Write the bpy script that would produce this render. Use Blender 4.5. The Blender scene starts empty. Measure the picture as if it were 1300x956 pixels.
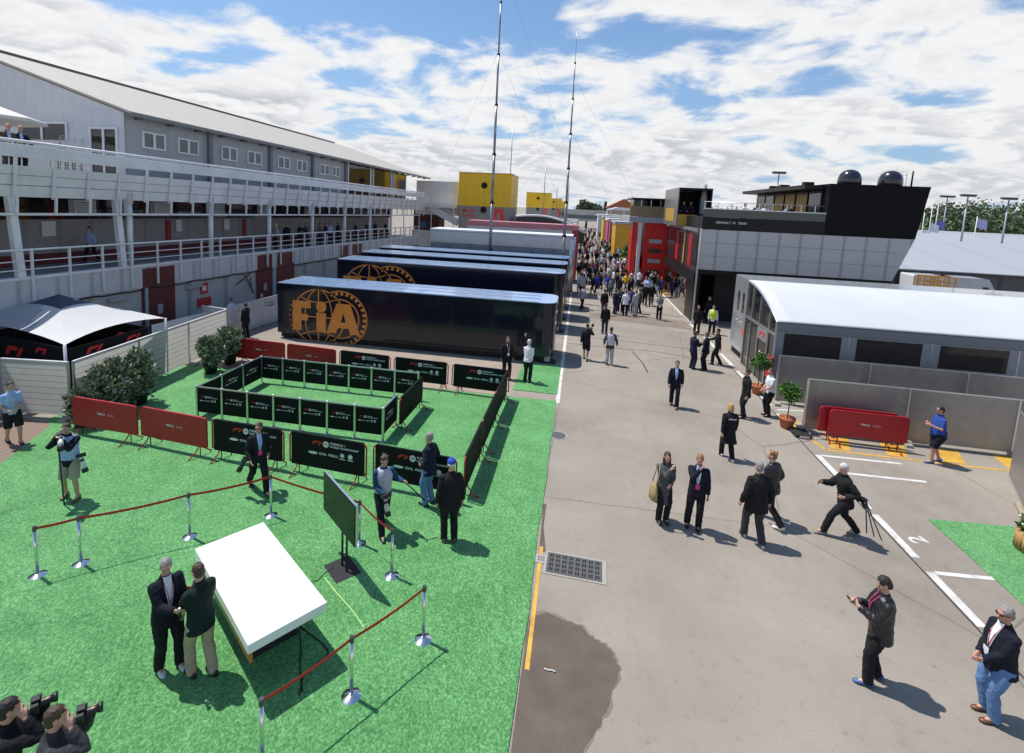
import bpy, math, random
from mathutils import Vector, Matrix
R = math.radians
V = Vector
scene = bpy.context.scene
COL = scene.collection
random.seed(7)

# ------------------------------------------------------------------ camera model (metres; Y along the lane, X right, Z up)
FPX, PX, PY = 640.0, 625.0, 340.0
CAM_H = 7.1
def _ray(u, v):
    return V(((u - PX) / FPX, -(v - PY) / FPX, 1.0)).normalized()
_fwd = _ray(739, 265)
_n = _fwd.cross(_ray(1739, 310)).normalized()
if _n.y < 0: _n = -_n
_rt = _n.cross(_fwd).normalized()
if _rt.x < 0: _rt = -_rt
MW = Matrix((_rt, _fwd, _n))          # camera axes -> world axes
def G(u, v, z=0.0):
    "point of height z seen at photo position u, v"
    d = MW @ _ray(u, v); t = (z - CAM_H) / d.z
    return V((d.x * t, d.y * t, z))
def AY(u, v, y):
    d = MW @ _ray(u, v); t = y / d.y
    return V((d.x * t, y, d.z * t + CAM_H))
def AX(u, v, x):
    d = MW @ _ray(u, v); t = x / d.x
    return V((x, d.y * t, d.z * t + CAM_H))

# ------------------------------------------------------------------ materials
MATS = {}
def M(name, rgb, rough=0.6, metal=0.0, var=0.10, scale=3.0, bump=0.0, bscale=30.0, spec=0.5, coat=0.0, rvar=0.1, dirt=0.0, emit=0.0):
    if name in MATS: return MATS[name]
    m = bpy.data.materials.new(name); m.use_nodes = True
    nt = m.node_tree; N = nt.nodes; L = nt.links
    b = N['Principled BSDF']
    tc = N.new('ShaderNodeTexCoord')
    no = N.new('ShaderNodeTexNoise'); no.inputs['Scale'].default_value = scale; no.inputs['Detail'].default_value = 6
    L.new(tc.outputs['Object'], no.inputs['Vector'])
    mx = N.new('ShaderNodeMix'); mx.data_type = 'RGBA'
    lo = [max(0, c * (1 - var * 1.6)) for c in rgb] + [1]; hi = [min(1, c * (1 + var * 1.4)) for c in rgb] + [1]
    mx.inputs[6].default_value = lo; mx.inputs[7].default_value = hi
    L.new(no.outputs['Fac'], mx.inputs[0])
    out = mx.outputs[2]
    if dirt:
        n2 = N.new('ShaderNodeTexNoise'); n2.inputs['Scale'].default_value = scale * .23; n2.inputs['Detail'].default_value = 9; n2.inputs['Roughness'].default_value = .7
        L.new(tc.outputs['Object'], n2.inputs['Vector'])
        cr = N.new('ShaderNodeValToRGB'); cr.color_ramp.elements[0].position = .45; cr.color_ramp.elements[1].position = .75
        L.new(n2.outputs['Fac'], cr.inputs[0])
        m2 = N.new('ShaderNodeMix'); m2.data_type = 'RGBA'; m2.blend_type = 'MULTIPLY'
        mf = N.new('ShaderNodeMath'); mf.operation = 'MULTIPLY'; mf.inputs[1].default_value = dirt
        L.new(cr.outputs[0], mf.inputs[0]); L.new(mf.outputs[0], m2.inputs[0])
        L.new(out, m2.inputs[6]); m2.inputs[7].default_value = (.45, .42, .38, 1)
        out = m2.outputs[2]
    L.new(out, b.inputs['Base Color'])
    b.inputs['Metallic'].default_value = metal
    mr = N.new('ShaderNodeMapRange'); mr.inputs[3].default_value = max(0.02, rough - rvar); mr.inputs[4].default_value = min(1, rough + rvar)
    L.new(no.outputs['Fac'], mr.inputs[0]); L.new(mr.outputs[0], b.inputs['Roughness'])
    b.inputs['Specular IOR Level'].default_value = spec
    b.inputs['Coat Weight'].default_value = coat
    if bump:
        n3 = N.new('ShaderNodeTexNoise'); n3.inputs['Scale'].default_value = bscale; n3.inputs['Detail'].default_value = 5
        L.new(tc.outputs['Object'], n3.inputs['Vector'])
        bp = N.new('ShaderNodeBump'); bp.inputs['Strength'].default_value = bump; bp.inputs['Distance'].default_value = .02
        L.new(n3.outputs['Fac'], bp.inputs['Height']); L.new(bp.outputs[0], b.inputs['Normal'])
    if emit:
        b.inputs['Emission Color'].default_value = (*rgb, 1); b.inputs['Emission Strength'].default_value = emit
    MATS[name] = m
    return m
def ribbed(name, rgb, axis, pitch, rough=.5, metal=0.0, depth=.6, dark=.75, var=.08):
    "sheet with ribs or board joints every pitch metres along an object axis"
    if name in MATS: return MATS[name]
    m = M(name, rgb, rough, metal, var)
    nt = m.node_tree; N = nt.nodes; L = nt.links; b = N['Principled BSDF']
    tc = N.new('ShaderNodeTexCoord'); sp = N.new('ShaderNodeSeparateXYZ'); L.new(tc.outputs['Object'], sp.inputs[0])
    a = N.new('ShaderNodeMath'); a.operation = 'DIVIDE'; a.inputs[1].default_value = pitch; L.new(sp.outputs[axis], a.inputs[0])
    fr = N.new('ShaderNodeMath'); fr.operation = 'FRACT'; L.new(a.outputs[0], fr.inputs[0])
    cr = N.new('ShaderNodeValToRGB'); e = cr.color_ramp.elements
    e[0].position = 0; e[0].color = (dark,) * 3 + (1,); e[1].position = .12; e[1].color = (1, 1, 1, 1)
    x = e.new(.9); x.color = (1, 1, 1, 1); x = e.new(1.0); x.color = (dark,) * 3 + (1,)
    L.new(fr.outputs[0], cr.inputs[0])
    src = b.inputs['Base Color'].links[0].from_socket
    mm = N.new('ShaderNodeMix'); mm.data_type = 'RGBA'; mm.blend_type = 'MULTIPLY'; mm.inputs[0].default_value = 1
    L.new(src, mm.inputs[6]); L.new(cr.outputs[0], mm.inputs[7]); L.new(mm.outputs[2], b.inputs['Base Color'])
    bp = N.new('ShaderNodeBump'); bp.inputs['Strength'].default_value = depth; bp.inputs['Distance'].default_value = .02
    L.new(cr.outputs[0], bp.inputs['Height']); L.new(bp.outputs[0], b.inputs['Normal'])
    return m

def translucent(m, fac, rgb):
    "let part of the sunlight through a thin sheet"
    nt = m.node_tree; N = nt.nodes; L = nt.links; b = N['Principled BSDF']; out = N['Material Output']
    t = N.new('ShaderNodeBsdfTranslucent'); mx = N.new('ShaderNodeMixShader'); mx.inputs[0].default_value = fac
    if b.inputs['Base Color'].links: L.new(b.inputs['Base Color'].links[0].from_socket, t.inputs['Color'])
    else: t.inputs['Color'].default_value = (*rgb, 1)
    L.new(b.outputs[0], mx.inputs[1]); L.new(t.outputs[0], mx.inputs[2]); L.new(mx.outputs[0], out.inputs['Surface']); return m
# ------------------------------------------------------------------ mesh builder
class MB:
    def __init__(s): s.v = []; s.f = []; s.m = []; s.s = []
    def add(s, vs, fs, m=0, smooth=False):
        o = len(s.v); s.v += [tuple(p) for p in vs]
        for f in fs:
            s.f.append(tuple(i + o for i in f)); s.m.append(m); s.s.append(smooth)
        return s
    def box(s, x0, x1, y0, y1, z0, z1, m=0):
        vs = [(x, y, z) for z in (z0, z1) for y in (y0, y1) for x in (x0, x1)]
        return s.add(vs, [(0, 2, 3, 1), (4, 5, 7, 6), (0, 1, 5, 4), (2, 6, 7, 3), (0, 4, 6, 2), (1, 3, 7, 5)], m)
    def beam(s, p, q, w, h, m=0, up=(0, 0, 1)):
        p = V(p); q = V(q); d = (q - p).normalized(); up = V(up)
        if abs(d.dot(up)) > .98: up = V((0, 1, 0))
        a = d.cross(up).normalized() * w / 2; b = a.cross(d).normalized() * h / 2
        vs = [p - a - b, p + a - b, p + a + b, p - a + b, q - a - b, q + a - b, q + a + b, q - a + b]
        return s.add(vs, [(0, 1, 2, 3), (7, 6, 5, 4), (0, 4, 5, 1), (1, 5, 6, 2), (2, 6, 7, 3), (3, 7, 4, 0)], m)
    def rings(s, rings, m=0, smooth=True, cap=True, closed=True):
        n = len(rings[0]); vs = [p for r in rings for p in r]; fs = []
        for i in range(len(rings) - 1):
            for j in range(n if closed else n - 1):
                k = (j + 1) % n
                fs.append((i * n + j, i * n + k, (i + 1) * n + k, (i + 1) * n + j))
        s.add(vs, fs, m, smooth)
        if cap:
            o = len(s.v) - len(vs); e = o + (len(rings) - 1) * n
            s.f.append(tuple(o + j for j in reversed(range(n)))); s.m.append(m); s.s.append(False)
            s.f.append(tuple(e + j for j in range(n))); s.m.append(m); s.s.append(False)
        return s
    def tube(s, pts, r, n=8, m=0, cap=True):
        pts = [V(p) for p in pts]; rs = r if isinstance(r, (list, tuple)) else [r] * len(pts)
        d0 = (pts[1] - pts[0]).normalized(); ref = V((0, 0, 1)) if abs(d0.z) < .9 else V((1, 0, 0))
        a = d0.cross(ref).normalized(); out = []
        for i, p in enumerate(pts):
            if i == 0: d = d0
            elif i == len(pts) - 1: d = (pts[i] - pts[i - 1]).normalized()
            else: d = ((pts[i + 1] - p).normalized() + (p - pts[i - 1]).normalized()).normalized()
            a = (a - d * a.dot(d)).normalized(); b = d.cross(a)
            out.append([p + (a * math.cos(t) + b * math.sin(t)) * rs[i] for t in (2 * math.pi * j / n for j in range(n))])
        return s.rings(out, m, True, cap)
    def lathe(s, prof, n=24, c=(0, 0, 0), m=0, smooth=True, cap=True):
        c = V(c)
        return s.rings([[c + V((r * math.cos(2 * math.pi * j / n), r * math.sin(2 * math.pi * j / n), z)) for j in range(n)] for r, z in prof], m, smooth, cap)
    def ball(s, c, r, n=12, k=8, m=0, rot=None):
        c = V(c); rings = []
        for i in range(k + 1):
            t = math.pi * i / k; st = max(math.sin(t), .02)
            ring = []
            for j in range(n):
                p = V((r[0] * st * math.cos(2 * math.pi * j / n), r[1] * st * math.sin(2 * math.pi * j / n), -r[2] * math.cos(t)))
                if rot: p = rot @ p
                ring.append(c + p)
            rings.append(ring)
        return s.rings(rings, m, True, True)
    def prism(s, poly, o, ax, ay, depth, m=0, mside=None):
        "polygon in the plane o + ax*x + ay*y pushed out along ax x ay"
        o = V(o); ax = V(ax); ay = V(ay); nn = ax.cross(ay).normalized() * depth; n = len(poly)
        A = [o + ax * x + ay * y for x, y in poly]; B = [p + nn for p in A]
        s.add(A + B, [tuple(reversed(range(n))), tuple(range(n, 2 * n))], m)
        s.add(A + B, [(i, (i + 1) % n, n + (i + 1) % n, n + i) for i in range(n)], m if mside is None else mside)
        return s
    def quad(s, a, b, c, d, m=0): return s.add([a, b, c, d], [(0, 1, 2, 3)], m)
    def mesh(s, name, mats):
        me = bpy.data.meshes.new(name); me.from_pydata(s.v, [], s.f)
        for x in mats: me.materials.append(x)
        me.polygons.foreach_set('material_index', s.m); me.polygons.foreach_set('use_smooth', s.s)
        me.update(); return me
    def build(s, name, mats, parent=None, bevel=0.0, loc=None, rz=0.0):
        if not isinstance(mats, (list, tuple)): mats = [mats]
        o = bpy.data.objects.new(name, s.mesh(name, mats)); COL.objects.link(o)
        if parent: o.parent = parent
        if loc is not None: o.location = loc
        o.rotation_euler.z = rz
        if bevel:
            b = o.modifiers.new('bevel', 'BEVEL'); b.width = bevel; b.segments = 2; b.limit_method = 'ANGLE'; b.angle_limit = R(40)
        return o
def tag(o, label=None, cat=None, group=None, kind=None):
    if label: o['label'] = label
    if cat: o['category'] = cat
    if group: o['group'] = group
    if kind: o['kind'] = kind
    return o
def thing(name, label, cat, loc=(0, 0, 0), rz=0.0, group=None):
    o = bpy.data.objects.new(name, None); COL.objects.link(o); o.location = loc; o.rotation_euler.z = rz
    o.empty_display_size = .2
    return tag(o, label, cat, group)
def struct(name, mb, mats, **k): return tag(mb.build(name, mats, **k), kind='structure')
def kids(o): return [c for c in bpy.data.objects if c.parent == o]
def dup(o, label=None, loc=None, rz=None, group=None, parent=None, ch=None):
    ch = ch or KIDS(o)
    c = o.copy(); COL.objects.link(c)
    if parent: c.parent = parent
    if label: c['label'] = label
    if group: c['group'] = group
    if loc is not None: c.location = loc
    if rz is not None: c.rotation_euler.z = rz
    for k in ch: dup(k, parent=c)
    return c
def KIDS(o): return list(o.children)
def text_mb(txt, size, depth=0.004):
    "lettering as geometry: list of (verts, faces) in the XY plane, centred"
    cu = bpy.data.curves.new('lettering', 'FONT'); cu.body = txt; cu.size = size; cu.align_x = 'CENTER'; cu.align_y = 'CENTER'
    cu.extrude = depth / 2; cu.resolution_u = 3; cu.offset = size * .012
    o = bpy.data.objects.new('lettering', cu); COL.objects.link(o)
    dg = bpy.context.evaluated_depsgraph_get(); me = bpy.data.meshes.new_from_object(o.evaluated_get(dg))
    vs = [v.co.copy() for v in me.vertices]; fs = [tuple(p.vertices) for p in me.polygons]
    bpy.data.objects.remove(o); bpy.data.curves.remove(cu); bpy.data.meshes.remove(me)
    return vs, fs
_TX = {}
def put_text(mb, txt, size, o, ax, ay, m=0, depth=.004, sx=1.0):
    key = (txt, size, depth)
    if key not in _TX: _TX[key] = text_mb(txt, size, depth)
    vs, fs = _TX[key]; o = V(o); ax = V(ax); ay = V(ay); an = ax.cross(ay).normalized()
    mb.add([o + ax * p.x * sx + ay * p.y + an * (p.z + depth / 2) for p in vs], fs, m)
def ordinal(n): return ['first', 'second', 'third', 'fourth', 'fifth', 'sixth', 'seventh', 'eighth', 'ninth', 'tenth', 'eleventh', 'twelfth'][n]

# common materials
white_paint = M('white_paint', (.74, .75, .76), .45, dirt=.35, scale=2)
steel_white = M('white_steel', (.70, .71, .73), .4, dirt=.25, scale=4)
grey_panel = M('grey_panel', (.36, .38, .40), .55, dirt=.3, scale=1.2)
dark_glass = M('dark_glass', (.012, .014, .016), .06, spec=.6, var=.3, rvar=.03)
black_paint = M('black_paint', (.010, .010, .011), .4, var=.3, spec=.25)
black_matt = M('black_matt', (.014, .014, .015), .75, var=.3)
chrome = M('polished_steel', (.72, .72, .74), .13, 1.0, var=.04, rvar=.05)
alu = M('aluminium', (.62, .63, .64), .32, .9, var=.08)
rubber = M('rubber', (.02, .02, .02), .8)
red_paint = M('red_barrier_paint', (.42, .012, .018), .4, var=.12)
red_cloth = M('red_cover', (.36, .006, .014), .5, var=.15, scale=2, bump=.7, bscale=4)
black_cloth = M('black_banner_cloth', (.009, .010, .011), .7, var=.3, scale=2, bump=.7, bscale=4, spec=.15)
print_red = M('print_red', (.65, .02, .02), .5)
print_white = M('print_white', (.72, .72, .72), .5)
orange_gold = M('gold_vinyl', (.62, .24, .035), .4, var=.12, coat=.3)
# ------------------------------------------------------------------ people
def fused(mb, voxel, smooth=2, crease=0.0, fine=False):
    "fuse overlapping closed shells into one skin"
    me = mb.mesh('body', []); o = bpy.data.objects.new('body', me); COL.objects.link(o)
    r = o.modifiers.new('r', 'REMESH'); r.mode = 'VOXEL'; r.voxel_size = voxel; r.use_smooth_shade = True
    if smooth:
        sm = o.modifiers.new('s', 'SMOOTH'); sm.factor = .5; sm.iterations = smooth
    if crease:
        nm_ = 'hair_locks' if fine else 'cloth_folds'
        t = bpy.data.textures.get(nm_) or bpy.data.textures.new(nm_, 'CLOUDS')
        t.noise_scale = .028 if fine else .095; t.noise_depth = 2
        d = o.modifiers.new('d', 'DISPLACE'); d.texture = t; d.strength = crease; d.mid_level = .5; d.texture_coords = 'GLOBAL'
    dg = bpy.context.evaluated_depsgraph_get(); out = bpy.data.meshes.new_from_object(o.evaluated_get(dg))
    bpy.data.objects.remove(o); bpy.data.meshes.remove(me)
    return out
def ring(c, ax, ay, a, b, n=16): return [c + ax * a * math.cos(2 * math.pi * j / n) + ay * b * math.sin(2 * math.pi * j / n) for j in range(n)]
def ik(a, t, l1, l2, pole):
    a = V(a); t = V(t); d = t - a; L = min(d.length, (l1 + l2) * .995); d = d.normalized(); t = a + d * L
    x = (l1 * l1 - l2 * l2 + L * L) / (2 * L); h = math.sqrt(max(0, l1 * l1 - x * x))
    p = V(pole) - d * V(pole).dot(d); p = p.normalized() if p.length > 1e-4 else V((0, -1, 0))
    return a + d * x + p * h, t
STAND = dict(lean=2, lh=(-.24, .05, .83), rh=(.24, .05, .83), lf=(-.10, .02, 0), rf=(.10, -.02, 0))
POSES = dict(
    stand=STAND,
    easy=dict(STAND, lf=(-.11, .08, 0), rf=(.12, -.06, 0), lh=(-.25, .08, .84), rh=(.23, .0, .83)),
    walk=dict(lean=5, lh=(-.24, -.20, .88), rh=(.24, .24, .92), lf=(-.09, .32, .0), rf=(.09, -.34, .07), drop=.035),
    walk2=dict(lean=5, lh=(-.24, .22, .92), rh=(.25, -.18, .86), lf=(-.09, -.34, .07), rf=(.09, .30, .0), drop=.035),
    stroll=dict(lean=3, lh=(-.24, -.10, .85), rh=(.24, .14, .87), lf=(-.09, .18, .0), rf=(.09, -.20, .03), drop=.012),
    clasp=dict(STAND, lh=(-.04, .26, .97), rh=(.03, .27, .99)),
    phone=dict(STAND, lh=(-.05, .33, 1.22), rh=(.05, .33, 1.24), head=(0, -32)),
    shoot=dict(STAND, lean=4, lh=(-.05, .34, 1.50), rh=(.10, .19, 1.55), lf=(-.16, .10, 0), rf=(.15, -.06, 0)),
    pocket=dict(STAND, lh=(-.22, .06, .90), rh=(.22, .06, .90)),
    hips=dict(STAND, lh=(-.20, .10, 1.02), rh=(.20, .10, 1.02), lf=(-.14, .03, 0), rf=(.14, 0, 0)),
    talk=dict(STAND, rh=(.12, .33, 1.18), lh=(-.22, .10, .86)),
    rail=dict(STAND, lean=12, lh=(-.24, .42, 1.06), rh=(.22, .42, 1.06)),
)
SKIN = [M('skin_light', (.52, .30, .21), .5, var=.12, scale=14), M('skin_tan', (.40, .215, .145), .5, var=.12, scale=14), M('skin_ruddy', (.50, .25, .17), .5, var=.14, scale=14)]
def cloth(name, rgb, rough=.85): return M('cloth_' + name, rgb, rough, var=.18, scale=9, bump=.35, bscale=60, spec=.25)
C = dict(black=cloth('black', (.012, .012, .014)), leather=M('leather_black', (.012, .012, .013), .42, var=.3, scale=9, bump=.3, bscale=25),
         navy=cloth('navy', (.012, .016, .034)), dnavy=cloth('dark_navy', (.009, .011, .020)), white=cloth('white', (.72, .73, .76)), lblue=cloth('light_blue', (.33, .46, .72)),
         blue=cloth('blue', (.03, .07, .30)), royal=cloth('royal_blue', (.03, .07, .42)), teal=cloth('blue_green', (.02, .07, .14)), green=cloth('bottle_green', (.008, .020, .017)),
         beige=cloth('beige', (.42, .34, .24)), khaki=cloth('khaki', (.36, .34, .25)), grey=cloth('grey', (.17, .17, .18)), lgrey=cloth('light_grey', (.40, .40, .42)),
         dgrey=cloth('dark_grey', (.045, .045, .05)), jeans=cloth('blue_denim', (.12, .22, .42)), djeans=cloth('dark_denim', (.025, .035, .07)), red=cloth('red', (.42, .015, .02)),
         maroon=cloth('maroon', (.12, .012, .03)), yellow=cloth('yellow', (.75, .50, .03)), hivis=cloth('hi_vis_yellow', (.62, .80, .05)), orange=cloth('orange', (.62, .22, .03)),
         pink=cloth('pink', (.66, .06, .22)), purple=cloth('purple', (.10, .06, .20)), olive=cloth('olive', (.08, .09, .04)), brown=cloth('brown', (.10, .06, .035)), bib=cloth('pale_bib', (.50, .48, .56)), tweed=cloth('grey_tweed', (.085, .085, .09)))
HAIR = dict(dark=M('hair_dark', (.016, .012, .010), .55, var=.4, scale=30, bump=.5, bscale=90), brown=M('hair_brown', (.06, .032, .018), .5, var=.4, scale=30, bump=.5, bscale=90),
            grey=M('hair_grey', (.26, .25, .24), .6, var=.3, scale=30, bump=.5, bscale=90), white=M('hair_white', (.58, .57, .55), .6, var=.2, scale=30, bump=.5, bscale=90),
            blonde=M('hair_blonde', (.50, .30, .11), .5, var=.3, scale=30, bump=.5, bscale=90), ginger=M('hair_sandy', (.28, .14, .06), .5, var=.3, scale=30, bump=.5, bscale=90))
eye_m = M('eye_dark', (.02, .015, .012), .2); lip_m = M('lips', (.34, .12, .10), .5)
SH = dict(black=M('shoe_black', (.012, .012, .012), .4), white=M('shoe_white', (.66, .66, .64), .5), brown=M('shoe_brown', (.13, .055, .025), .4), blue=M('shoe_blue', (.05, .12, .28), .5), grey=M('shoe_grey', (.2, .2, .2), .6))

def skeleton(P):
    J = {}
    lean = R(P.get('lean', 2)); tw = R(P.get('twist', 0)); roll = R(P.get('roll', 0))
    hip = V((0, P.get('shift', 0), .925 - P.get('drop', 0)))
    T = Matrix.Translation(hip) @ Matrix.Rotation(tw, 4, 'Z') @ Matrix.Rotation(roll, 4, 'Y') @ Matrix.Rotation(-lean, 4, 'X')
    J['T'] = T; J['hip'] = hip
    hy, hp = P.get('head', (0, -6))
    J['H'] = T @ Matrix.Translation((0, .022, .735)) @ Matrix.Rotation(lean * .8, 4, 'X') @ Matrix.Rotation(R(hy), 4, 'Z') @ Matrix.Rotation(R(hp), 4, 'X')
    for s, k in ((-1, 'l'), (1, 'r')):
        sh = T @ V((s * .166, -.005, .470))
        pole = P.get(k + 'p', (s * .45, -.45, -.95))
        el, wr = ik(sh, P[k + 'h'], .285, .255, pole)
        J[k + 's'] = sh; J[k + 'e'] = el; J[k + 'w'] = wr
        hj = hip + V((s * .092, 0, -.01)); f = V(P[k + 'f'])
        an = f + V((0, -.03 if f.z > .03 else 0, .085))
        kn, an = ik(hj, an, .425, .43, (s * .06, 1, .1))
        J[k + 'hj'] = hj; J[k + 'k'] = kn; J[k + 'a'] = an; J[k + 'toe'] = f
    return J
def tors(T, sec, n=20, mb=None):
    X = (T.to_3x3() @ V((1, 0, 0))); Y = (T.to_3x3() @ V((0, 1, 0)))
    return mb.rings([ring(T @ V((0, dy, z)), X, Y, a, b, n) for z, a, b, dy in sec])
def limb(mb, pts, rs, n=10):
    q = []; rr = []
    for i in range(len(pts) - 1):
        for t in (0, .34, .67):
            q.append(V(pts[i]).lerp(V(pts[i + 1]), t)); rr.append(rs[i] * (1 - t) + rs[i + 1] * t)
    q.append(V(pts[-1])); rr.append(rs[-1]); mb.tube(q, rr, n)
def hand(mb, el, wr, s, curl=28, fingers=True):
    d = (wr - el).normalized(); n0 = V((-s, .35, 0)); n = (n0 - d * n0.dot(d)).normalized(); w = d.cross(n).normalized()
    mb.rings([ring(wr - d * .02, w, n, .026, .020), ring(wr + d * .03, w, n, .036, .017), ring(wr + d * .075, w, n, .040, .015), ring(wr + d * .095, w, n, .036, .012)])
    if not fingers:
        mb.ball(wr + d * .12 + n * .012, (.032, .03, .04)); return
    for i, ln in enumerate((.070, .078, .072, .056)):
        b = wr + d * .082 + w * (-.030 + .02 * i); pts = [b]; a = R(curl * .6)
        for f in (.42, .32, .26):
            b = b + (d * math.cos(a) + n * math.sin(a)) * ln * f; pts.append(b); a += R(curl)
        mb.tube(pts, [.0105, .010, .0095, .0085], 7)
    t = wr + d * .03 + w * -.03
    u = (d * .75 - w * .55 + n * .35).normalized()
    mb.tube([t, t + u * .035, t + u * .055 + d * .018 + n * .008, t + u * .06 + d * .038 + n * .012], [.013, .012, .011, .009], 7)
def head_shell(mb, H):
    r = H.to_3x3()
    def b(c, rad, n=16, k=10): mb.ball(H @ V(c), rad, n, k, rot=r)
    b((0, -.014, .030), (.073, .092, .086)); b((0, .020, -.030), (.060, .070, .084)); b((0, .046, -.088), (.036, .036, .028))
    b((0, .092, -.022), (.011, .016, .030), 8, 6); b((0, .104, -.034), (.014, .013, .012), 8, 6)
    b((0, .074, .020), (.048, .016, .012), 10, 6)
    for s in (-1, 1):
        b((s * .074, -.006, -.014), (.010, .020, .033), 8, 6); b((s * .034, .066, -.030), (.022, .018, .02), 8, 6)
def hair_shell(mb, H, style):
    r = H.to_3x3()
    def b(c, rad, n=16, k=10): mb.ball(H @ V(c), rad, n, k, rot=r)
    if style == 'bald': b((0, -.05, .0), (.078, .062, .045)); return
    b((0, -.020, .038), (.0775, .0935, .0845)); b((0, -.044, -.016), (.0765, .066, .076))
    if style == 'wavy':
        for i in range(9):
            a = i * .7 + 1.6; b((.056 * math.cos(a), -.025 + .066 * math.sin(a), .05 + .02 * (i % 3)), (.033, .033, .033), 8, 6)
    if style in ('long', 'bob'):
        z = -.17 if style == 'long' else -.08
        b((0, -.065, z * .6), (.082, .05, .12)); b((0, -.05, z), (.088, .045, .08))
        for s in (-1, 1): b((s * .072, .0, z * .62), (.024, .04, .10)); b((s * .078, .03, z), (.022, .03, .07)) if style == 'long' else None
    if style == 'tail': b((0, -.12, .0), (.03, .04, .07)); b((0, -.13, -.06), (.022, .028, .08))

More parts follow.
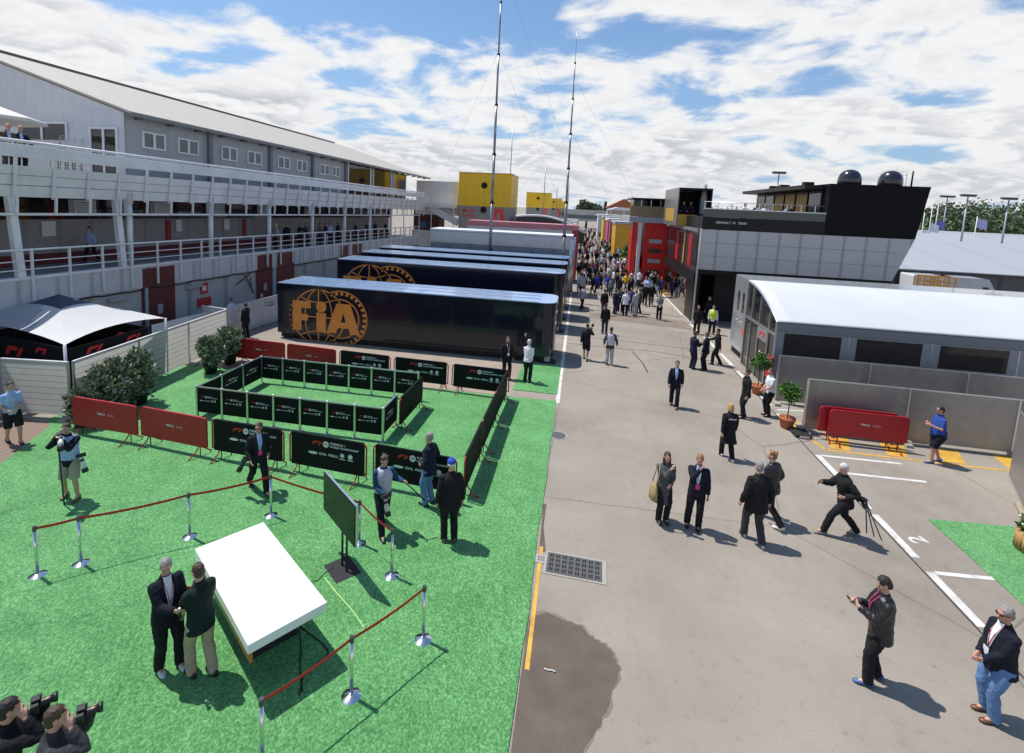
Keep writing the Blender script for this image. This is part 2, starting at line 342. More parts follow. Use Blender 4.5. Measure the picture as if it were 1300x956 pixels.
def build_person(label, loc, heading, pose='stand', top='black', legs='black', hair='dark', hstyle='short', shoes='black', skin=0,
                 kind='jacket', shorts=False, hem=-.14, shirt=None, tie=None, badge=None, lanyard=None, cap=None, shades=False, size=1.0,
                 vx=.009, fat=0.0, group=None, bib=None, skirt=0, backtext=None, extra=None):
    P = dict(POSES[pose]) if isinstance(pose, str) else dict(STAND, **pose)
    if extra: P.update(extra)
    J = skeleton(P); T = J['T']; H = J['H']; near = vx < .012; F = fat
    # body
    b = MB()
    tors(T, [(-.12, .10, .08, 0), (-.04, .15, .105, 0), (.06, .15, .10, 0), (.17, .135, .092, 0), (.32, .15, .105, 0), (.43, .155, .105, -.005), (.50, .14, .085, -.008), (.545, .085, .07, -.008), (.585, .055, .056, 0), (.65, .052, .056, .008), (.70, .05, .055, .012)], mb=b)
    for s, k in ((-1, 'l'), (1, 'r')):
        limb(b, [J[k + 's'], J[k + 'e'], J[k + 'w']], [.048, .040, .027]); hand(b, J[k + 'e'], J[k + 'w'], s, fingers=near)
        mid = J[k + 'k'].lerp(J[k + 'a'], .32) + V((0, -.012, 0))
        limb(b, [J[k + 'hj'], J[k + 'k'], mid, J[k + 'a']], [.082, .055, .054, .036])
        limb(b, [J[k + 'a'], J[k + 'toe'] + V((0, .12, .035))], [.04, .03])
    head_shell(b, H)
    me = fused(b, vx if near else .014, 2); me.materials.append(SKIN[skin])
    body = bpy.data.objects.new('person', me); COL.objects.link(body)
    body.location = loc; body.rotation_euler.z = -R(heading); body.scale = (size,) * 3
    tag(body, label, 'person', group)
    def part(name, mb, m, smooth=2, crease=0.0, v=None):
        e = fused(mb, v or (.012 if near else .017), smooth, crease, name == 'hair'); e.materials.append(m)
        o = bpy.data.objects.new(name, e); COL.objects.link(o); o.parent = body; return o
    def plain(name, mb, m): return mb.build(name, m, parent=body)
    # legs
    t = MB(); g = .0 if legs != 'tight' else -.01
    tors(T, [(-.13, .11 + F * .5, .09, 0), (-.05, .172 + F, .125 + F, 0), (.04, .168 + F, .120 + F, 0), (.10, .158 + F, .112 + F, 0), (.13, .15 + F, .105 + F, 0)], mb=t)
    for k in 'lr':
        kn, an, hj = J[k + 'k'], J[k + 'a'], J[k + 'hj']
        if shorts: limb(t, [hj, hj.lerp(kn, .5), kn.lerp(an, .04)], [.108 + F, .102 + F * .6, .098])
        else: limb(t, [hj, hj.lerp(kn, .5), kn, kn.lerp(an, .5), an + V((0, .004, -.038))], [.104 + F, .094 + F * .6, .081, .077, .073])
    part('shorts' if shorts else 'trousers', t, C[legs], 2, .022)
    # top
    j = MB(); q = {'jacket': .012, 'coat': .02, 'shirt': 0.0, 'polo': .0, 'puffer': .025}[kind]
    hm = hem if kind not in ('shirt', 'polo') else max(hem, -.06)
    sec = [(hm, .180 + q + F, .132 + q + F, 0), (hm * .5 + .0, .176 + q + F, .130 + q + F, 0), (.07, .166 + q + F, .122 + q + F * 1.1, F * .3), (.17, .156 + q + F * .9, .116 + q + F, F * .4), (.30, .172 + q + F * .5, .128 + q + F * .4, .004), (.41, .182 + q, .126 + q, 0), (.465, .172 + q, .108 + q, -.006), (.515, .130 + q * .6, .085 + q * .6, -.008), (.56, .082, .072, -.004), (.605, .066, .066, .002)]
    if hem < -.2: sec = [(hem, .235 + q, .19 + q, -.01)] + [((hem - .1) / 2, .205 + q + F, .155 + q, -.005)] + [(-.06, .18 + q + F, .132 + q + F, 0)] + sec[2:]
    tors(T, sec, mb=j)
    for s, k in ((-1, 'l'), (1, 'r')):
        sh, el, wr = J[k + 's'], J[k + 'e'], J[k + 'w']
        j.ball(sh, ((.064 if kind != 'polo' else .057) + q * .7,) * 3)
        if kind == 'polo': limb(j, [sh, sh.lerp(el, .45), sh.lerp(el, .82)], [.057, .054, .050])
        else: limb(j, [sh, sh.lerp(el, .5), el, el.lerp(wr, .5), wr.lerp(el, .03)], [.062 + q * .7, .060 + q, .054 + q * .8, .048 + q * .8, .042 + q * .6])
    part({'jacket': 'jacket', 'coat': 'coat', 'shirt': 'shirt', 'polo': 'polo_shirt', 'puffer': 'jacket'}[kind], j, C[top], 2, .026 if kind not in ('puffer', 'polo') else .032 if kind == 'puffer' else .016)
    # shoes
    for k in 'lr':
        f = J[k + 'toe']; lift = f.z > .03; a = J[k + 'a']
        base = V((f.x, f.y, 0 if not lift else 0)); z0 = f.z
        def pt(y, z): return V((f.x, f.y + y, z + (z0 * (1.0 if y < 0 else .35 if y < .1 else .1) if lift else 0)))
        s_ = MB(); X = V((1, 0, 0)); Z = V((0, 0, 1))
        s_.rings([ring(pt(y, zc), X, Z, w, h, 12) for y, zc, w, h in ((-.085, .04, .022, .03), (-.06, .05, .038, .05), (.0, .052, .041, .052), (.07, .04, .044, .04), (.13, .03, .046, .03), (.175, .026, .036, .024), (.195, .022, .015, .014))])
        o = s_.build('shoe', SH[shoes], parent=body)
    # hair / cap
    if hair:
        h = MB(); hair_shell(h, H, 'bald' if cap else hstyle); part('hair', h, HAIR[hair], 1, .014 if near else 0, .0065 if near else .012)
    if cap:
        h = MB(); r = H.to_3x3(); h.ball(H @ V((0, -.014, .052)), (.086, .102, .078), 16, 10, rot=r)
        h.rings([[H @ V((x * .07 * (1 if y < .1 else .8), y, z + .048 - .02 * x * x)) for x in (-1, -.5, 0, .5, 1)] + [H @ V((x * .07 * (1 if y < .1 else .8), y, z + .056 - .02 * x * x)) for x in (1, .5, 0, -.5, -1)] for y, z in ((.05, .0), (.10, -.004), (.155, -.014))])
        h.build('cap', C[cap], parent=body)
    if near or vx < .016:
        for s in (-1, 1):
            e = MB(); e.ball(H @ V((s * .029, .0795, .0)), (.0115, .006, .0075), 8, 6, rot=H.to_3x3())
            e.box(0, 0, 0, 0, 0, 0) if False else None
            e.build('eye', eye_m, parent=body)
        e = MB(); e.ball(H @ V((0, .0885, -.066)), (.020, .006, .006), 8, 6, rot=H.to_3x3()); e.build('mouth', lip_m, parent=body)
    if shades:
        e = MB()
        for s in (-1, 1):
            e.ball(H @ V((s * .032, .086, .0)), (.026, .010, .019), 10, 6, rot=H.to_3x3())
            e.beam(H @ V((s * .056, .082, .006)), H @ V((s * .079, -.01, .006)), .005, .008)
        e.beam(H @ V((-.012, .094, .004)), H @ V((.012, .094, .004)), .005, .006)
        e.build('sunglasses', dark_glass, parent=body)
    # front details laid on the chest
    def chest(x, z, off=.0):
        pts = [(s[0], s[1], s[2], s[3]) for s in sec]
        for (za, aa, ba, da), (zb, ab, bb, db) in zip(pts, pts[1:]):
            if za <= z <= zb:
                t_ = (z - za) / (zb - za); a = aa + (ab - aa) * t_; bb_ = ba + (bb - ba) * t_; dy = da + (db - da) * t_
                return T @ V((x, dy + bb_ * math.sqrt(max(.05, 1 - (x / a) ** 2)) + off, z))
        return T @ V((x, .1, z))
    def strip(rows, m, name):
        e = MB(); rr = []
        for z, x0, x1 in rows: rr.append([chest(x0 + (x1 - x0) * i / 4, z, .012) for i in range(5)])
        vs = [p for r in rr for p in r]; fs = [(i * 5 + j_, i * 5 + j_ + 1, (i + 1) * 5 + j_ + 1, (i + 1) * 5 + j_) for i in range(len(rr) - 1) for j_ in range(4)]
        e.add(vs, fs, 0, True); o = e.build(name, m, parent=body)
        so = o.modifiers.new('s', 'SOLIDIFY'); so.thickness = .006; so.offset = 0; return o
    if shirt: strip([(.16, -.008, .008), (.24, -.028, .028), (.34, -.042, .042), (.44, -.052, .052), (.50, -.05, .05), (.545, -.047, .047), (.58, -.052, .052), (.604, -.055, .055)], C[shirt], 'shirt')
    if tie: strip([(.18, -.006, .006), (.22, -.022, .022), (.40, -.014, .014), (.54, -.012, .012)], C[tie], 'tie')
    if lanyard:
        e = MB()
        for s in (-1, 1): e.tube([chest(s * .05, .56, .01), chest(s * .036, .42, .018), chest(s * .014, .28, .02), chest(0, .20, .02)], .0055, 5)
        e.build('lanyard', C[lanyard], parent=body)
    if badge:
        e = MB(); o_ = chest(0, .14, .028); X = T.to_3x3() @ V((1, 0, 0)); Z = T.to_3x3() @ V((0, 0, 1))
        e.prism([(-.045, -.06), (.045, -.06), (.045, .06), (-.045, .06)], o_, X, Z, -.006); e.build('pass_card', C[badge], parent=body)
    if bib:
        e = MB(); tors(T, [(.02, .182 + q + F, .136 + q + F, 0), (.17, .172 + q + F, .130 + q + F, 0), (.30, .182 + q, .142 + q, .004), (.41, .186 + q, .138 + q, 0), (.475, .168 + q, .118 + q, -.006), (.525, .122 + q, .096 + q, -.008), (.555, .085, .08, -.004)], mb=e)
        part('bib', e, C[bib], 2, .014)
    if backtext:
        e = MB(); o_ = T @ V((0, -.155 - q, .40)); X = T.to_3x3() @ V((-1, 0, 0)); Z = T.to_3x3() @ V((0, 0, 1))
        put_text(e, backtext, .05, o_, X, Z, depth=.006); e.build('back_lettering', print_white, parent=body)
    Wm = Matrix.Translation(V(loc)) @ Matrix.Rotation(-R(heading), 4, 'Z') @ Matrix.Scale(size, 4)
    return body, J, Wm

def basis(d, up=(0, 0, 1)):
    d = V(d).normalized(); x = d.cross(V(up)); x = x.normalized() if x.length > 1e-3 else V((1, 0, 0)); z = x.cross(d)
    return Matrix((x, d, z)).transposed()
lens_white = M('lens_off_white', (.66, .65, .60), .4); cam_black = M('camera_black', (.014, .014, .015), .45)
def camera(label, p, d, tele=False, white=False, group='cameras carried by photographers'):
    "camera body with lens pointing along d"
    t = thing('camera', label, 'camera', p, 0, group); t.rotation_euler = basis(d).to_euler()
    b = MB(); b.box(-.075, .075, -.035, .035, -.055, .05); b.box(-.03, .03, -.03, .045, .05, .08); b.box(-.085, -.055, -.03, .055, -.055, .05); b.build('camera_body', cam_black, parent=t, bevel=.008)
    def yl(prof, m, name):
        e = MB(); e.rings([[V((r * math.cos(2 * math.pi * j / 16), y, r * math.sin(2 * math.pi * j / 16))) for j in range(16)] for r, y in prof]); e.build(name, m, parent=t)
    if tele:
        yl([(.036, .035), (.04, .05), (.04, .16), (.05, .20), (.052, .30)], lens_white if white else cam_black, 'lens'); yl([(.0415, .09), (.0415, .14)], cam_black, 'zoom_ring'); yl([(.053, .30), (.060, .305), (.062, .40), (.05, .398), (.048, .32)], cam_black, 'lens_hood')
    else:
        yl([(.034, .035), (.037, .05), (.037, .12), (.04, .15)], cam_black, 'lens'); yl([(.041, .15), (.046, .155), (.048, .19), (.036, .188)], cam_black, 'lens_hood')
    return t
# ------------------------------------------------------------------ ground, carpet, markings
def asphalt():
    m = bpy.data.materials.new('asphalt'); m.use_nodes = True; nt = m.node_tree; N = nt.nodes; L = nt.links; b = N['Principled BSDF']
    tc = N.new('ShaderNodeTexCoord')
    def noise(sc, det=6, ro=.6, w=None):
        n = N.new('ShaderNodeTexNoise'); n.inputs['Scale'].default_value = sc; n.inputs['Detail'].default_value = det; n.inputs['Roughness'].default_value = ro
        L.new(tc.outputs['Object'], n.inputs['Vector']); return n.outputs['Fac']
    def ramp(f, stops):
        c = N.new('ShaderNodeValToRGB'); e = c.color_ramp.elements; e[0].position, e[0].color = stops[0]; e[1].position, e[1].color = stops[-1]
        for p, col in stops[1:-1]:
            x = e.new(p); x.color = col
        L.new(f, c.inputs[0]); return c.outputs[0]
    def mul(a, bb, fac=1.0):
        x = N.new('ShaderNodeMix'); x.data_type = 'RGBA'; x.blend_type = 'MULTIPLY'; x.inputs[0].default_value = fac; L.new(a, x.inputs[6]); L.new(bb, x.inputs[7]); return x.outputs[2]
    base = ramp(noise(.35, 8), [(.3, (.262, .228, .187, 1)), (.7, (.342, .302, .253, 1))])
    grain = ramp(noise(55, 5, .8), [(.32, (.66, .66, .66, 1)), (.68, (1.22, 1.22, 1.22, 1))])
    spots = ramp(noise(4.2, 11, .8), [(.32, (.40, .37, .35, 1)), (.375, (.85, .84, .83, 1)), (.46, (1, 1, 1, 1))])
    stain = ramp(noise(.13, 9, .7), [(.34, (.78, .76, .74, 1)), (.5, (1, 1, 1, 1))])
    c = mul(mul(mul(base, grain, .8), spots, .8), stain, .9)
    # cracks
    vo = N.new('ShaderNodeTexVoronoi'); vo.feature = 'DISTANCE_TO_EDGE'; vo.inputs['Scale'].default_value = .16
    wn = N.new('ShaderNodeTexNoise'); wn.inputs['Scale'].default_value = 1.1; wn.inputs['Detail'].default_value = 6; L.new(tc.outputs['Object'], wn.inputs['Vector'])
    ad = N.new('ShaderNodeMix'); ad.data_type = 'VECTOR'; ad.inputs[0].default_value = .09
    L.new(tc.outputs['Object'], ad.inputs[4]); L.new(wn.outputs['Color'], ad.inputs[5]); L.new(ad.outputs[1], vo.inputs['Vector'])
    cr = ramp(vo.outputs['Distance'], [(.0, (.45, .44, .42, 1)), (.004, (1, 1, 1, 1))])
    c = mul(c, cr, .7)
    L.new(c, b.inputs['Base Color']); b.inputs['Roughness'].default_value = .85; b.inputs['Specular IOR Level'].default_value = .3
    bp = N.new('ShaderNodeBump'); bp.inputs['Strength'].default_value = .35; bp.inputs['Distance'].default_value = .01
    L.new(noise(90, 3), bp.inputs['Height']); L.new(bp.outputs[0], b.inputs['Normal'])
    return m
asph = asphalt()
mb = MB(); mb.add([(-1500, -60, 0), (1500, -60, 0), (1500, 3000, 0), (-1500, 3000, 0)], [(0, 1, 2, 3)])
struct('ground', mb, asph)

def turf():
    m = bpy.data.materials.new('artificial_turf'); m.use_nodes = True; nt = m.node_tree; N = nt.nodes; L = nt.links; b = N['Principled BSDF']
    tc = N.new('ShaderNodeTexCoord')
    mp = N.new('ShaderNodeMapping'); mp.inputs['Rotation'].default_value = (0, 0, .6); mp.inputs['Scale'].default_value = (1, .75, 1); L.new(tc.outputs['Object'], mp.inputs[0])
    def noise(sc, det=5, ro=.6, mapped=True):
        n = N.new('ShaderNodeTexNoise'); n.inputs['Scale'].default_value = sc; n.inputs['Detail'].default_value = det; n.inputs['Roughness'].default_value = ro
        L.new((mp if mapped else tc).outputs[0 if mapped else 'Object'], n.inputs['Vector']); return n.outputs['Fac']
    def ramp(f, stops):
        c = N.new('ShaderNodeValToRGB'); e = c.color_ramp.elements; e[0].position, e[0].color = stops[0]; e[1].position, e[1].color = stops[-1]
        for p, col in stops[1:-1]:
            x = e.new(p); x.color = col
        L.new(f, c.inputs[0]); return c.outputs[0]
    def mul(a, bb, fac=1.0):
        x = N.new('ShaderNodeMix'); x.data_type = 'RGBA'; x.blend_type = 'MULTIPLY'; x.inputs[0].default_value = fac; L.new(a, x.inputs[6]); L.new(bb, x.inputs[7]); return x.outputs[2]
    a = ramp(noise(30, 8, .82), [(.34, (.018, .115, .024, 1)), (.50, (.085, .325, .085, 1)), (.66, (.34, .66, .27, 1))])
    big = ramp(noise(.9, 7, .7, False), [(.35, (.70, .80, .70, 1)), (.65, (1.15, 1.08, 1.15, 1))])
    seam = N.new('ShaderNodeSeparateXYZ'); L.new(tc.outputs['Object'], seam.inputs[0])
    dv = N.new('ShaderNodeMath'); dv.operation = 'DIVIDE'; dv.inputs[1].default_value = 2.0; L.new(seam.outputs[1], dv.inputs[0])
    fr = N.new('ShaderNodeMath'); fr.operation = 'FRACT'; L.new(dv.outputs[0], fr.inputs[0])
    sl = ramp(fr.outputs[0], [(.0, (.55, .6, .55, 1)), (.006, (1, 1, 1, 1))])
    wrk = N.new('ShaderNodeTexVoronoi'); wrk.feature = 'DISTANCE_TO_EDGE'; wrk.inputs['Scale'].default_value = .55
    wn = N.new('ShaderNodeTexNoise'); wn.inputs['Scale'].default_value = 2.2; wn.inputs['Detail'].default_value = 4; L.new(tc.outputs['Object'], wn.inputs['Vector'])
    ad = N.new('ShaderNodeMix'); ad.data_type = 'VECTOR'; ad.inputs[0].default_value = .22
    L.new(tc.outputs['Object'], ad.inputs[4]); L.new(wn.outputs['Color'], ad.inputs[5]); L.new(ad.outputs[1], wrk.inputs['Vector'])
    wl = ramp(wrk.outputs['Distance'], [(.0, (.62, .66, .62, 1)), (.010, (1, 1, 1, 1))])
    L.new(mul(mul(mul(a, big), sl, .8), wl, .6), b.inputs['Base Color'])
    b.inputs['Roughness'].default_value = .7; b.inputs['Specular IOR Level'].default_value = .35
    b.inputs['Sheen Weight'].default_value = .15
    bp = N.new('ShaderNodeBump'); bp.inputs['Strength'].default_value = .9; bp.inputs['Distance'].default_value = .03
    L.new(noise(40, 5, .8), bp.inputs['Height']); L.new(bp.outputs[0], b.inputs['Normal'])
    return m
turf_m = turf()
CX = -0.475           # street edge of the carpet
def sheet(poly, z0, z1):
    mb = MB(); n = len(poly)
    mb.add([(x, y, z1) for x, y in poly], [tuple(range(n))]); mb.add([(x, y, z) for z in (z0, z1) for x, y in poly], [(i, (i + 1) % n, n + (i + 1) % n, n + i) for i in range(n)]); return mb
edge = [(CX + .015 * math.sin(y * 1.7) + .01 * math.sin(y * 4.1), y) for y in [1 + .4 * i for i in range(42)] if y < 18.0]
struct('green_carpet', sheet([(-18.5, 1)] + edge + [(CX, 18.05), (-15.6, 17.75), (-15.6, 12.1), (-15.1, 11.8), (-14.1, 9.76), (-15.2, 9.0), (-18.5, 8.0)], .004, .022), turf_m)
struct('green_carpet', sheet([(-2.2, 18.75), (CX, 18.75), (CX, 22.3), (-2.2, 22.3)], .004, .020), turf_m)
struct('green_carpet', sheet([(8.74, 13.1), (12.8, 13.45), (12.8, 3), (8.74, 3)], .004, .020), turf_m)
# brown block paving left of the carpet
pav = ribbed('block_paving', (.22, .155, .115), 0, .22, .85, dark=.7)
struct('paving', sheet([(-26, 7.0), (-17, 8.4), (-14.0, 9.7), (-15.05, 11.9), (-26, 13.2)], .001, .004), pav)
tan = M('pale_concrete', (.34, .275, .22), .85, var=.15, scale=1.4, dirt=.4)
struct('paving', sheet([(-15.0, 18.1), (-2.15, 18.1), (-2.15, 22.0), (-15.0, 22.0)], .001, .004), tan)
wl = M('road_marking_white', (.66, .64, .60), .7, var=.16, scale=9, dirt=.8); yl = M('road_marking_yellow', (.62, .36, .05), .7, var=.2, scale=9, dirt=.9)
def strip(p, q, w, z=.005):
    p = V(p); q = V(q); d = (q - p).normalized(); n = V((-d.y, d.x, 0)) * w / 2
    mb = MB(); mb.add([V((*(a), 0)) for a in []], []) if False else None
    a, b_, c, e = p + n, p - n, q - n, q + n
    for x in (a, b_, c, e): x.z = z
    mb.quad(b_, c, e, a); return mb
def line(p, q, w, m=wl, z=.005): return struct('lane_marking', strip((p[0], p[1], 0), (q[0], q[1], 0), w, z), m)
XR = 7.53
for y0, y1 in ((7.2, 8.6), (9.6, 11.0), (11.45, 13.0), (13.25, 16.05), (17.2, 19.2), (20.0, 21.6), (22.4, 24.2), (25.0, 27.0), (28, 30.5)):
    line((XR, y0), (XR, y1), .17)
line((7.42, 32), (7.42, 62), .13)
line((CX + .05, 17.9), (CX + .05, 62), .15)
line((XR + .1, 16.05), (9.85, 16.12), .11); line((XR + .3, 15.05), (9.9, 15.12), .11); line((XR + .1, 11.0), (9.9, 11.2), .11); line((XR, 8.7), (10.2, 8.9), .11)
line((XR + .1, 19.6), (9.5, 19.9), .10, z=.006)
# yellow box with hatching by the right fence
line((7.70, 17.75), (7.95, 16.50), .10, yl); line((7.95, 16.50), (15.5, 16.50), .10, yl)
for x0 in (8.15, 9.75, 11.3, 12.95, 14.6):
    mb = MB(); mb.add([(x0, 16.62, .005), (x0 + .55, 16.62, .005), (x0 + .95, 17.6, .005), (x0 + .25, 17.6, .005)], [(0, 1, 2, 3)]); struct('lane_marking', mb, yl)
mb = MB(); mb.add([(7.35, 17.9, .005), (8.1, 17.9, .005), (8.0, 18.7, .005), (7.3, 18.7, .005)], [(0, 1, 2, 3)]); struct('lane_marking', mb, yl)
line((CX + .10, 7.0), (CX + .10, 9.9), .07, yl); line((7.2, 45), (7.2, 62), .35, yl, .006)
# worn number painted beside the second bay
mb = MB(); put_text(mb, '2', .55, (7.98, 12.15, .004), (-.25, .97, 0), (-.97, -.25, 0), depth=.002); struct('painted_number', mb, wl)
# damp stain on the asphalt
wet = M('damp_asphalt', (.115, .086, .060), .5, var=.25, scale=2.5, bump=.3, bscale=80, dirt=.4)
P_ = [(635, 1000), (648, 880), (662, 820), (676, 782), (697, 778), (712, 786), (738, 797), (757, 812), (775, 826), (786, 846), (780, 872), (772, 905), (742, 950), (730, 1000)]
pp = [G(u, v) for u, v in P_]; fine = []
for i in range(len(pp)):
    a, b_ = pp[i], pp[(i + 1) % len(pp)]
    for k in range(6):
        p = a.lerp(b_, k / 6); fine.append((p.x + random.uniform(-.03, .03), p.y + random.uniform(-.03, .03)))
fine = [(max(x, CX + .02), y) for x, y in fine]
struct('damp_patch', sheet(fine, .0022, .0036), wet)
gx_, gy_ = sum(p[0] for p in fine) / len(fine), sum(p[1] for p in fine) / len(fine)
fringe = [(max(gx_ + (x - gx_) * (1.05 + .03 * math.sin(i * .9) + random.uniform(-.012, .012)), CX + .02), gy_ + (y - gy_) * (1.05 + .025 * math.sin(i * .7))) for i, (x, y) in enumerate(fine)]
struct('damp_patch', sheet(fringe, .0004, .0016), M('drying_asphalt', (.185, .150, .115), .75, var=.2, scale=3, bump=.3, bscale=80, dirt=.3))
pp = [G(u, v) for u, v in ((684, 702), (693, 700), (690, 668), (694, 640), (688, 640))]
struct('damp_patch', sheet([(max(p.x, CX + .02), p.y) for p in pp], .001, .003), wet)
# tar joints across the lane
tar = M('tar_joint', (.05, .046, .042), .8, var=.3)
for pts in ([(-.4, 26.4), (1.5, 26.2), (4, 26.3), (7.4, 25.2)], [(-.3, 28.1), (3, 27.8), (7.4, 27.2)], [(3.0, 25.9), (3.3, 23.9), (3.35, 22.6)]):
    for a, b_ in zip(pts, pts[1:]): line(a, b_, .06, tar, .004)
brown = M('dirty_asphalt', (.21, .17, .135), .85, var=.3, scale=1.5)
struct('damp_patch', sheet([(1.0, 33.2), (7.2, 32.0), (7.2, 34.6), (4.5, 35.3), (.9, 34.9)], .001, .003), brown)
struct('lane_marking', MB().add([(XR - .14, 5, .004), (XR - .10, 5, .004), (XR - .10, 25, .004), (XR - .14, 25, .004)], [(0, 1, 2, 3)]), tar)

# drain grate set in the asphalt
t = thing('drain_grate', 'rectangular steel drain grate with square holes in a pale concrete rim beside the carpet', 'drain', (.31, 9.44, 0), R(-2))
iron = M('cast_iron', (.16, .155, .15), .5, .6, dirt=.5); conc = M('concrete_rim', (.36, .33, .29), .85, dirt=.4)
mb = MB(); W_, D_ = .54, .285
for x0, x1, y0, y1 in ((-W_ - .05, W_ + .09, D_, D_ + .05), (-W_ - .05, W_ + .09, -D_ - .05, -D_), (-W_ - .05, -W_, -D_, D_), (W_, W_ + .09, -D_, D_)): mb.box(x0, x1, y0, y1, .002, .012)
mb.build('rim', conc, parent=t)
mb = MB(); mb.box(-W_, W_, -D_, D_, .002, .005); mb.build('pit', black_matt, parent=t)
mb = MB()
for i in range(9): x = -W_ + .02 + i * (2 * W_ - .04) / 8; mb.box(x - .026, x + .026, -D_, D_, .007, .018)
for i in range(8): x = -W_ + .02 + (i + .5) * (2 * W_ - .04) / 8; mb.box(x - .008, x + .008, -D_, D_, .007, .016)
for i in range(5): y = -D_ + .02 + i * (2 * D_ - .04) / 4; mb.box(-W_, W_, y - .022, y + .022, .009, .019)
mb.build('grating', iron, parent=t)
t = thing('access_cover', 'small square concrete access cover between the carpet edge and the drain grate', 'cover', (-.36, 9.52, 0))
MB().box(-.11, .11, -.13, .13, .002, .014).build('cover', conc, parent=t)
mb = MB()
for i in range(3):
    for j in range(3): mb.box(-.06 + i * .05, -.03 + i * .05, -.06 + j * .05, -.03 + j * .05, .0142, .017)
mb.build('grid', iron, parent=t)
t = thing('manhole_cover', 'round iron manhole cover in the asphalt near the far drain', 'cover', tuple(G(708, 553)))
mb = MB(); mb.lathe([(.30, .002), (.30, .010), (.29, .012)], 24); mb.build('rim', conc, parent=t); mb = MB(); mb.lathe([(.25, .012), (.25, .017), (.24, .018)], 24); mb.build('lid', iron, parent=t)
tag(MB().rings([[V((-.09 + .03 * i, .012 * math.cos(a) + .01 * math.sin(i * 2), .018 + .008 * math.sin(a))) for a in (0, 1.05, 2.1, 3.14, 4.2, 5.2)] for i in range(7)]).build('litter', M('paper_scrap', (.6, .58, .54), .7), loc=tuple(G(698, 852))), 'twisted scrap of pale paper lying on the damp stain', 'litter')
# ------------------------------------------------------------------ pit building on the left (local y runs along it)
PSC = 1.16
T0 = V((-17.6 * 1.16, 13.0 * PSC, CAM_H - CAM_H * PSC))
pit = thing('pit_building', 'long white and grey pit building with terraces, steel railings and pitched roof along the left', 'building', T0)
pit.rotation_euler = (R(-.68), 0, R(-2.1)); pit.scale = (PSC, PSC, PSC)
PITM = Matrix.Translation(T0) @ pit.rotation_euler.to_matrix().to_4x4() @ Matrix.Scale(PSC, 4)
def PL(u, v, x=0.0):
    "photo position -> point in the pit building's own frame on its plane local x"
    inv = PITM.inverted()
    o = inv @ V((0, 0, CAM_H)); d = inv.to_3x3() @ (MW @ _ray(u, v)); t = (x - o.x) / d.x
    return o + d * t
concrete_panel = ribbed('concrete_wall_panel', (.44, .43, .41), 1, 2.3, .75, dark=.6); 
fascia_m = ribbed('white_fascia_panel', (.56, .56, .55), 1, 1.19, .6, dark=.65)
clad = ribbed('grey_cladding', (.36, .375, .385), 1, 1.05, .5, depth=.3, dark=.88)
gable_m = ribbed('pale_gable_cladding', (.60, .61, .63), 0, .5, .5, depth=.25, dark=.92)
roof_m = ribbed('corrugated_roof', (.46, .42, .36), 1, .33, .6, depth=.8, dark=.72, var=.15)
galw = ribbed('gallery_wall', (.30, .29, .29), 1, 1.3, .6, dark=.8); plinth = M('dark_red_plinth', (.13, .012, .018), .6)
door_red = M('oxide_red_door', (.125, .026, .022), .5, dirt=.3, scale=2)
YA, YB = -7.0, 36.5
z_t = PL(160, 352).z; z_b = PL(160, 380).z        # fascia
ZF, ZB = 4.02, 3.15
MB().box(-.35, -.02, YA, YB, -.0, ZB - .02).build('ground_wall', concrete_panel, parent=pit)
MB().box(-.34, .04, YA, YB, ZB, ZF).build('fascia', fascia_m, parent=pit)
MB().box(-4.2, -.34, YA, YB, ZF - .25, ZF - .01).build('gallery_floor', grey_panel, parent=pit)
mb = MB(); mb.box(-.2, .09, YA, YB, ZF, ZF + .10); mb.build('kerb_beam', white_paint, parent=pit, bevel=.01)
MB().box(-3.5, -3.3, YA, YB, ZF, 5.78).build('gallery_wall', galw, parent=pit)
MB().box(-3.29, -3.25, YA, YB, ZF, ZF + .42).build('plinth', plinth, parent=pit)
MB().box(-3.42, -3.22, YA, YB, 5.79, 7.04).build('gallery_glazing', dark_glass, parent=pit)
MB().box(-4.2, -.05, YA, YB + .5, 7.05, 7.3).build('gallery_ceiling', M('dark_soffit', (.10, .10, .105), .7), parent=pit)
# red cabinets and notices along the gallery
for y in (-.3, 9.0, 14.6, 22.2): MB().box(-3.28, -3.2, y, y + .25, ZF + .7, ZF + 1.7).build('wall_notice', M('notice_red', (.30, .02, .02), .5), parent=pit)
for y, w in ((3.2, .5), (9.6, .35), (13.0, .4)):
    mb = MB(); mb.box(-3.27, -3.22, y, y + w, ZF + 1.1, ZF + 1.7); mb.build('notice_board', white_paint, parent=pit)
for y in (4.2, 8.0, 11.7, 15.8, 21.0):
    f = MB().box(-3.2, -2.85, y, y + .9, 5.95, 6.6).build('air_conditioner', white_paint, parent=pit, bevel=.02)
    mb = MB()
    for k in range(5): mb.box(-2.86, -2.84, y + .06, y + .84, 6.05 + k * .1, 6.09 + k * .1)
    mb.build('louvre', grey_panel, parent=f)
# railings
posts_y = [PL(37, 330).y - 2.38 + 1.19 * i for i in range(34)]
ZR = ZF + .98
for z, r in ((ZR, .035), (ZF + .62, .018), (ZF + .34, .018)):
    MB().tube([(.12, YA, z), (.12, YB, z)], r, 8).build('rail', steel_white, parent=pit)
for y in posts_y:
    if y > YB: break
    MB().box(.08, .15, y - .03, y + .03, ZB + .12, ZR).build('rail_post', steel_white, parent=pit)
# drooping black cable under the fascia
pts = []
y = YA
while y < YB:
    pts.append((.06, y, ZB - .03 - .05 * abs(math.sin(y * 1.3)) - .02 * math.sin(y * 5))); y += .35
MB().tube(pts, .028, 5).build('cable', rubber, parent=pit)
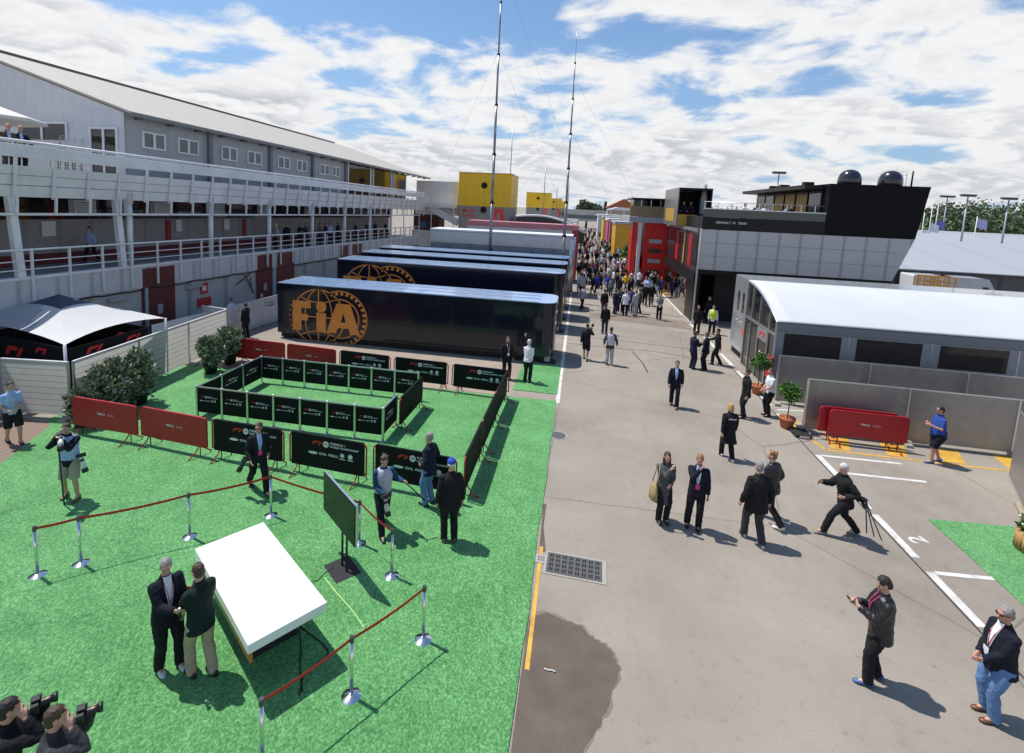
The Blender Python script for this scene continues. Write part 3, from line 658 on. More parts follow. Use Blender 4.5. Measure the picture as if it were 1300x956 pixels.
# lower columns and slanted main struts
for u in (153, 20):
    y = PL(u, 270).y
    mb = MB(); mb.beam((-.16, y - .06, 6.9), (-.03, y + .06, ZF), .20, .22); mb.build('slanted_column', white_paint, parent=pit, bevel=.01)
ys = [PL(u, 270).y for u in (167, 270, 344, 398.6, 439.4, 471.6, 498)]
for y in ys:
    c = MB().tube([(-.12, y, ZF), (-.12, y, 6.75)], .11, 16).build('column', white_paint, parent=pit)
    MB().lathe([(.15, 6.55), (.15, 6.95), (.2, 6.97), (.2, 7.03)], 12, (-.12, y, 0)).build('capital', steel_white, parent=c)
    MB().beam((-.12, y - .16, 6.1), (-.12, y - .16, 6.8), .07, .16).build('floodlight_box', grey_panel, parent=c)
# horizontal tube at mid height
MB().tube([(.02, YA, 6.13), (.02, YB, 6.13)], .045, 8).build('rail', steel_white, parent=pit)
# parapet: sloping boards, gap, top beam, posts
for z0, x0, z1, x1, m in ((6.68, -.10, 7.04, -.02, white_paint), (7.06, -.02, 7.36, .05, white_paint), (7.38, .05, 7.66, .12, white_paint)):
    mb = MB(); mb.add([(x0, YA, z0), (x0, YB + 1, z0), (x1, YB + 1, z1), (x1, YA, z1), (x0 - .05, YA, z0), (x0 - .05, YB + 1, z0), (x1 - .05, YB + 1, z1), (x1 - .05, YA, z1)], [(0, 1, 2, 3), (7, 6, 5, 4), (0, 4, 5, 1), (3, 2, 6, 7), (0, 3, 7, 4), (1, 5, 6, 2)])
    mb.build('parapet_board', m, parent=pit)
MB().box(.05, .22, YA, YB + 1, 7.92, 8.32).build('parapet_beam', white_paint, parent=pit, bevel=.015)
MB().tube([(.10, YA, 8.42), (.10, YB + 1, 8.42)], .05, 8).build('handrail', steel_white, parent=pit)
y0 = PL(67, 250).y
i = -7
while True:
    y = y0 + 1.17 * i; i += 1
    if y > YB + 1: break
    mb = MB(); mb.beam((.10, y, 6.13), (.14, y, 6.70), .06, .07); mb.beam((.02, y, 6.62), (.19, y, 7.95), .05, .09); mb.beam((.10, y, 8.30), (.10, y, 8.42), .04, .04); mb.build('parapet_post', steel_white, parent=pit)
MB().box(-4.5, .0, YA, YB + .9, 7.30, 7.42).build('terrace_deck', grey_panel, parent=pit)
# upper storey block and roof
e = PL(157, 139, -1.4); YG = e.y; ZE = e.z - .12; YE = YG + 37.0; XE = -1.4; XRG = -11.2; ZRG = ZE + .37 * (XE - XRG) * .86
mb = MB(); mb.box(-3.6, XE, YG, YE - 8, 7.42, ZE); mb.build('upper_wall', clad, parent=pit)
mb = MB(); mb.add([(XE + .003, YG - .01, 7.42), (XRG * 2 - XE, YG - .01, 7.42), (XRG * 2 - XE, YG - .01, ZE), (XRG, YG - .01, ZRG), (XE + .003, YG - .01, ZE)], [(0, 1, 2, 3, 4)]); mb.build('gable_wall', gable_m, parent=pit)
def roof(name, x0, z0, x1, z1, y0, y1, th, m):
    mb = MB(); mb.add([(x0, y0, z0), (x0, y1, z0), (x1, y1, z1), (x1, y0, z1), (x0, y0, z0 + th), (x0, y1, z0 + th), (x1, y1, z1 + th), (x1, y0, z1 + th)], [(0, 3, 2, 1), (4, 5, 6, 7), (0, 1, 5, 4), (1, 2, 6, 5), (2, 3, 7, 6), (3, 0, 4, 7)]); return mb.build(name, m, parent=pit)
rf = roof('roof', XE + .42, ZE - .05, XRG, ZRG + .05, YG - .12, YE, .09, roof_m)
roof('far_roof', XRG - .01, ZRG + .05, XRG * 2 - XE, ZE - .1, YG - .12, YE, .09, roof_m)
MB().beam((XRG, YG - .2, ZRG + .17), (XRG, YE - 3, ZRG + .17), .25, .14).build('ridge_cap', M('dark_ridge', (.12, .115, .11), .6), parent=pit)
MB().beam((XE + .46, YG - .1, ZE - .08), (XE + .46, YE, ZE - .08), .12, .13).build('gutter', M('gutter_grey', (.20, .20, .19), .5), parent=pit)
for k in range(23):
    y = YG + .5 + k * 1.6
    if y < YE - .2: MB().beam((XE, y, ZE - .16), (XE + .42, y, ZE - .14), .06, .10).build('eave_bracket', M('bracket_grey', (.13, .13, .125), .6), parent=pit)
for u, v in ((265, 190), (342, 210), (396, 215), (438, 222)):
    p = PL(u, v, XE); MB().box(XE, XE + .16, p.y - .12, p.y + .12, 7.42, ZE - .1).build('downpipe', M('pipe_grey', (.17, .18, .19), .5), parent=pit)
# windows of the upper storey
blind = M('window_blind', (.20, .21, .21), .5); wglass = M('window_glass', (.10, .115, .12), .12, spec=.6)
wh = [(180, 209), (225, 251), (280, 300), (313, 330), (313 + 38, 330 + 42)]
for ua, ub in ((180, 209), (225, 251), (280, 300), (313, 331), (352, 367), (376, 389), (405, 418), (421, 431)):
    a = PL(ua, 180, XE); b_ = PL(ub, 180, XE); ya, yb = a.y, b_.y; w = yb - ya; zc = 9.28
    f = MB()
    f.box(XE + .002, XE + .07, ya, yb, zc - .36, zc - .29); f.box(XE + .002, XE + .07, ya, yb, zc + .29, zc + .36); f.box(XE + .002, XE + .07, ya, ya + .07, zc - .29, zc + .29); f.box(XE + .002, XE + .07, yb - .07, yb, zc - .29, zc + .29); f.box(XE + .002, XE + .07, (ya + yb) / 2 - .06, (ya + yb) / 2 + .06, zc - .29, zc + .29)
    f = f.build('window', white_paint, parent=pit)
    MB().box(XE + .003, XE + .03, ya + .07, (ya + yb) / 2 - .06, zc - .29, zc + .29).build('pane', wglass, parent=f); MB().box(XE + .003, XE + .03, (ya + yb) / 2 + .06, yb - .07, zc - .29, zc + .29).build('pane', blind, parent=f)
# glazed end of the upper storey
for (ua, ub) in ((441, 470), (473, 496), (500, 515)):
    ya, yb = PL(ua, 230, XE).y, PL(ub, 230, XE).y
    f = MB().box(XE - .1, XE + .03, ya, yb, 7.42, ZE - .12).build('glazed_bay', dark_glass, parent=pit)
    mb = MB(); mb.box(XE + .031, XE + .07, ya, ya + .12, 7.42, ZE - .1); mb.box(XE + .031, XE + .07, yb - .12, yb, 7.42, ZE - .1); mb.box(XE + .031, XE + .06, ya + .12, yb - .12, 8.5, 8.58); mb.build('mullion', white_paint, parent=f)
# gable door and window band
def gable_piece(u0, v0, u1, v1):
    inv = PITM.inverted(); o = inv @ V((0, 0, CAM_H)); r = []
    for u, v in ((u0, v0), (u1, v1)):
        d = inv.to_3x3() @ (MW @ _ray(u, v)); r.append(o + d * ((YG - .02 - o.y) / d.y))
    return r[0].x, r[1].x, min(r[0].z, r[1].z), max(r[0].z, r[1].z)
for (u0, v0, u1, v1, nm) in ((114, 161, 151, 200, 'terrace_door'), (22, 154, 87, 178, 'window')):
    x0, x1, z0, z1 = gable_piece(u0, v0, u1, v1); y = YG - .02; z0 = 7.42 if nm == 'terrace_door' else z0
    mb = MB(); mb.box(x0, x1, y - .06, y, z1 - .09, z1); mb.box(x0, x0 + .09, y - .06, y, z0, z1 - .09); mb.box(x1 - .09, x1, y - .06, y, z0, z1 - .09); mb.box((x0 + x1) / 2 - .05, (x0 + x1) / 2 + .05, y - .06, y, z0, z1 - .09)
    f = mb.build(nm, white_paint, parent=pit)
    MB().box(x0 + .09, x1 - .09, y - .02, y - .003, z0, z1 - .09).build('pane', dark_glass, parent=f)
# lower wall doors, red shutters, pipes, signs
for (ua, ub, v0, v1) in ((180, 221, 338, 405), (326, 345, 340, 372), (351, 373, 335, 372), (431, 441, 312, 326), (446, 458, 312, 326)):
    ya, yb = PL(ua, 360).y, PL(ub, 360).y
    d = MB().box(-.019, .045, ya, yb, 0, ZF - .08).build('door', door_red, parent=pit)
    MB().box(.046, .06, ya + .15, yb - .1, 0, 1.55).build('opening', black_matt, parent=d)
    MB().box(.046, .07, (ya + yb) / 2 - .12, (ya + yb) / 2 + .12, 1.95, 2.35).build('door_sign', grey_panel, parent=d)
for u in (184, 346, 348, 432):
    y = PL(u, 370).y; MB().tube([(.06, y, 0), (.06, y, ZB)], .07, 8).build('drainpipe', grey_panel, parent=pit)
sg = M('hydrant_sign_red', (.5, .025, .03), .5)
p = PL(259, 366); MB().box(-.019, .02, p.y - .22, p.y + .22, p.z - .25, p.z + .25).build('hydrant_sign', sg, parent=pit)
MB().box(.021, .026, p.y - .11, p.y + .11, p.z - .12, p.z + .12).build('hydrant_symbol', print_white, parent=pit)
p = PL(259, 383); MB().box(-.019, .05, p.y - .4, p.y + .4, p.z - .2, p.z + .2).build('hose_cabinet', sg, parent=pit)
p = PL(245, 363); MB().box(-.019, .14, p.y - .45, p.y + .45, p.z - .09, p.z + .06).build('lamp_housing', grey_panel, parent=pit, bevel=.02)
p = PL(150, 379); MB().box(-.019, .14, p.y - .45, p.y + .45, p.z - .09, p.z + .06).build('lamp_housing', grey_panel, parent=pit, bevel=.02)
for ua, va, ub, vb in ((300, 362, 318, 347), (312, 350, 322, 372), (318, 352, 320, 370)):
    a, b_ = PL(ua, va, .1), PL(ub, vb, .1); MB().beam(a, b_, .04, .05).build('bracket', M('rusty_steel', (.10, .07, .055), .7), parent=pit)

# end stair and bridge block beyond the pit building
br = thing('bridge_block', 'white access bridge with railings and outside stair joining the pit building to the yellow tower', 'bridge', (0, 0, 0))
Yb = 64.5
a = AY(529, 229, Yb); b_ = AY(582, 229, Yb); c = AY(529, 262, Yb)
wht = ribbed('white_sheeting', (.62, .63, .65), 0, 1.1, .55, depth=.2, dark=.9)
MB().box(a.x, b_.x, Yb, Yb + 4, c.z - 1.0, a.z).build('wall', wht, parent=br)
MB().box(a.x - 1.2, b_.x, Yb - 1.6, Yb - .01, AY(529, 259, Yb).z - .35, AY(529, 259, Yb).z).build('deck', white_paint, parent=br)
z = AY(529, 259, Yb).z
for k in range(3): MB().tube([(a.x - 1.2, Yb - 1.55, z + .35 + k * .33), (b_.x, Yb - 1.55, z + .35 + k * .33)], .03, 6).build('rail', steel_white, parent=br)
for x in (a.x - 1.1, a.x + 1, a.x + 2.6, b_.x - .1): MB().beam((x, Yb - 1.55, 0), (x, Yb - 1.55, z + 1.1), .09, .09).build('post', steel_white, parent=br)
p, q = AY(545, 263, Yb - 1.2), AY(582, 283, Yb - 1.2)
mb = MB(); mb.beam(p, q, .9, .18, up=(0, 1, 0)); mb.beam(p + V((0, -.45, .9)), q + V((0, -.45, .9)), .06, .06); mb.build('stair', white_paint, parent=br)
for i in range(6):
    w = p.lerp(q, i / 5); MB().beam(w + V((0, -.45, 0)), w + V((0, -.45, .9)), .04, .04).build('baluster', steel_white, parent=br)
x0, x1 = AY(524, 300, Yb).x, AY(556, 300, Yb).x
MB().box(x0, x1, Yb + .2, Yb + 3, 0, z - .6).build('back_wall', M('brick_dark_red', (.09, .028, .026), .8, var=.3), parent=br)
MB().box(x0, x1, Yb - .4, Yb - .3, AY(524, 304, Yb).z - .8, AY(524, 291, Yb).z).build('landing_wall', wht, parent=br)
MB().box(x0 + .9, x0 + 2.0, Yb - .6, Yb - .41, AY(530, 288, Yb).z, AY(530, 281, Yb).z).build('blue_crate', M('blue_plastic', (.04, .13, .22), .5), parent=br)

# yellow media towers
yel = ribbed('yellow_cladding', (.90, .54, .015), 0, 2.4, .5, depth=.15, dark=.93, var=.06); tcon = M('grey_concrete_tower', (.30, .285, .25), .7, var=.12, scale=.5, dirt=.3); red_l = M('red_lettering', (.78, .05, .03), .5)
TY, TD = 62.0, 6.5
for i in range(4):
    y = TY + 78 * i; x0, x1 = AY(583, 221, TY).x, AY(650, 221, TY).x; zt = AY(615, 220.5, TY).z; zm = AY(615, 262, TY).z
    lab = ['large yellow and grey tower with red words Media Center and a big red A', 'yellow topped tower just behind the Media Center tower', 'third yellow tower in the receding row', 'farthest and smallest of the yellow towers'][i]
    t = thing('media_tower', lab, 'tower', (0, y, 0), 0, 'yellow towers in a row along the paddock')
    MB().box(x0, x1, 0, TD, zm, zt).build('yellow_top', yel, parent=t); MB().box(x0 + .1, x1 - .02, .03, TD - .03, 0, zm - .002).build('concrete_base', tcon, parent=t)
    MB().box(x0 - .03, x1 + .03, -.03, TD + .03, zt + .001, zt + .12).build('roof_edge', M('yellow_trim', (.55, .33, .02), .5), parent=t)
    xc = AY(615, 236, TY).x
    for zz in (AY(615, 235.5, TY).z, AY(615, 266.5, TY).z):
        mb = MB(); mb.rings([[V((xc + r * math.cos(k * .314), yy, zz + r * math.sin(k * .314))) for k in range(20)] for r, yy in ((.38, -.06), (.30, -.06), (.30, -.05))], cap=True); mb.build('porthole', black_paint, parent=t)
    mb = MB()
    if i == 0:
        a = AY(595, 267, TY)
        put_text(mb, 'Media', .68, (a.x - .02, .025, a.z - .02), (1, 0, 0), (0, 0, 1)); put_text(mb, 'Center', .68, (a.x + .1, .025, a.z - .62), (1, 0, 0), (0, 0, 1))
        mb.build('lettering', red_l, parent=t); mb = MB()
    a = AY(625, 264.5, TY); b_ = AY(643, 300, TY); h = a.z - b_.z
    mb.prism([(0, -h), (.62, 0), (1.55, 0), (2.2, -h), (1.55, -h), (1.12, -.5), (.98, -.5), (.72, -h)], (a.x - .05, .026, a.z), (1, 0, 0), (0, 0, 1), -.02) if False else mb.prism([(0, -h), (.55, -h), (.95, -.55), (1.2, -.55), (1.55, -h), (2.15, -h), (1.6, 0), (.6, 0)], (a.x - .25, .029, a.z), (1, 0, 0), (0, 0, 1), .02)
    mb.build('big_letter', red_l, parent=t)

# white ribbed fence with marquee
fen = translucent(ribbed('white_ribbed_fence', (.70, .68, .63), 2, .19, .5, depth=.5, dark=.55), .5, (.7, .68, .63))
c0, c1, c2 = V((-14.95, 12.4, 0)), V((-15.75, 20.3, 0)), V((-21.5, 11.5, 0))
def fence_run(a, b_, n, label, h=1.78):
    d = b_ - a; L_ = d.length; t = thing('fence', label, 'fence', a, math.atan2(d.y, d.x))
    for i in range(n):
        x0, x1 = L_ * i / n + .03, L_ * (i + 1) / n - .03
        MB().quad((x0, 0, .10), (x1, 0, .10), (x1, 0, h), (x0, 0, h)).build('panel', fen, parent=t)
    for i in range(n + 1):
        x = min(max(L_ * i / n, .03), L_ - .03); MB().box(x - .028, x + .028, -.028, .028, 0, h + .02).build('post', alu, parent=t)
        MB().box(x - .12, x + .12, -.35, .35, .0, .09).build('foot', conc, parent=t)
    MB().box(.03, L_ - .03, -.03, .03, h + .001, h + .03).build('top_rail', white_paint, parent=t)
    return t
fence_run(c0 + V((-.02, .05, 0)), c1, 3, 'white ribbed fence beside the bushes, running along the carpet')
fence_run(c2, c0 + V((-.06, -.02, 0)), 3, 'white ribbed fence facing the camera behind the man in the light blue polo')
fence_run(c1 + V((-.05, .03, 0)), V((-17.3, 20.6, 0)), 1, 'short white fence closing the marquee yard behind the bushes', 1.78)
mq = thing('marquee', 'black hospitality tent with red logo marks under a white canopy with dark blue top', 'tent', (0, 0, 0))
navy_c = M('canopy_navy', (.05, .065, .11), .6); can_shade = translucent(M('canopy_shade', (.50, .51, .54), .6), .25, (.5, .5, .5)); wcan = translucent(M('canopy_white', (.80, .80, .80), .6, var=.03), .35, (.8, .8, .8))  # grey is the white canopy's left face with its shade put into the colour
Z1 = 2.22
k1, k2, k3 = G(82, 438, Z1), G(210, 404, Z1), G(-70, 408, Z1)
k4 = k2 + k3 - k1; ap = (k1 + k2 + k3 + k4) / 4 + V((0, 0, .95))
def canopy_tri(a, b_, mats, name):
    mb = MB(); n = 10; rows = []
    for i in range(n + 1):
        s = i / n; row = []
        for j in range(n + 1):
            w = j / n; e = a.lerp(b_, w); sag = .28 * (1 - (2 * w - 1) ** 2) * (1 - s)
            p = e.lerp(ap, s); p.z = Z1 + (ap.z - Z1) * (s ** 1.25) + sag * .55
            inn = (a.lerp(b_, .5)).lerp(ap, .35) - a.lerp(b_, .5); p += V((inn.x, inn.y, 0)) * .22 * (1 - (2 * w - 1) ** 2) * (1 - s)
            row.append(p)
        rows.append(row)
    vs = [p for r in rows for p in r]; m_ = n + 1
    for i in range(n):
        for j in range(n): mb.add([rows[i][j], rows[i][j + 1], rows[i + 1][j + 1], rows[i + 1][j]], [(0, 1, 2, 3)], (1 if i >= 7 else 0 if name != 'blue' else 0 if j >= n - 3 - i // 3 else 2), True)  # left face takes the painted shade grey, with a white strip by its ridge
    o = mb.build('canopy', mats + [can_shade], parent=mq); return o
for a, b_, nm in ((k1, k2, 'w'), (k2, k4, 'w'), (k4, k3, 'w'), (k3, k1, 'blue')): canopy_tri(a, b_, [wcan, navy_c], nm)
for a in (k1, k2, k3, k4): MB().tube([a, V((a.x * .97 + ap.x * .03, a.y * .97 + ap.y * .03, 0))], .04, 8).build('pole', steel_white, parent=mq)
ux = (k3 - k1).normalized(); uy = (k2 - k1).normalized(); ux.z = uy.z = 0
bm0 = k1 + ux * .35 + uy * .35; bm0.z = 0
mb = MB(); A = [bm0, bm0 + ux * 4.2, bm0 + ux * 4.2 + uy * 3.0, bm0 + uy * 3.0]
for i in range(4):
    p, q = A[i], A[(i + 1) % 4]; n_ = (q - p).cross(V((0, 0, 1))).normalized() * .04
    mb.add([p + n_, q + n_, q + n_ + V((0, 0, 1.95)), p + n_ + V((0, 0, 1.95)), p - n_, q - n_, q - n_ + V((0, 0, 1.95)), p - n_ + V((0, 0, 1.95))], [(0, 1, 2, 3), (7, 6, 5, 4), (0, 3, 7, 4), (1, 5, 6, 2), (3, 2, 6, 7)])
mb.build('side_wall', black_cloth, parent=mq)
LOGO = [(0, 0), (.10, .16), (.17, .22), (.50, .22), (.44, .13), (.24, .13), (.20, .10), (.13, 0)], [(.18, 0), (.25, .085), (.40, .085), (.34, 0)], [(.40, 0), (.56, .22), (.68, .22), (.53, 0)]
def red_mark(mb, o, ax, ay, s, m=0, d=.006):
    "slanted racing mark in three red strokes"
    for poly in LOGO[:1] + LOGO[2:]: mb.prism([(x * s, y * s) for x, y in poly], o, ax, ay, d, m)
for o, a_, s_ in ((bm0 + uy * .5 - ux * .05 + V((0, 0, 1.62)), uy, .95), (bm0 + uy * 2.0 - ux * .05 + V((0, 0, 1.62)), uy, .95), (bm0 + ux * 1.6 - uy * .05 + V((0, 0, 1.62)), -ux, .9), (bm0 + ux * 3.2 - uy * .05 + V((0, 0, 1.35)), -ux, 1.5)):
    mb = MB(); red_mark(mb, o, a_, V((0, 0, 1)), s_); mb.build('red_logo_mark', print_red, parent=mq)
# white hoardings with black marks along the pit wall
swb = M('hoarding_print', (.03, .03, .035), .5); hp = M('hoarding_white', (.52, .55, .60), .5)
hb0, hb1 = V((-17.15, 17.6, 0)), V((-16.35, 27.2, 0)); d = (hb1 - hb0); n_ = 10; dn = d.normalized()
rz = math.atan2(d.y, d.x)
for i in range(n_):
    L_ = d.length / n_
    t = thing('hoarding_panel', '%s white hoarding panel %s from the left along the pit wall' % ('swoosh marked' if i % 2 else 'plain', ordinal(i)), 'hoarding', hb0 + dn * L_ * i, rz, 'white hoarding panels along the pit wall')
    MB().box(.012, L_ - .012, -.02, .02, .06, 1.55).build('panel', hp, parent=t); mb = MB(); mb.box(-.012, .012, -.03, .03, 0, 1.58); mb.build('frame', alu, parent=t)
    if i % 2:
        mb = MB(); c_ = (L_ / 2, -.021, 1.15); pl = [(.34 * math.cos(a), .12 * math.sin(a)) for a in [math.pi + .2 + k * .27 for k in range(11)]] + [(.32 * math.cos(a), .06 * math.sin(a) + .01) for a in [2 * math.pi - .25 - k * .27 for k in range(10)]]
        mb.prism(pl, c_, (1, 0, 0), (0, 0, 1), .005); put_text(mb, 'PIRELLI', .10, (L_ / 2, -.021, 1.2), (1, 0, 0), (0, 0, 1)) if False else mb.prism([(-.2, .05), (.26, .08), (.26, .13), (-.2, .10)], c_, (1, 0, 0), (0, 0, 1), .005); mb.build('mark', swb, parent=t)
# terrace parasol at far left and stacked chairs by the gable
t = thing('parasol', 'large cream parasol on the upper terrace in front of the gable', 'parasol', tuple(AY(-45, 150, 17.2)))
cr_m = M('cream_canvas', (.66, .62, .55), .7)
mb = MB(); mb.rings([[V((r * math.cos(k * math.pi / 4 + .2), r * math.sin(k * math.pi / 4 + .2), z)) for k in range(8)] for r, z in ((2.6, 0), (2.6, .12), (.05, 1.0))], smooth=False); mb.build('canopy', cr_m, parent=t)
MB().tube([(0, 0, .05), (0, 0, 7.45 - t.location.z)], .04, 8).build('pole', alu, parent=t)
def terrace_pt(u, v, x): 
    m_ = PITM; return m_ @ PL(u, v, x)
for k, u in enumerate((75, 84, 93, 102)):
    p = terrace_pt(u, 190, -.95); m_ = PITM; l = m_.inverted() @ p; p = m_ @ V((l.x, l.y, 7.43))
    t = thing('stacked_chairs', 'stack of metal terrace chairs by the gable wall, %s from the left' % ordinal(k), 'chairs', p, 0, 'chair stacks on the upper terrace')
    for s in range(9):
        z = .105 * s; mb = MB()
        for x in (-.2, .2):
            for y in (-.2, .2): mb.tube([(x, y, z), (x * .95, y, z + .44)], .012, 5)
        mb.tube([(-.2, .2, z + .44), (-.2, .26, z + .85), (.2, .26, z + .85), (.2, .2, z + .44)], .014, 5); mb.box(-.2, .2, -.2, .2, z + .43, z + .45); mb.build('chair', alu, parent=t)
# ------------------------------------------------------------------ crowd barriers
def barrier_master(kind):
    red = kind == 'red'; L_ = 2.22; H_ = 1.08
    t = thing('crowd_barrier', 'x', 'barrier')
    mb = MB(); r = .12; w = L_ / 2 - .02
    loop = [(-w, 0, .28), (-w, 0, H_ - r - .0)] + [(-w + r - r * math.cos(a), 0, H_ - r + r * math.sin(a)) for a in (.4, .8, 1.2, 1.57)] + [(w - r + r * math.sin(a), 0, H_ - r + r * math.cos(a)) for a in (0, .4, .8, 1.2)] + [(w, 0, H_ - r), (w, 0, .28)]
    mb.tube(loop, .021, 8); mb.tube([(-w, 0, .29), (w, 0, .29)], .019, 8)
    for i in range(11): x = -w + (i + 1) * 2 * w / 12; mb.tube([(x, 0, .29), (x, 0, H_ - .02)], .008, 5)
    mb.build('frame', red_paint, parent=t)
    def rr(x0, x1, z0, z1, r):
        p = []
        for cx, cz, a0 in ((x1 - r, z1 - r, 0), (x0 + r, z1 - r, 1.571), (x0 + .03, z0 + .03, 3.142), (x1 - .03, z0 + .03, 4.712)):
            q = r if a0 < 2 else .03
            p += [(cx + q * math.cos(a0 + k * .3142), cz + q * math.sin(a0 + k * .3142)) for k in range(6)]
        return p
    if red: pol = rr(-w - .03, w + .03, .27, H_ + .03, .11)
    else: pol = rr(-w + .06, w - .06, .24, H_ + .028, .05)
    mb = MB(); mb.prism(pol, (0, .028, 0), (1, 0, 0), (0, 0, 1), .056); mb.build('cover', red_cloth if red else black_cloth, parent=t, bevel=.012)
    for x in (-w + .24, w - .24):
        mb = MB(); mb.tube([(x - .02, -.36, .014), (x, -.10, .17), (x, -.02, .27)], .017, 6); mb.tube([(x + .04, .36, .014), (x + .12, .22, .10), (x, .02, .27)], .017, 6); mb.box(x - .05, x + .01, -.40, -.32, 0, .02); mb.box(x + .01, x + .07, .33, .39, 0, .02)
        mb.build('foot', red_paint, parent=t); MB().tube([(x + .03, 0, .0), (x + .03, 0, .28)], .014, 6).build('leg', M('dark_leg', (.10, .012, .012), .5), parent=t)
    mb = MB()
    if red:
        put_text(mb, 'PIRELLI', .085, (-.09, -.030, .72), (1, 0, 0), (0, 0, 1), 0); mb.box(.12, .34, -.034, -.0295, .695, .705, 1)
        mb.box(.12, .34, -.034, -.0295, .735, .745, 1)
        for k in range(5): mb.box(.125 + k * .045, .155 + k * .045, -.034, -.0295, .708, .732, 1)
    else: sponsor(mb, -.78, .80, 1.6, -.030)
    mb.build('print', [print_white, M('print_pink', (.55, .22, .22), .5)] if red else [print_red, print_white], parent=t)
    return t
def sponsor(mb, x, z, s, y):
    "racing mark, roundel, two lines of words and a row of small marks"
    red_mark(mb, (x + .22 * s, y, z + .045 * s), (1, 0, 0), (0, 0, 1), .27 * s, 0, .004)
    mb.prism([(x + (.47 + .052 * math.cos(a)) * s, z + (.07 + .052 * math.sin(a)) * s) for a in [k * .3927 for k in range(16)]], (0, y, 0), (1, 0, 0), (0, 0, 1), .003, 1)
    put_text(mb, 'FIA', .05 * s, (x + .47 * s, y - .004, z + .07 * s), (1, 0, 0), (0, 0, 1), 0, depth=.002)
    put_text(mb, 'FORMULA 1', .052 * s, (x + .68 * s, y, z + .095 * s), (1, 0, 0), (0, 0, 1), 1, sx=1.0)
    put_text(mb, 'WORLD CHAMPIONSHIP', .045 * s, (x + .79 * s, y, z + .045 * s), (1, 0, 0), (0, 0, 1), 1)
    zz = z - .10 * s
    mb.prism([(x + (.24 + .085 * math.cos(a)) * s, zz + (.022 * math.sin(a)) * s) for a in [k * .3927 for k in range(16)]], (0, y, 0), (1, 0, 0), (0, 0, 1), .003, 1)
    put_text(mb, 'DHL', .055 * s, (x + .42 * s, y, zz), (1, 0, 0), (0, 0, 1), 1, sx=1.25)
    put_text(mb, 'PIRELLI', .055 * s, (x + .60 * s, y, zz), (1, 0, 0), (0, 0, 1), 1)
    for dx, q in ((.76, .045), (.90, .052)):
        mb.prism([(x + (dx + q * math.cos(a) * (1 if k % 2 else .55)) * s, zz + .03 * s + (q * math.sin(a) * (1 if k % 2 else .6)) * s) for k, a in enumerate([k * .3927 for k in range(16)])], (0, y, 0), (1, 0, 0), (0, 0, 1), .003, 1)
        mb.box(x + (dx - .05) * s, x + (dx + .05) * s, y - .003, y, zz - .035 * s, zz - .022 * s, 1)
bred = barrier_master('red'); bblk = barrier_master('black'); usedb = {}
def place_barrier(src, x, y, rz, label):
    o = src if src.name not in usedb else dup(src)
    usedb[src.name] = 1; o.location = (x, y, 0); o.rotation_euler.z = rz; o['label'] = label; o['group'] = 'crowd control barriers with cloth covers'
def row(p, q, ks, names):
    p, q = V((*p, 0)), V((*q, 0)); n = len(ks); d = (q - p); rz = math.atan2(d.y, d.x)
    for i, k in enumerate(ks):
        c = p + d * ((i + .5) / n); place_barrier(bred if k == 'r' else bblk, c.x, c.y, rz + R(random.uniform(-2.4, 2.4)), names[i])
row((-14.1, 11.65), (-2.45, 11.05), 'rrbbb', ['red barrier in front of the left bushes, leftmost of the front row', 'red barrier in the front row next to the black sponsor barriers', 'black sponsor barrier behind the man in the black jacket, right of the front red ones', 'black sponsor barrier in the middle of the front row, between two other black ones', 'black sponsor barrier behind the man in the navy jacket, right end of the front row'])
row((-13.9, 18.45), (-2.15, 17.75), 'rrbbb', ['red barrier leftmost of the back row, near the far bush', 'red barrier in the back row below the gold emblem of the navy truck', 'black sponsor barrier in the back row next to the red one', 'black sponsor barrier in the middle of the three at the back below the truck', 'black sponsor barrier right end of the back row, near the man in white'])
row((-2.33, 17.75), (-2.36, 11.1), 'bbb', ['black sponsor barrier at the far end of the side row along the lane', 'black sponsor barrier in the middle of the side row along the lane', 'black sponsor barrier nearest in the side row, behind the man in the blue cap'])
row((-5.05, 16.3), (-5.12, 14.1), 'b', ['black sponsor barrier standing sideways at the right end of the banner pen'])
place_barrier(bred, 9.35, 17.10, R(-1.5), 'front red barrier of two leaning stored against the right grey fence'); place_barrier(bred, 9.15, 17.32, R(-1.5), 'rear red barrier of two stored against the right grey fence')

# ------------------------------------------------------------------ banner pen (posts and banners)
def post_master():
    t = thing('banner_post', 'x', 'post')
    MB().box(-.032, .032, -.032, .032, .02, 1.06).build('shaft', alu, parent=t, bevel=.006); MB().lathe([(.17, 0), (.17, .008), (.10, .02), (.05, .024)], 24).build('base', M('silver_base', (.55, .55, .57), .3, .7), parent=t)
    return t
pm = post_master()
def banner_master(w):
    t = thing('banner', 'x', 'banner')
    MB().box(-w / 2 + .034, w / 2 - .034, -.006, .006, .20, 1.0).build('cloth', black_cloth, parent=t)
    MB().box(-w / 2 + .034, w / 2 - .034, -.018, .018, 1.002, 1.04).build('rail', alu, parent=t)
    mb = MB(); sponsor(mb, -.46, .66, .72, -.007); mb.build('print', [print_red, print_white], parent=t); return t
PX0, PX1, PY0, PY1 = -11.55, -5.36, 13.45, 16.72
wb = (PX1 - PX0) / 7; bm1 = banner_master(wb); wl_ = (PY1 - PY0) / 3; bm2 = banner_master(wl_)
fb = [0, 0, 0]
def place(src, k, loc, rz, label, group):
    o = src if not fb[k] else dup(src); fb[k] = 1; o.location = loc; o.rotation_euler.z = rz; o['label'] = label; o['group'] = group
GP, GB = 'silver posts of the banner pen', 'black banners of the pen'
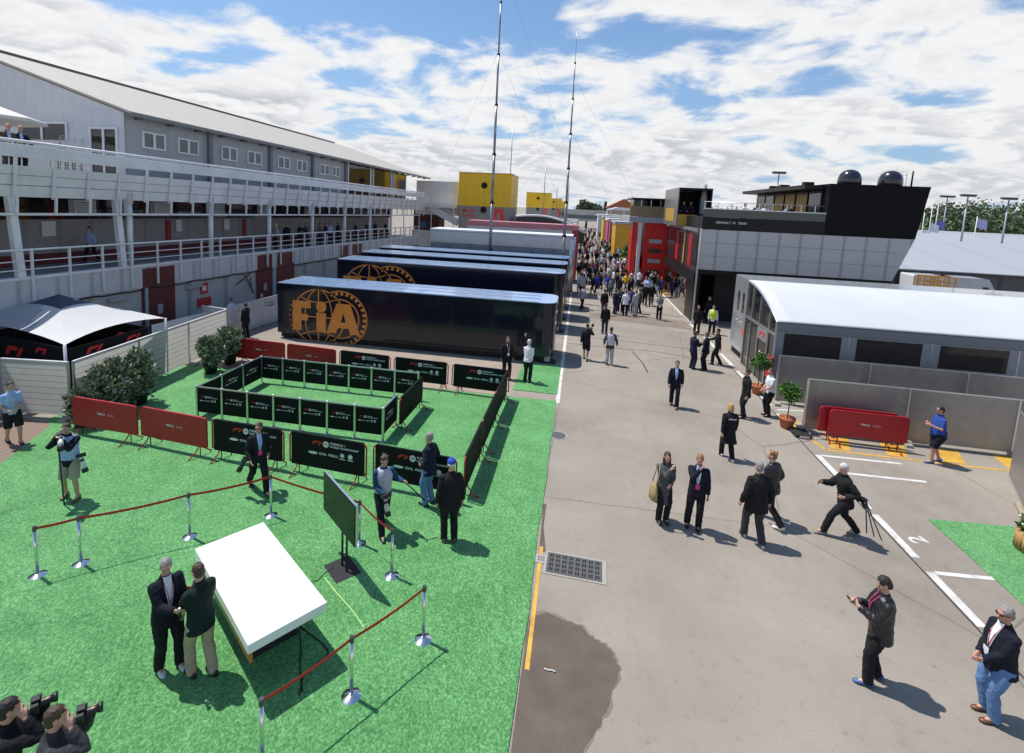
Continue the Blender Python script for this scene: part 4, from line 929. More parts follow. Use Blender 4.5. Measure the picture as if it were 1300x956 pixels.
for i in range(8):
    x = PX0 + wb * i
    place(pm, 0, (x, PY0, 0), 0, 'silver banner post, %s from the left in the front side of the pen' % ordinal(i), GP)
    place(pm, 0, (x, PY1, 0), 0, 'silver banner post, %s from the left in the back side of the pen' % ordinal(i), GP)
    if i < 7:
        place(bm1, 1, (x + wb / 2, PY0, 0), 0, 'black sponsor banner, %s from the left in the front side of the pen' % ordinal(i), GB)
        place(bm1, 1, (x + wb / 2, PY1, 0), 0, 'black sponsor banner, %s from the left in the back side of the pen' % ordinal(i), GB)
for i in range(3):
    y = PY0 + wl_ * i
    place(bm2, 2, (PX0, y + wl_ / 2, 0), R(90), 'black sponsor banner, %s from the front in the left side of the pen' % ordinal(i), GB)
    if i: place(pm, 0, (PX0, y, 0), 0, 'silver banner post, %s behind the front corner in the left side of the pen' % ordinal(i - 1), GP)
place(bm2, 2, (PX1, PY0 + wl_ / 2, 0), R(90), 'black sponsor banner on the right side of the pen at the front corner', GB)
place(pm, 0, (PX1, PY0 + wl_, 0), 0, 'silver banner post on the right side of the pen beside the sideways barrier', GP)

# ------------------------------------------------------------------ rope posts and red belts
sm_ = thing('stanchion', 'x', 'stanchion')
MB().lathe([(.165, 0), (.165, .008), (.15, .018), (.06, .05), (.03, .06)], 32).build('base', chrome, parent=sm_); MB().lathe([(.027, .05), (.027, .88)], 20).build('shaft', chrome, parent=sm_)
MB().lathe([(.031, .88), (.033, .89), (.033, .965), (.028, .975)], 20).build('head', M('stanchion_head', (.12, .12, .125), .3, .8), parent=sm_)
SP = [G(48, 731), G(103, 716), G(241, 682), G(344, 655), G(456, 691), G(497, 732), G(537, 813), G(446, 885)]
SP.append(SP[7] + (SP[7] - SP[6]) * .95)
sl = ['steel stanchion leftmost of the belt line on the carpet', 'steel stanchion second from the left end of the belt line', 'steel stanchion left of the white desk, in the belt line behind the two talking men', 'steel stanchion at the belt line corner, in front of the man in the black jacket', 'steel stanchion half hidden behind the television', 'steel stanchion right of the television with a belt ending on it', 'steel stanchion at the right front of the desk area, the one nearest the lane', 'steel stanchion at the front edge near the white desk corner', 'steel stanchion closest to the camera, below the white desk']
for i, p in enumerate(SP):
    o = sm_ if i == 0 else dup(sm_); o.location = p; o['label'] = sl[i]; o['group'] = 'steel belt stanchions around the desk'
belt_m = M('belt_red', (.44, .015, .018), .55, bump=.2, bscale=40)
for k, (i, j) in enumerate(((0, 1), (1, 2), (2, 3), (3, 4), (4, 5), (6, 7), (7, 8))):
    a, b_ = SP[i] + V((0, 0, .93)), SP[j] + V((0, 0, .93)); mb = MB(); n = 10; d = (b_ - a).normalized(); a = a + d * .034; b_ = b_ - d * .034; nn = V((-d.y, d.x, 0)) * .0015; rings = []
    for s in range(n + 1):
        p = a.lerp(b_, s / n); p.z -= .035 * 4 * (s / n) * (1 - s / n) * (1 if (b_ - a).length > .8 else .3); h = V((0, 0, .025)); rings.append([p - nn - h, p + nn - h, p + nn + h, p - nn + h])
    mb.rings(rings, smooth=False)
    tag(mb.build('belt', belt_m), ['red belt between the two leftmost stanchions', 'long red belt crossing the carpet above the talking men', 'red belt running up to the corner stanchion', 'red belt passing behind the television', 'short red belt right of the television', 'red belt from the stanchion nearest the lane to the front edge', 'red belt nearest the camera, leading off below the desk'][k], 'belt', 'red belts between the stanchions')

# ------------------------------------------------------------------ white desk
q1, q2, q3, q4 = G(246, 690, .95), G(337, 668, .95), G(415, 764, .95), G(315, 820, .95)
lx = ((q4 - q1) + (q3 - q2)).normalized(); ctr = (q1 + q2 + q3 + q4) / 4; LL = ((q4 - q1).length + (q3 - q2).length) / 2; WW = ((q2 - q1).length + (q3 - q4).length) / 2
print('DESK', LL, WW)
desk = thing('presenter_desk', 'large white desk with thick overhanging top and wooden picture panels on the green carpet', 'desk', (ctr.x, ctr.y, 0), math.atan2(lx.y, lx.x))
desk_w = M('desk_white', (.80, .80, .80), .35, var=.03, coat=.2)
MB().box(-LL / 2, LL / 2, -WW / 2, WW / 2, .80, .95).build('top', desk_w, parent=desk, bevel=.012)
# far end: leg panel with rounded inner corners
mb = MB(); p = [(-WW / 2, 0), (-WW / 2 + .16, 0), (-WW / 2 + .16, .45)] + [(-WW / 2 + .16 + .22 * (1 - math.cos(a)), .45 + .30 * math.sin(a)) for a in (.4, .8, 1.2, 1.57)] + [(WW / 2 - .16 - .22 * (1 - math.cos(a)), .45 + .30 * math.sin(a)) for a in (1.57, 1.2, .8, .4)] + [(WW / 2 - .16, .45), (WW / 2 - .16, 0), (WW / 2, 0), (WW / 2, .798), (-WW / 2, .798)]
mb.prism(p, (-LL / 2 + .02, 0, 0), (0, 1, 0), (0, 0, 1), .10); mb.build('end_panel', desk_w, parent=desk, bevel=.006)
wood = [M('desk_red_panel', (.30, .05, .02), .4, var=.3, scale=5), M('desk_ochre_panel', (.34, .24, .06), .45, var=.35, scale=6), M('desk_amber_panel', (.46, .19, .05), .4, var=.35, scale=5)]
for (x0, x1, m) in ((-LL / 2 + .14, -LL / 6, 0), (-LL / 6 + .02, LL / 3 - .15, 1), (LL / 3 - .13, LL / 2 - .08, 2)):
    MB().box(x0, x1, -WW / 2 + .045, -WW / 2 + .085, .58, .798).build('front_panel', wood[m], parent=desk)
MB().box(-LL / 2 + .3, LL / 2 - .7, -.30, .42, .0, .79).build('cabinet', black_matt, parent=desk)
cab = M('cable_black', (.012, .012, .012), .5)
def ground_cable(label, pts, r=.012, m=cab):
    P = [V((p[0], p[1], .028)) for p in pts]; out = []
    for i in range(len(P) - 1):
        a, b_ = P[max(i - 1, 0)], P[min(i + 2, len(P) - 1)]
        for s in range(6):
            t = s / 6; p0, p1, p2, p3 = a, P[i], P[i + 1], b_
            out.append(.5 * ((2 * p1) + (p2 - p0) * t + (2 * p0 - 5 * p1 + 4 * p2 - p3) * t * t + (3 * p1 - p0 - 3 * p2 + p3) * t ** 3))
    out.append(P[-1]); tag(MB().tube(out, r, 6).build('cable', m), label, 'cable', 'cables on the carpet')
ground_cable('black cable looping from under the desk out to the front belt', [G(*p) for p in ((378, 795), (395, 808), (412, 822), (416, 832), (402, 845), (386, 860), (380, 885))])
ground_cable('thin black cable between the television stand and the desk', [G(*p) for p in ((424, 722), (412, 730), (404, 738), (397, 740))], .008)
ground_cable('pale green cable on the carpet right of the television', [G(*p) for p in ((412, 735), (425, 752), (448, 778), (463, 800))], .012, M('cable_pale_green', (.40, .62, .22), .5))
ground_cable('second black cable hanging down under the desk', [G(*p) for p in ((380, 800), (382, 825), (381, 850), (384, 880))], .010)

# ------------------------------------------------------------------ television on a stand
tc_ = G(434, 724); dv = V((1.02, -.86, 0)).normalized()
tv = thing('television', 'large dark television on a two pole stand with flat black base on the carpet', 'television', (tc_.x, tc_.y, 0), math.atan2(dv.y, dv.x))
aL, aR = AY(400, 604, tc_.y + .42), AY(451, 640, tc_.y - .42); bL, bR = AY(400, 651, tc_.y + .42), AY(448, 693, tc_.y - .42)
zt, zb = (aL.z + aR.z) / 2, (bL.z + bR.z) / 2; print('TV', aL, aR, bL, bR)
xl, xr = (aL - tc_).dot(dv), (aR - tc_).dot(dv)
xl, xr = max(xl, -.85), min(xr, .8)
MB().box(xl, xr, -.03, .03, zb, zt).build('housing', black_paint, parent=tv, bevel=.006)
MB().box(xl + .012, xr - .012, -.034, -.0305, zb + .02, zt - .012).build('screen', M('tv_screen', (.006, .007, .008), .14, spec=.16, rvar=.03), parent=tv)
MB().box(xl - .004, xr + .004, -.02, .02, zt + .001, zt + .008).build('rim', alu, parent=tv); MB().box(xr + .001, xr + .008, -.02, .02, zb, zt).build('rim', alu, parent=tv)
for x in (-.10, .10): MB().tube([(x, .05, .02), (x, .05, zt - .2)], .022, 10).build('pole', M('tv_pole', (.06, .06, .06), .35, .5), parent=tv)
MB().box(-.12, .12, .031, .06, zb + .2, zt - .25).build('bracket', black_paint, parent=tv)
MB().box(-.30, .30, -.24, .26, 0, .025).build('base', black_matt, parent=tv, bevel=.006)

# ------------------------------------------------------------------ shrubs
def leaf_mat(name, rgb):
    m = M(name, rgb, .55, var=.45, scale=1.8, spec=.4); return m
leafm = [leaf_mat('oleander_leaf', (.17, .21, .115)), leaf_mat('oleander_leaf_pale_glint', (.40, .44, .30)), leaf_mat('oleander_leaf_dark', (.07, .10, .05))]  # pale leaf tone also stands in for highlights on the foliage
def leaves(mb, c, rad, n, size, rng, up=.35, asp=.28, clumps=14, nm=3):
    cl = []
    for k in range(clumps):
        d = V((rng.gauss(0, 1), rng.gauss(0, 1), rng.gauss(0, 1))).normalized() * (rng.random() ** .4) * .72; cl.append(V((d.x * rad[0], d.y * rad[1], d.z * rad[2])))
    for i in range(n):
        q = cl[rng.randrange(clumps)]; d = V((rng.gauss(0, 1), rng.gauss(0, 1), rng.gauss(0, 1))).normalized(); r = .42 * (rng.random() ** .35)
        p = V(c) + q + V((d.x * rad[0] * r, d.y * rad[1] * r, d.z * rad[2] * r))
        if p.z < .03: continue
        ax = (d + V((rng.gauss(0, .5), rng.gauss(0, .5), rng.gauss(0, .4) + up))).normalized(); b_ = ax.cross(V((rng.gauss(0, 1), rng.gauss(0, 1), rng.gauss(0, 1)))).normalized()
        s = size * rng.uniform(.6, 1.25); w = s * asp
        mb.add([p, p + ax * s * .5 + b_ * w, p + ax * s, p + ax * s * .5 - b_ * w], [(0, 1, 2, 3)], rng.choice((0, 0, 1, 1, 2)) if nm == 3 else 0)
def shrub(loc, h, w, seed, label):
    rng = random.Random(seed); t = thing('shrub', label, 'shrub', loc, rng.random() * 6, 'potted oleander shrubs by the white fence')
    mb = MB(); mb.lathe([(.20, 0), (.26, .30), (.28, .31), (.28, .35), (.25, .35), (.24, .30)], 20); mb.build('pot', M('black_pot', (.02, .02, .02), .6), parent=t)
    mb = MB()
    for k in range(9):
        a = rng.random() * 6.28; mb.tube([(0.05 * math.cos(a), .05 * math.sin(a), .3), (.2 * w * math.cos(a), .2 * w * math.sin(a), h * .55), (.42 * w * math.cos(a), .42 * w * math.sin(a), h * .93)], [.014, .011, .005], 5)
    mb.build('stem', M('stem_brown', (.10, .075, .05), .8), parent=t)
    mb = MB(); leaves(mb, (0, 0, h * .56), (w * .60, w * .60, h * .50), 2600, .15, rng, clumps=22); leaves(mb, (0, 0, h * .85), (w * .5, w * .5, h * .24), 500, .17, rng, up=1.2, clumps=14)
    mb.build('foliage', leafm, parent=t)
for i, (u, v, h, w, lab) in enumerate(((106, 541, 1.05, .70, 'small potted shrub at the fence corner, lowest of the left clump'), (132, 530, 1.45, .95, 'potted shrub behind the left red barrier, second from the fence corner'), (153, 522, 1.6, .95, 'potted shrub in the middle right of the left clump'), (177, 513, 1.68, .9, 'tallest potted shrub of the left clump, at its right end'), (268, 474, 1.40, .80, 'nearer of the two potted shrubs by the far end of the white fence'), (292, 462, 1.45, .95, 'farther of the two potted shrubs by the far end of the white fence'))):
    p = G(u, v); shrub((max(p.x, -14.35 if i < 4 else -14.75) + (.0), p.y, .022), h, w, 40 + i, lab)

# ------------------------------------------------------------------ navy trucks
navy_m = M('navy_truck_paint', (.007, .009, .020), .16, var=.1, spec=.4, coat=.25, rvar=.04)
roofm = M('truck_roof_sky', (.23, .37, .62), .22, .0, var=.15, spec=.8, coat=.6, rvar=.06)  # blue base colour imitates sky reflected on the navy roof
trim = M('truck_trim', (.55, .53, .48), .35, .5)
def emblem(mb, cx, cz, y, r):
    "globe and cog wheel with three letters, flat on the truck side"
    def arc(x, z, ra, rb, a0, a1, w, d=.003, n=26):
        pts = [a0 + (a1 - a0) * i / n for i in range(n + 1)]
        for s, t in zip(pts, pts[1:]):
            c = []
            for a, k in ((s, 1), (t, 1), (t, -1), (s, -1)): c.append((x + (ra + k * w / 2) * math.cos(a), z + (rb + k * w / 2) * math.sin(a)))
            mb.prism(list(reversed(c)), (0, y, 0), (1, 0, 0), (0, 0, 1), d)
    gx = cx - r * .42; kx = cx + r * .42; w = r * .045
    arc(gx, cz, r, r, 0, 6.283, w, n=48)
    mb.box(gx - w / 2, gx + w / 2, y - .004, y, cz - r, cz + r)
    arc(gx, cz, r * .52, r, -1.571, 1.571, w * .8); arc(gx, cz, r * .52, r, 1.571, 4.712, w * .8)
    mb.box(gx - r, gx + r, y - .0045, y, cz - w * .4, cz + w * .4)
    for s in (1, -1):
        arc(gx, cz + s * r * 1.25, r * 1.05, r * .72, -s * (math.pi / 2) - .72, -s * (math.pi / 2) + .72, w * .8)
    arc(kx, cz, r, r, -2.0, 2.0, w * .9, n=44); arc(kx, cz, r * .70, r * .70, -1.9, 1.9, w * .9, n=36)
    for k in range(19):
        a = -1.95 + k * .2167; d = V((math.cos(a), math.sin(a))); n_ = V((-d.y, d.x)) * .052 * r; p = V((kx, cz)); lo, hi = p + d * r * .86, p + d * r * .99
        mb.prism([tuple(lo - n_), tuple(hi - n_), tuple(hi + n_), tuple(lo + n_)], (0, y, 0), (1, 0, 0), (0, 0, 1), .003)
    for k in range(7):
        a = math.pi - .5 + k * .167; x, z = gx + r * 1.12 * math.cos(a), cz + r * 1.12 * math.sin(a); mb.prism([(x + .03 * r * math.cos(t), z + .03 * r * math.sin(t)) for t in (0, 1.05, 2.1, 3.14, 4.2, 5.2)], (0, y, 0), (1, 0, 0), (0, 0, 1), .003)
    s = r / 1.35
    def poly(p, dx): mb.prism([(cx + dx + a * s, cz + b * s) for a, b in p], (0, y - .003, 0), (1, 0, 0), (0, 0, 1), .007)
    poly([(0, -.72), (.46, -.72), (.46, -.22), (.80, -.22), (.80, .10), (.46, .10), (.46, .40), (.95, .40), (.95, .74), (0, .74)], -1.92 * s)
    poly([(-.25, -.72), (.25, -.72), (.25, .22), (-.25, .22)], -.42 * s); poly([(.27 * math.cos(a), .52 + .27 * math.sin(a)) for a in [k * .3142 for k in range(20)]], -.42 * s)
    poly([(-.86, -.72), (-.36, -.72), (-.29, -.45), (.29, -.45), (.36, -.72), (.86, -.72), (.36, .74), (-.36, .74)], .72 * s)
    poly_d = [(-.13, -.16), (.13, -.16), (0, .28)]
    mb.prism([(cx + .72 * s + a * s, cz + b * s) for a, b in poly_d], (0, y - .0105, 0), (1, 0, 0), (0, 0, 1), .002, 1)
def fia_truck(y0, z1, depth, xl, xr, label, side, em_x=None):
    t = thing('race_truck', label, 'truck', (0, y0, 0), 0, 'navy trucks with gold emblem parked side by side')
    rad = .55; n = 6
    def outline(dx, dy):
        p = [(xl - dx, depth + dy), (xl - dx, -dy)]
        p += [(xr - rad + (rad + dx) * math.sin(a), rad - (rad + dy) * math.cos(a)) for a in [k * math.pi / 2 / n for k in range(n + 1)]]
        p += [(xr - rad + (rad + dx) * math.cos(a), depth - rad + (rad + dy) * math.sin(a)) for a in [k * math.pi / 2 / n for k in range(n + 1)]]
        return p
    def slab(dx, dy, za, zb, m, name, parent=t):
        p = outline(dx, dy); mb = MB(); mb.prism(p, (0, 0, za), (1, 0, 0), (0, 1, 0), zb - za); return mb.build(name, m, parent=parent)
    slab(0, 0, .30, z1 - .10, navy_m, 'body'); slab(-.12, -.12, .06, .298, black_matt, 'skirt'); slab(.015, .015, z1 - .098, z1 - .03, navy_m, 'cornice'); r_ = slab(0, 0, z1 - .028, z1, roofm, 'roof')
    mb = MB()
    for y in (.02, depth * .36, depth * .68): mb.box(xl + .1, xr - .8, y, y + .05, z1 + .001, z1 + .02)
    mb.box(xl, xl + .06, .1, depth - .05, z1 + .001, z1 + .015); mb.build('roof_rail', trim, parent=r_)
    mb = MB()
    for k in range(10):
        x = xl + 1.2 + k * 1.25; mb.tube([(x, depth * .36 + .02, z1 + .02), (x, depth * .36 + .02, z1 + .035)], .03, 8)
    mb.build('rivet', trim, parent=r_)
    mb = MB(); emblem(mb, em_x if em_x else xl + 2.78, z1 * .44, -.002, z1 * .49); mb.build('gold_emblem', [orange_gold, navy_m], parent=t)
    mb = MB()
    for x in (xl + 5.4, xl + 7.4, xl + 9.4): mb.box(x, x + .008, -.004, 0, .5, z1 - .3)
    mb.build('panel_joint', black_paint, parent=t)
    f = MB().box(xl + 5.6, xr - 1.6, -.06, -.002, .34, .42).build('step_rail', black_matt, parent=t)
    mb = MB(); mb.box(xr - 1.9, xr - 1.2, -.02, -.002, .32, 2.3); d = mb.build('door', navy_m, parent=t, bevel=.01); MB().box(xr - 1.35, xr - 1.27, -.05, -.021, 1.2, 1.35).build('handle', trim, parent=d)
    MB().box(xr - .45, xr - .15, .15, .5, .0, .62).build('jack_leg', M('jack_grey', (.45, .45, .44), .5), parent=t)
    MB().box(xr - .6, xr + .12, .0, .6, .0, .05).build('jack_pad', black_matt, parent=t)
    for x in (xl + 1.6, xl + 2.9, xl + 4.2):
        w = MB().rings([[V((x + r * math.cos(k * .2618), y, .5 + r * math.sin(k * .2618))) for k in range(24)] for r, y in ((.40, .16), (.5, .18), (.5, .45), (.4, .46))]).build('wheel', rubber, parent=t)
        MB().rings([[V((x + r * math.cos(k * .2618), y, .5 + r * math.sin(k * .2618))) for k in range(24)] for r, y in ((.26, .15), (.28, .159))]).build('rim', alu, parent=w)
    return t
fia_truck(22.5, 2.80, 2.5, -14.62, -.86, 'nearest navy truck with a large gold emblem and blue reflecting roof behind the barriers', 0)
fia_truck(28.5, 3.40, 2.4, -14.5, -.72, 'second navy truck with the top of its gold emblem showing over the nearest truck', 0)
fia_truck(31.9, 3.55, 2.3, -14.5, -.70, 'third navy truck, only its roof strip visible behind the second', 0, -11.3)
fia_truck(35.3, 3.60, 2.3, -14.6, -.68, 'fourth and farthest navy truck, in front of the masts', 0, -10.6)
# silver truck and further motorhomes on the left
silv = ribbed('silver_truck_panel', (.42, .46, .52), 0, 1.75, .3, .3, depth=.2, dark=.75)
t = thing('race_truck', 'pale silver truck with grey blue panels behind the masts', 'truck', (0, 41, 0))
x0, x1 = AY(547, 290, 41).x, AY(731, 300, 41).x
MB().box(x0, x1 - .3, 0, 2.6, .3, 3.75).build('lower_body', M('silver_blue', (.20, .25, .33), .3, .3, var=.06), parent=t); MB().box(x0, x1 - .3, -.03, 2.6, 3.76, 4.75).build('upper_body', M('silver_white', (.52, .54, .57), .3, .2, var=.06), parent=t, bevel=.05)
MB().box(x0 - .02, x1 - .2, -.06, 2.65, 4.76, 4.92).build('roof', white_paint, parent=t, bevel=.03); MB().lathe([(.32, .3), (.32, 4.76)], 20, (x1 - .3, .3, 0)).build('corner', M('silver_corner', (.45, .48, .52), .25, .6), parent=t)
mb = MB()
for k in range(1, 7): mb.box(x0 + (x1 - x0) * k / 7 - .012, x0 + (x1 - x0) * k / 7 + .012, -.034, -.001, .3, 3.75)
mb.build('panel_joint', black_paint, parent=t)
t = thing('race_truck', 'red and pink topped truck behind the silver truck', 'truck', (0, 48.5, 0))
rm = M('truck_red', (.42, .02, .03), .35); x1r = AY(735, 287, 48.5).x
MB().box(-11, x1r - .6, 0, 2.6, .3, 5.0).build('body', M('truck_white', (.6, .6, .6), .4), parent=t); MB().box(-11, x1r, -.05, 2.65, 5.01, 5.5).build('roof', M('truck_pink_roof', (.55, .20, .22), .5), parent=t); MB().box(x1r - .59, x1r, 0, 2.6, .3, 5.0).build('red_end', rm, parent=t)
t = thing('arched_tent', 'dark arched canopy tent with a white edge behind the red truck', 'tent', (0, 60, 0))
mb = MB(); xa, xb = AY(655, 275, 60).x, AY(742, 283, 60).x; n = 14; za = AY(690, 274, 60).z; rg = []
for k in range(n + 1):
    x = xa + (xb - xa) * k / n; q = (k / n - .32) / .68; z = za - 1.7 * (q ** 2 if q > 0 else q ** 2 * .5); rg.append((x, z))
mb.prism([(xa, 3)] + [(xb, 3)] + [p for p in reversed(rg)], (0, 0, 0), (1, 0, 0), (0, 0, 1), -8); mb.build('shell', M('tent_dark', (.03, .032, .036), .4), parent=t)
mb = MB(); mb.tube([(x, -.05, z) for x, z in rg], .14, 6); mb.build('edge', white_paint, parent=t); MB().box(xa + .3, xb - .5, .3, 7.5, 0, 3).build('wall', grey_panel, parent=t)
for i in range(6):
    y = 72 + i * 13; cols = [(.5, .5, .52), (.05, .06, .1), (.55, .2, .08), (.4, .42, .45), (.08, .1, .2), (.5, .5, .5)][i]
    t = thing('race_truck', ['light grey', 'dark navy', 'orange', 'silver', 'blue', 'white'][i] + ' truck far down the left side, number %s behind the arched tent' % ['one', 'two', 'three', 'four', 'five', 'six'][i], 'truck', (0, y, 0))
    MB().box(-10, -.7, 0, 2.6, .3, 4.1).build('body', M('far_truck_%d' % i, cols, .4), parent=t, bevel=.05); MB().box(-9.9, -.8, .05, 2.55, 4.11, 4.25).build('roof', white_paint, parent=t); MB().box(-9.8, -.9, .1, 2.5, .02, .29).build('skirt', black_matt, parent=t)
# masts
mast_m = M('mast_grey', (.26, .26, .265), .35, .7)
def mast(u, v, y, top, lab, w):
    b_ = AY(u, v, y); t = thing('antenna_mast', lab, 'mast', (b_.x, y, 0), 0, 'tall telescopic antenna masts')
    n = 7
    for k in range(n):
        r = w * (1 - .11 * k); z0, z1 = top * k / n, top * (k + 1) / n
        s = MB().tube([(0, 0, z0), (0, 0, z1)], r, 12).build('mast_section', mast_m, parent=t); MB().lathe([(r * 1.45, z1 - .12), (r * 1.45, z1 + .05)], 12).build('collar', black_paint, parent=s)
    MB().tube([(0, 0, top), (0, 0, top + 2.2)], .018, 6).build('antenna', mast_m, parent=t)
    for z, x, yy in ((top * .72, 7, 9), (top * .72, -9, 7), (top * .95, 9, 12)):
        MB().tube([(0, 0, z), (x, yy, 3.0)], .007, 4).build('guy_wire', M('wire_grey', (.2, .2, .2), .5, .5), parent=t)
    MB().box(-.35, .35, -.3, .3, 0, .35).build('base', black_matt, parent=t)
mast(622, 318, 38.5, 25.5, 'taller left antenna mast rising out of the picture behind the navy trucks', .135)
mast(716, 306, 38.5, AY(727, 52, 38.5).z - 1.5, 'right antenna mast with thin whip at its top, at the end of the navy trucks', .125)
for i, (u, v, vt, y) in enumerate(((648, 221, 160, 63), (690, 262, 210, 70), (706, 262, 232, 90), (721, 262, 228, 120))):
    b_ = AY(u, v, y); t = thing('thin_antenna', 'thin whip antenna above the yellow towers, %s from the left' % ordinal(i), 'antenna', (b_.x, y, 0), 0, 'thin whip antennas')
    h = AY(u, vt, y).z; MB().tube([(0, 0, 0), (0, 0, h)], .03 + .0004 * y, 6).build('rod', mast_m, parent=t); MB().box(-.3, .3, -.3, .3, 0, .3).build('base', black_matt, parent=t)
# ------------------------------------------------------------------ right side: grey truck, pavilion, fences
brushed = ribbed('brushed_fence_sheet', (.30, .285, .27), 0, 3.05, .38, .5, depth=.1, dark=.8, var=.14)
def rfence(label, x0, x1, y, h, n):
    t = thing('fence', label, 'fence', (x0, y, 0), R(-1.3)); L_ = x1 - x0
    for i in range(n):
        a, b_ = L_ * i / n + .03, L_ * (i + 1) / n - .03; MB().box(a, b_, -.015, .015, .10, h).build('panel', brushed, parent=t)
        MB().box(a, b_, -.022, .022, h + .001, h + .035).build('top_rail', alu, parent=t)
    for i in range(n + 1):
        x = min(max(L_ * i / n, .028), L_ - .028); MB().box(x - .027, x + .027, -.027, .027, 0, h + .03).build('post', alu, parent=t)
        MB().box(x - .10, x + .10, -.42, .42, 0, .09).build('foot', conc, parent=t)
rfence('front brushed grey metal fence with the red barriers stored against it', 7.78, 16.8, 17.85, 1.80, 3)
rfence('rear brushed grey metal fence just in front of the grey pavilion', 7.78, 17.2, 20.4, 1.86, 3)
sidet = thing('fence', 'end panel of a grey fence standing on timber feet at the far right edge', 'fence', tuple(G(1304, 655)), R(62))
MB().box(.04, 2.4, -.015, .015, .08, 2.0).build('panel', brushed, parent=sidet); MB().box(0, .06, -.03, .03, 0, 2.05).build('post', alu, parent=sidet)
tim = ribbed('timber', (.36, .29, .20), 0, .08, .8, depth=.4, dark=.7)
MB().box(-.75, .55, -.16, -.07, 0, .09).build('foot', tim, parent=sidet); MB().box(-.75, .55, .07, .16, 0, .09).build('foot', tim, parent=sidet)
# planter
pl = thing('planter', 'round planter of split logs with white flowers on the small green carpet', 'planter', tuple(G(1318, 702, .02)))
lw = M('split_log', (.42, .25, .09), .7, var=.3, scale=3)
mb = MB()
for k in range(26):
    a = k * 2 * math.pi / 26; x, y = .36 * math.cos(a), .36 * math.sin(a); mb.tube([(x, y, 0), (x, y, .40 + .03 * math.sin(k * 3))], .043, 7)
mb.build('log_wall', lw, parent=pl); rng = random.Random(3)
mb = MB(); mb.lathe([(.33, .02), (.33, .36), (.05, .38)], 20); mb.build('soil', M('soil', (.04, .03, .02), .9), parent=pl)
mb = MB(); leaves(mb, (0, 0, .52), (.40, .40, .22), 900, .09, rng, asp=.35); mb.build('foliage', [leaf_mat('bedding_leaf', (.06, .14, .03))] * 3, parent=pl)
mb = MB()
for k in range(60):
    a, r = rng.random() * 6.28, .4 * rng.random() ** .5; mb.ball((r * math.cos(a), r * math.sin(a), .62 + rng.uniform(-.08, .1)), (.028, .028, .018), 7, 4)
mb.build('flower', M('petal_white', (.78, .77, .72), .6), parent=pl)
# topiary trees
terra = M('terracotta', (.40, .13, .06), .75, var=.15, scale=4, dirt=.3); lm = [leaf_mat('topiary_leaf', (.06, .16, .03)), leaf_mat('topiary_leaf_pale', (.14, .29, .06)), leaf_mat('topiary_leaf_dark', (.018, .05, .012))]
def topiary(loc, h, r, seed, label):
    t = thing('topiary_tree', label, 'tree', loc, 0, 'clipped ball trees in terracotta pots'); rng = random.Random(seed)
    mb = MB(); mb.lathe([(.17, 0), (.24, .30), (.26, .30), (.26, .38), (.225, .38), (.21, .33), (.02, .32)], 24); mb.build('pot', terra, parent=t)
    MB().tube([(0, 0, .3), (.015, .01, .7), (0, 0, h)], [.022, .018, .016], 7).build('trunk', M('thin_trunk', (.12, .09, .06), .8), parent=t)
    mb = MB(); leaves(mb, (0, 0, h), (r, r, r * .92), 3000, .075, rng, asp=.36, clumps=34); mb.build('crown', lm, parent=t)
p = G(961, 500); topiary((p.x, p.y, 0), 1.33, .40, 5, 'clipped ball tree in terracotta pot by the pavilion door, behind the man in white')
p = G(998, 543); topiary((p.x, p.y, 0), 1.26, .36, 6, 'clipped ball tree in a terracotta pot in front of the fence end')
# dark kerb block by the second pot
b_ = thing('fence_weight', 'dark rubber and steel fence weight beside the front fence end', 'weight', tuple(G(1016, 552))); MB().box(-.25, .25, -.3, .3, 0, .10).build('block', black_matt, parent=b_, bevel=.01); MB().box(-.14, .14, -.36, -.31, 0, .08).build('steel_end', conc, parent=b_)
b_ = thing('fence_weight', 'pale concrete fence weight behind the man in the blue polo', 'weight', tuple(G(1165, 560))); MB().box(-.3, .3, -.2, .2, 0, .12).build('block', conc, parent=b_, bevel=.01); MB().box(-.1, .1, -.1, .1, .121, .2).build('clamp', black_matt, parent=b_)
# grey truck
gm = M('grey_truck_paint', (.34, .36, .38), .25, .35, var=.06, coat=.4)
gt = thing('hospitality_truck', 'rounded silver grey trailer with two small windows at the lane end of the pavilion', 'truck', (0, 0, 0))
gx, gy0, gy1, gz = 8.15, 25.6, 28.2, 4.05; rad = .35
pl_ = [(22, gy1), (22, gy0)]
pl_ = [(gx + rad - rad * math.sin(a), gy1 - rad + rad * math.cos(a)) for a in (0, .4, .8, 1.2, 1.57)] + [(gx + rad - rad * math.cos(a), gy0 + rad - rad * math.sin(a)) for a in (0, .4, .8, 1.2, 1.57)] + [(22, gy0), (22, gy1)]
mb = MB(); mb.prism(pl_, (0, 0, .38), (1, 0, 0), (0, 1, 0), gz - .38); mb.build('body', gm, parent=gt, bevel=.10)
mb = MB(); mb.prism([(x + (.12 if x < 15 else 0), y) for x, y in pl_], (0, 0, .02), (1, 0, 0), (0, 1, 0), .35); mb.build('skirt', black_matt, parent=gt)
MB().box(gx - .006, gx + .3, gy0 + .32, gy1 - .32, 1.55, 1.57).build('body_joint', M('joint_grey', (.12, .12, .12), .5), parent=gt)
for y in (26.35, 27.1):
    w = MB(); w.prism([(y - .13, 2.35), (y + .13, 2.35), (y + .13, 3.25), (y, 3.36), (y - .13, 3.25)], (gx + .005, 0, 0), (0, 1, 0), (0, 0, 1), -.02); w.build('window', dark_glass, parent=gt)
    MB().box(gx - .03, gx + .005, y - .09, y + .09, 2.02, 2.08).build('handle', chrome, parent=gt); MB().box(gx - .025, gx + .005, y - .06, y + .06, 1.82, 1.9).build('latch', white_paint, parent=gt)
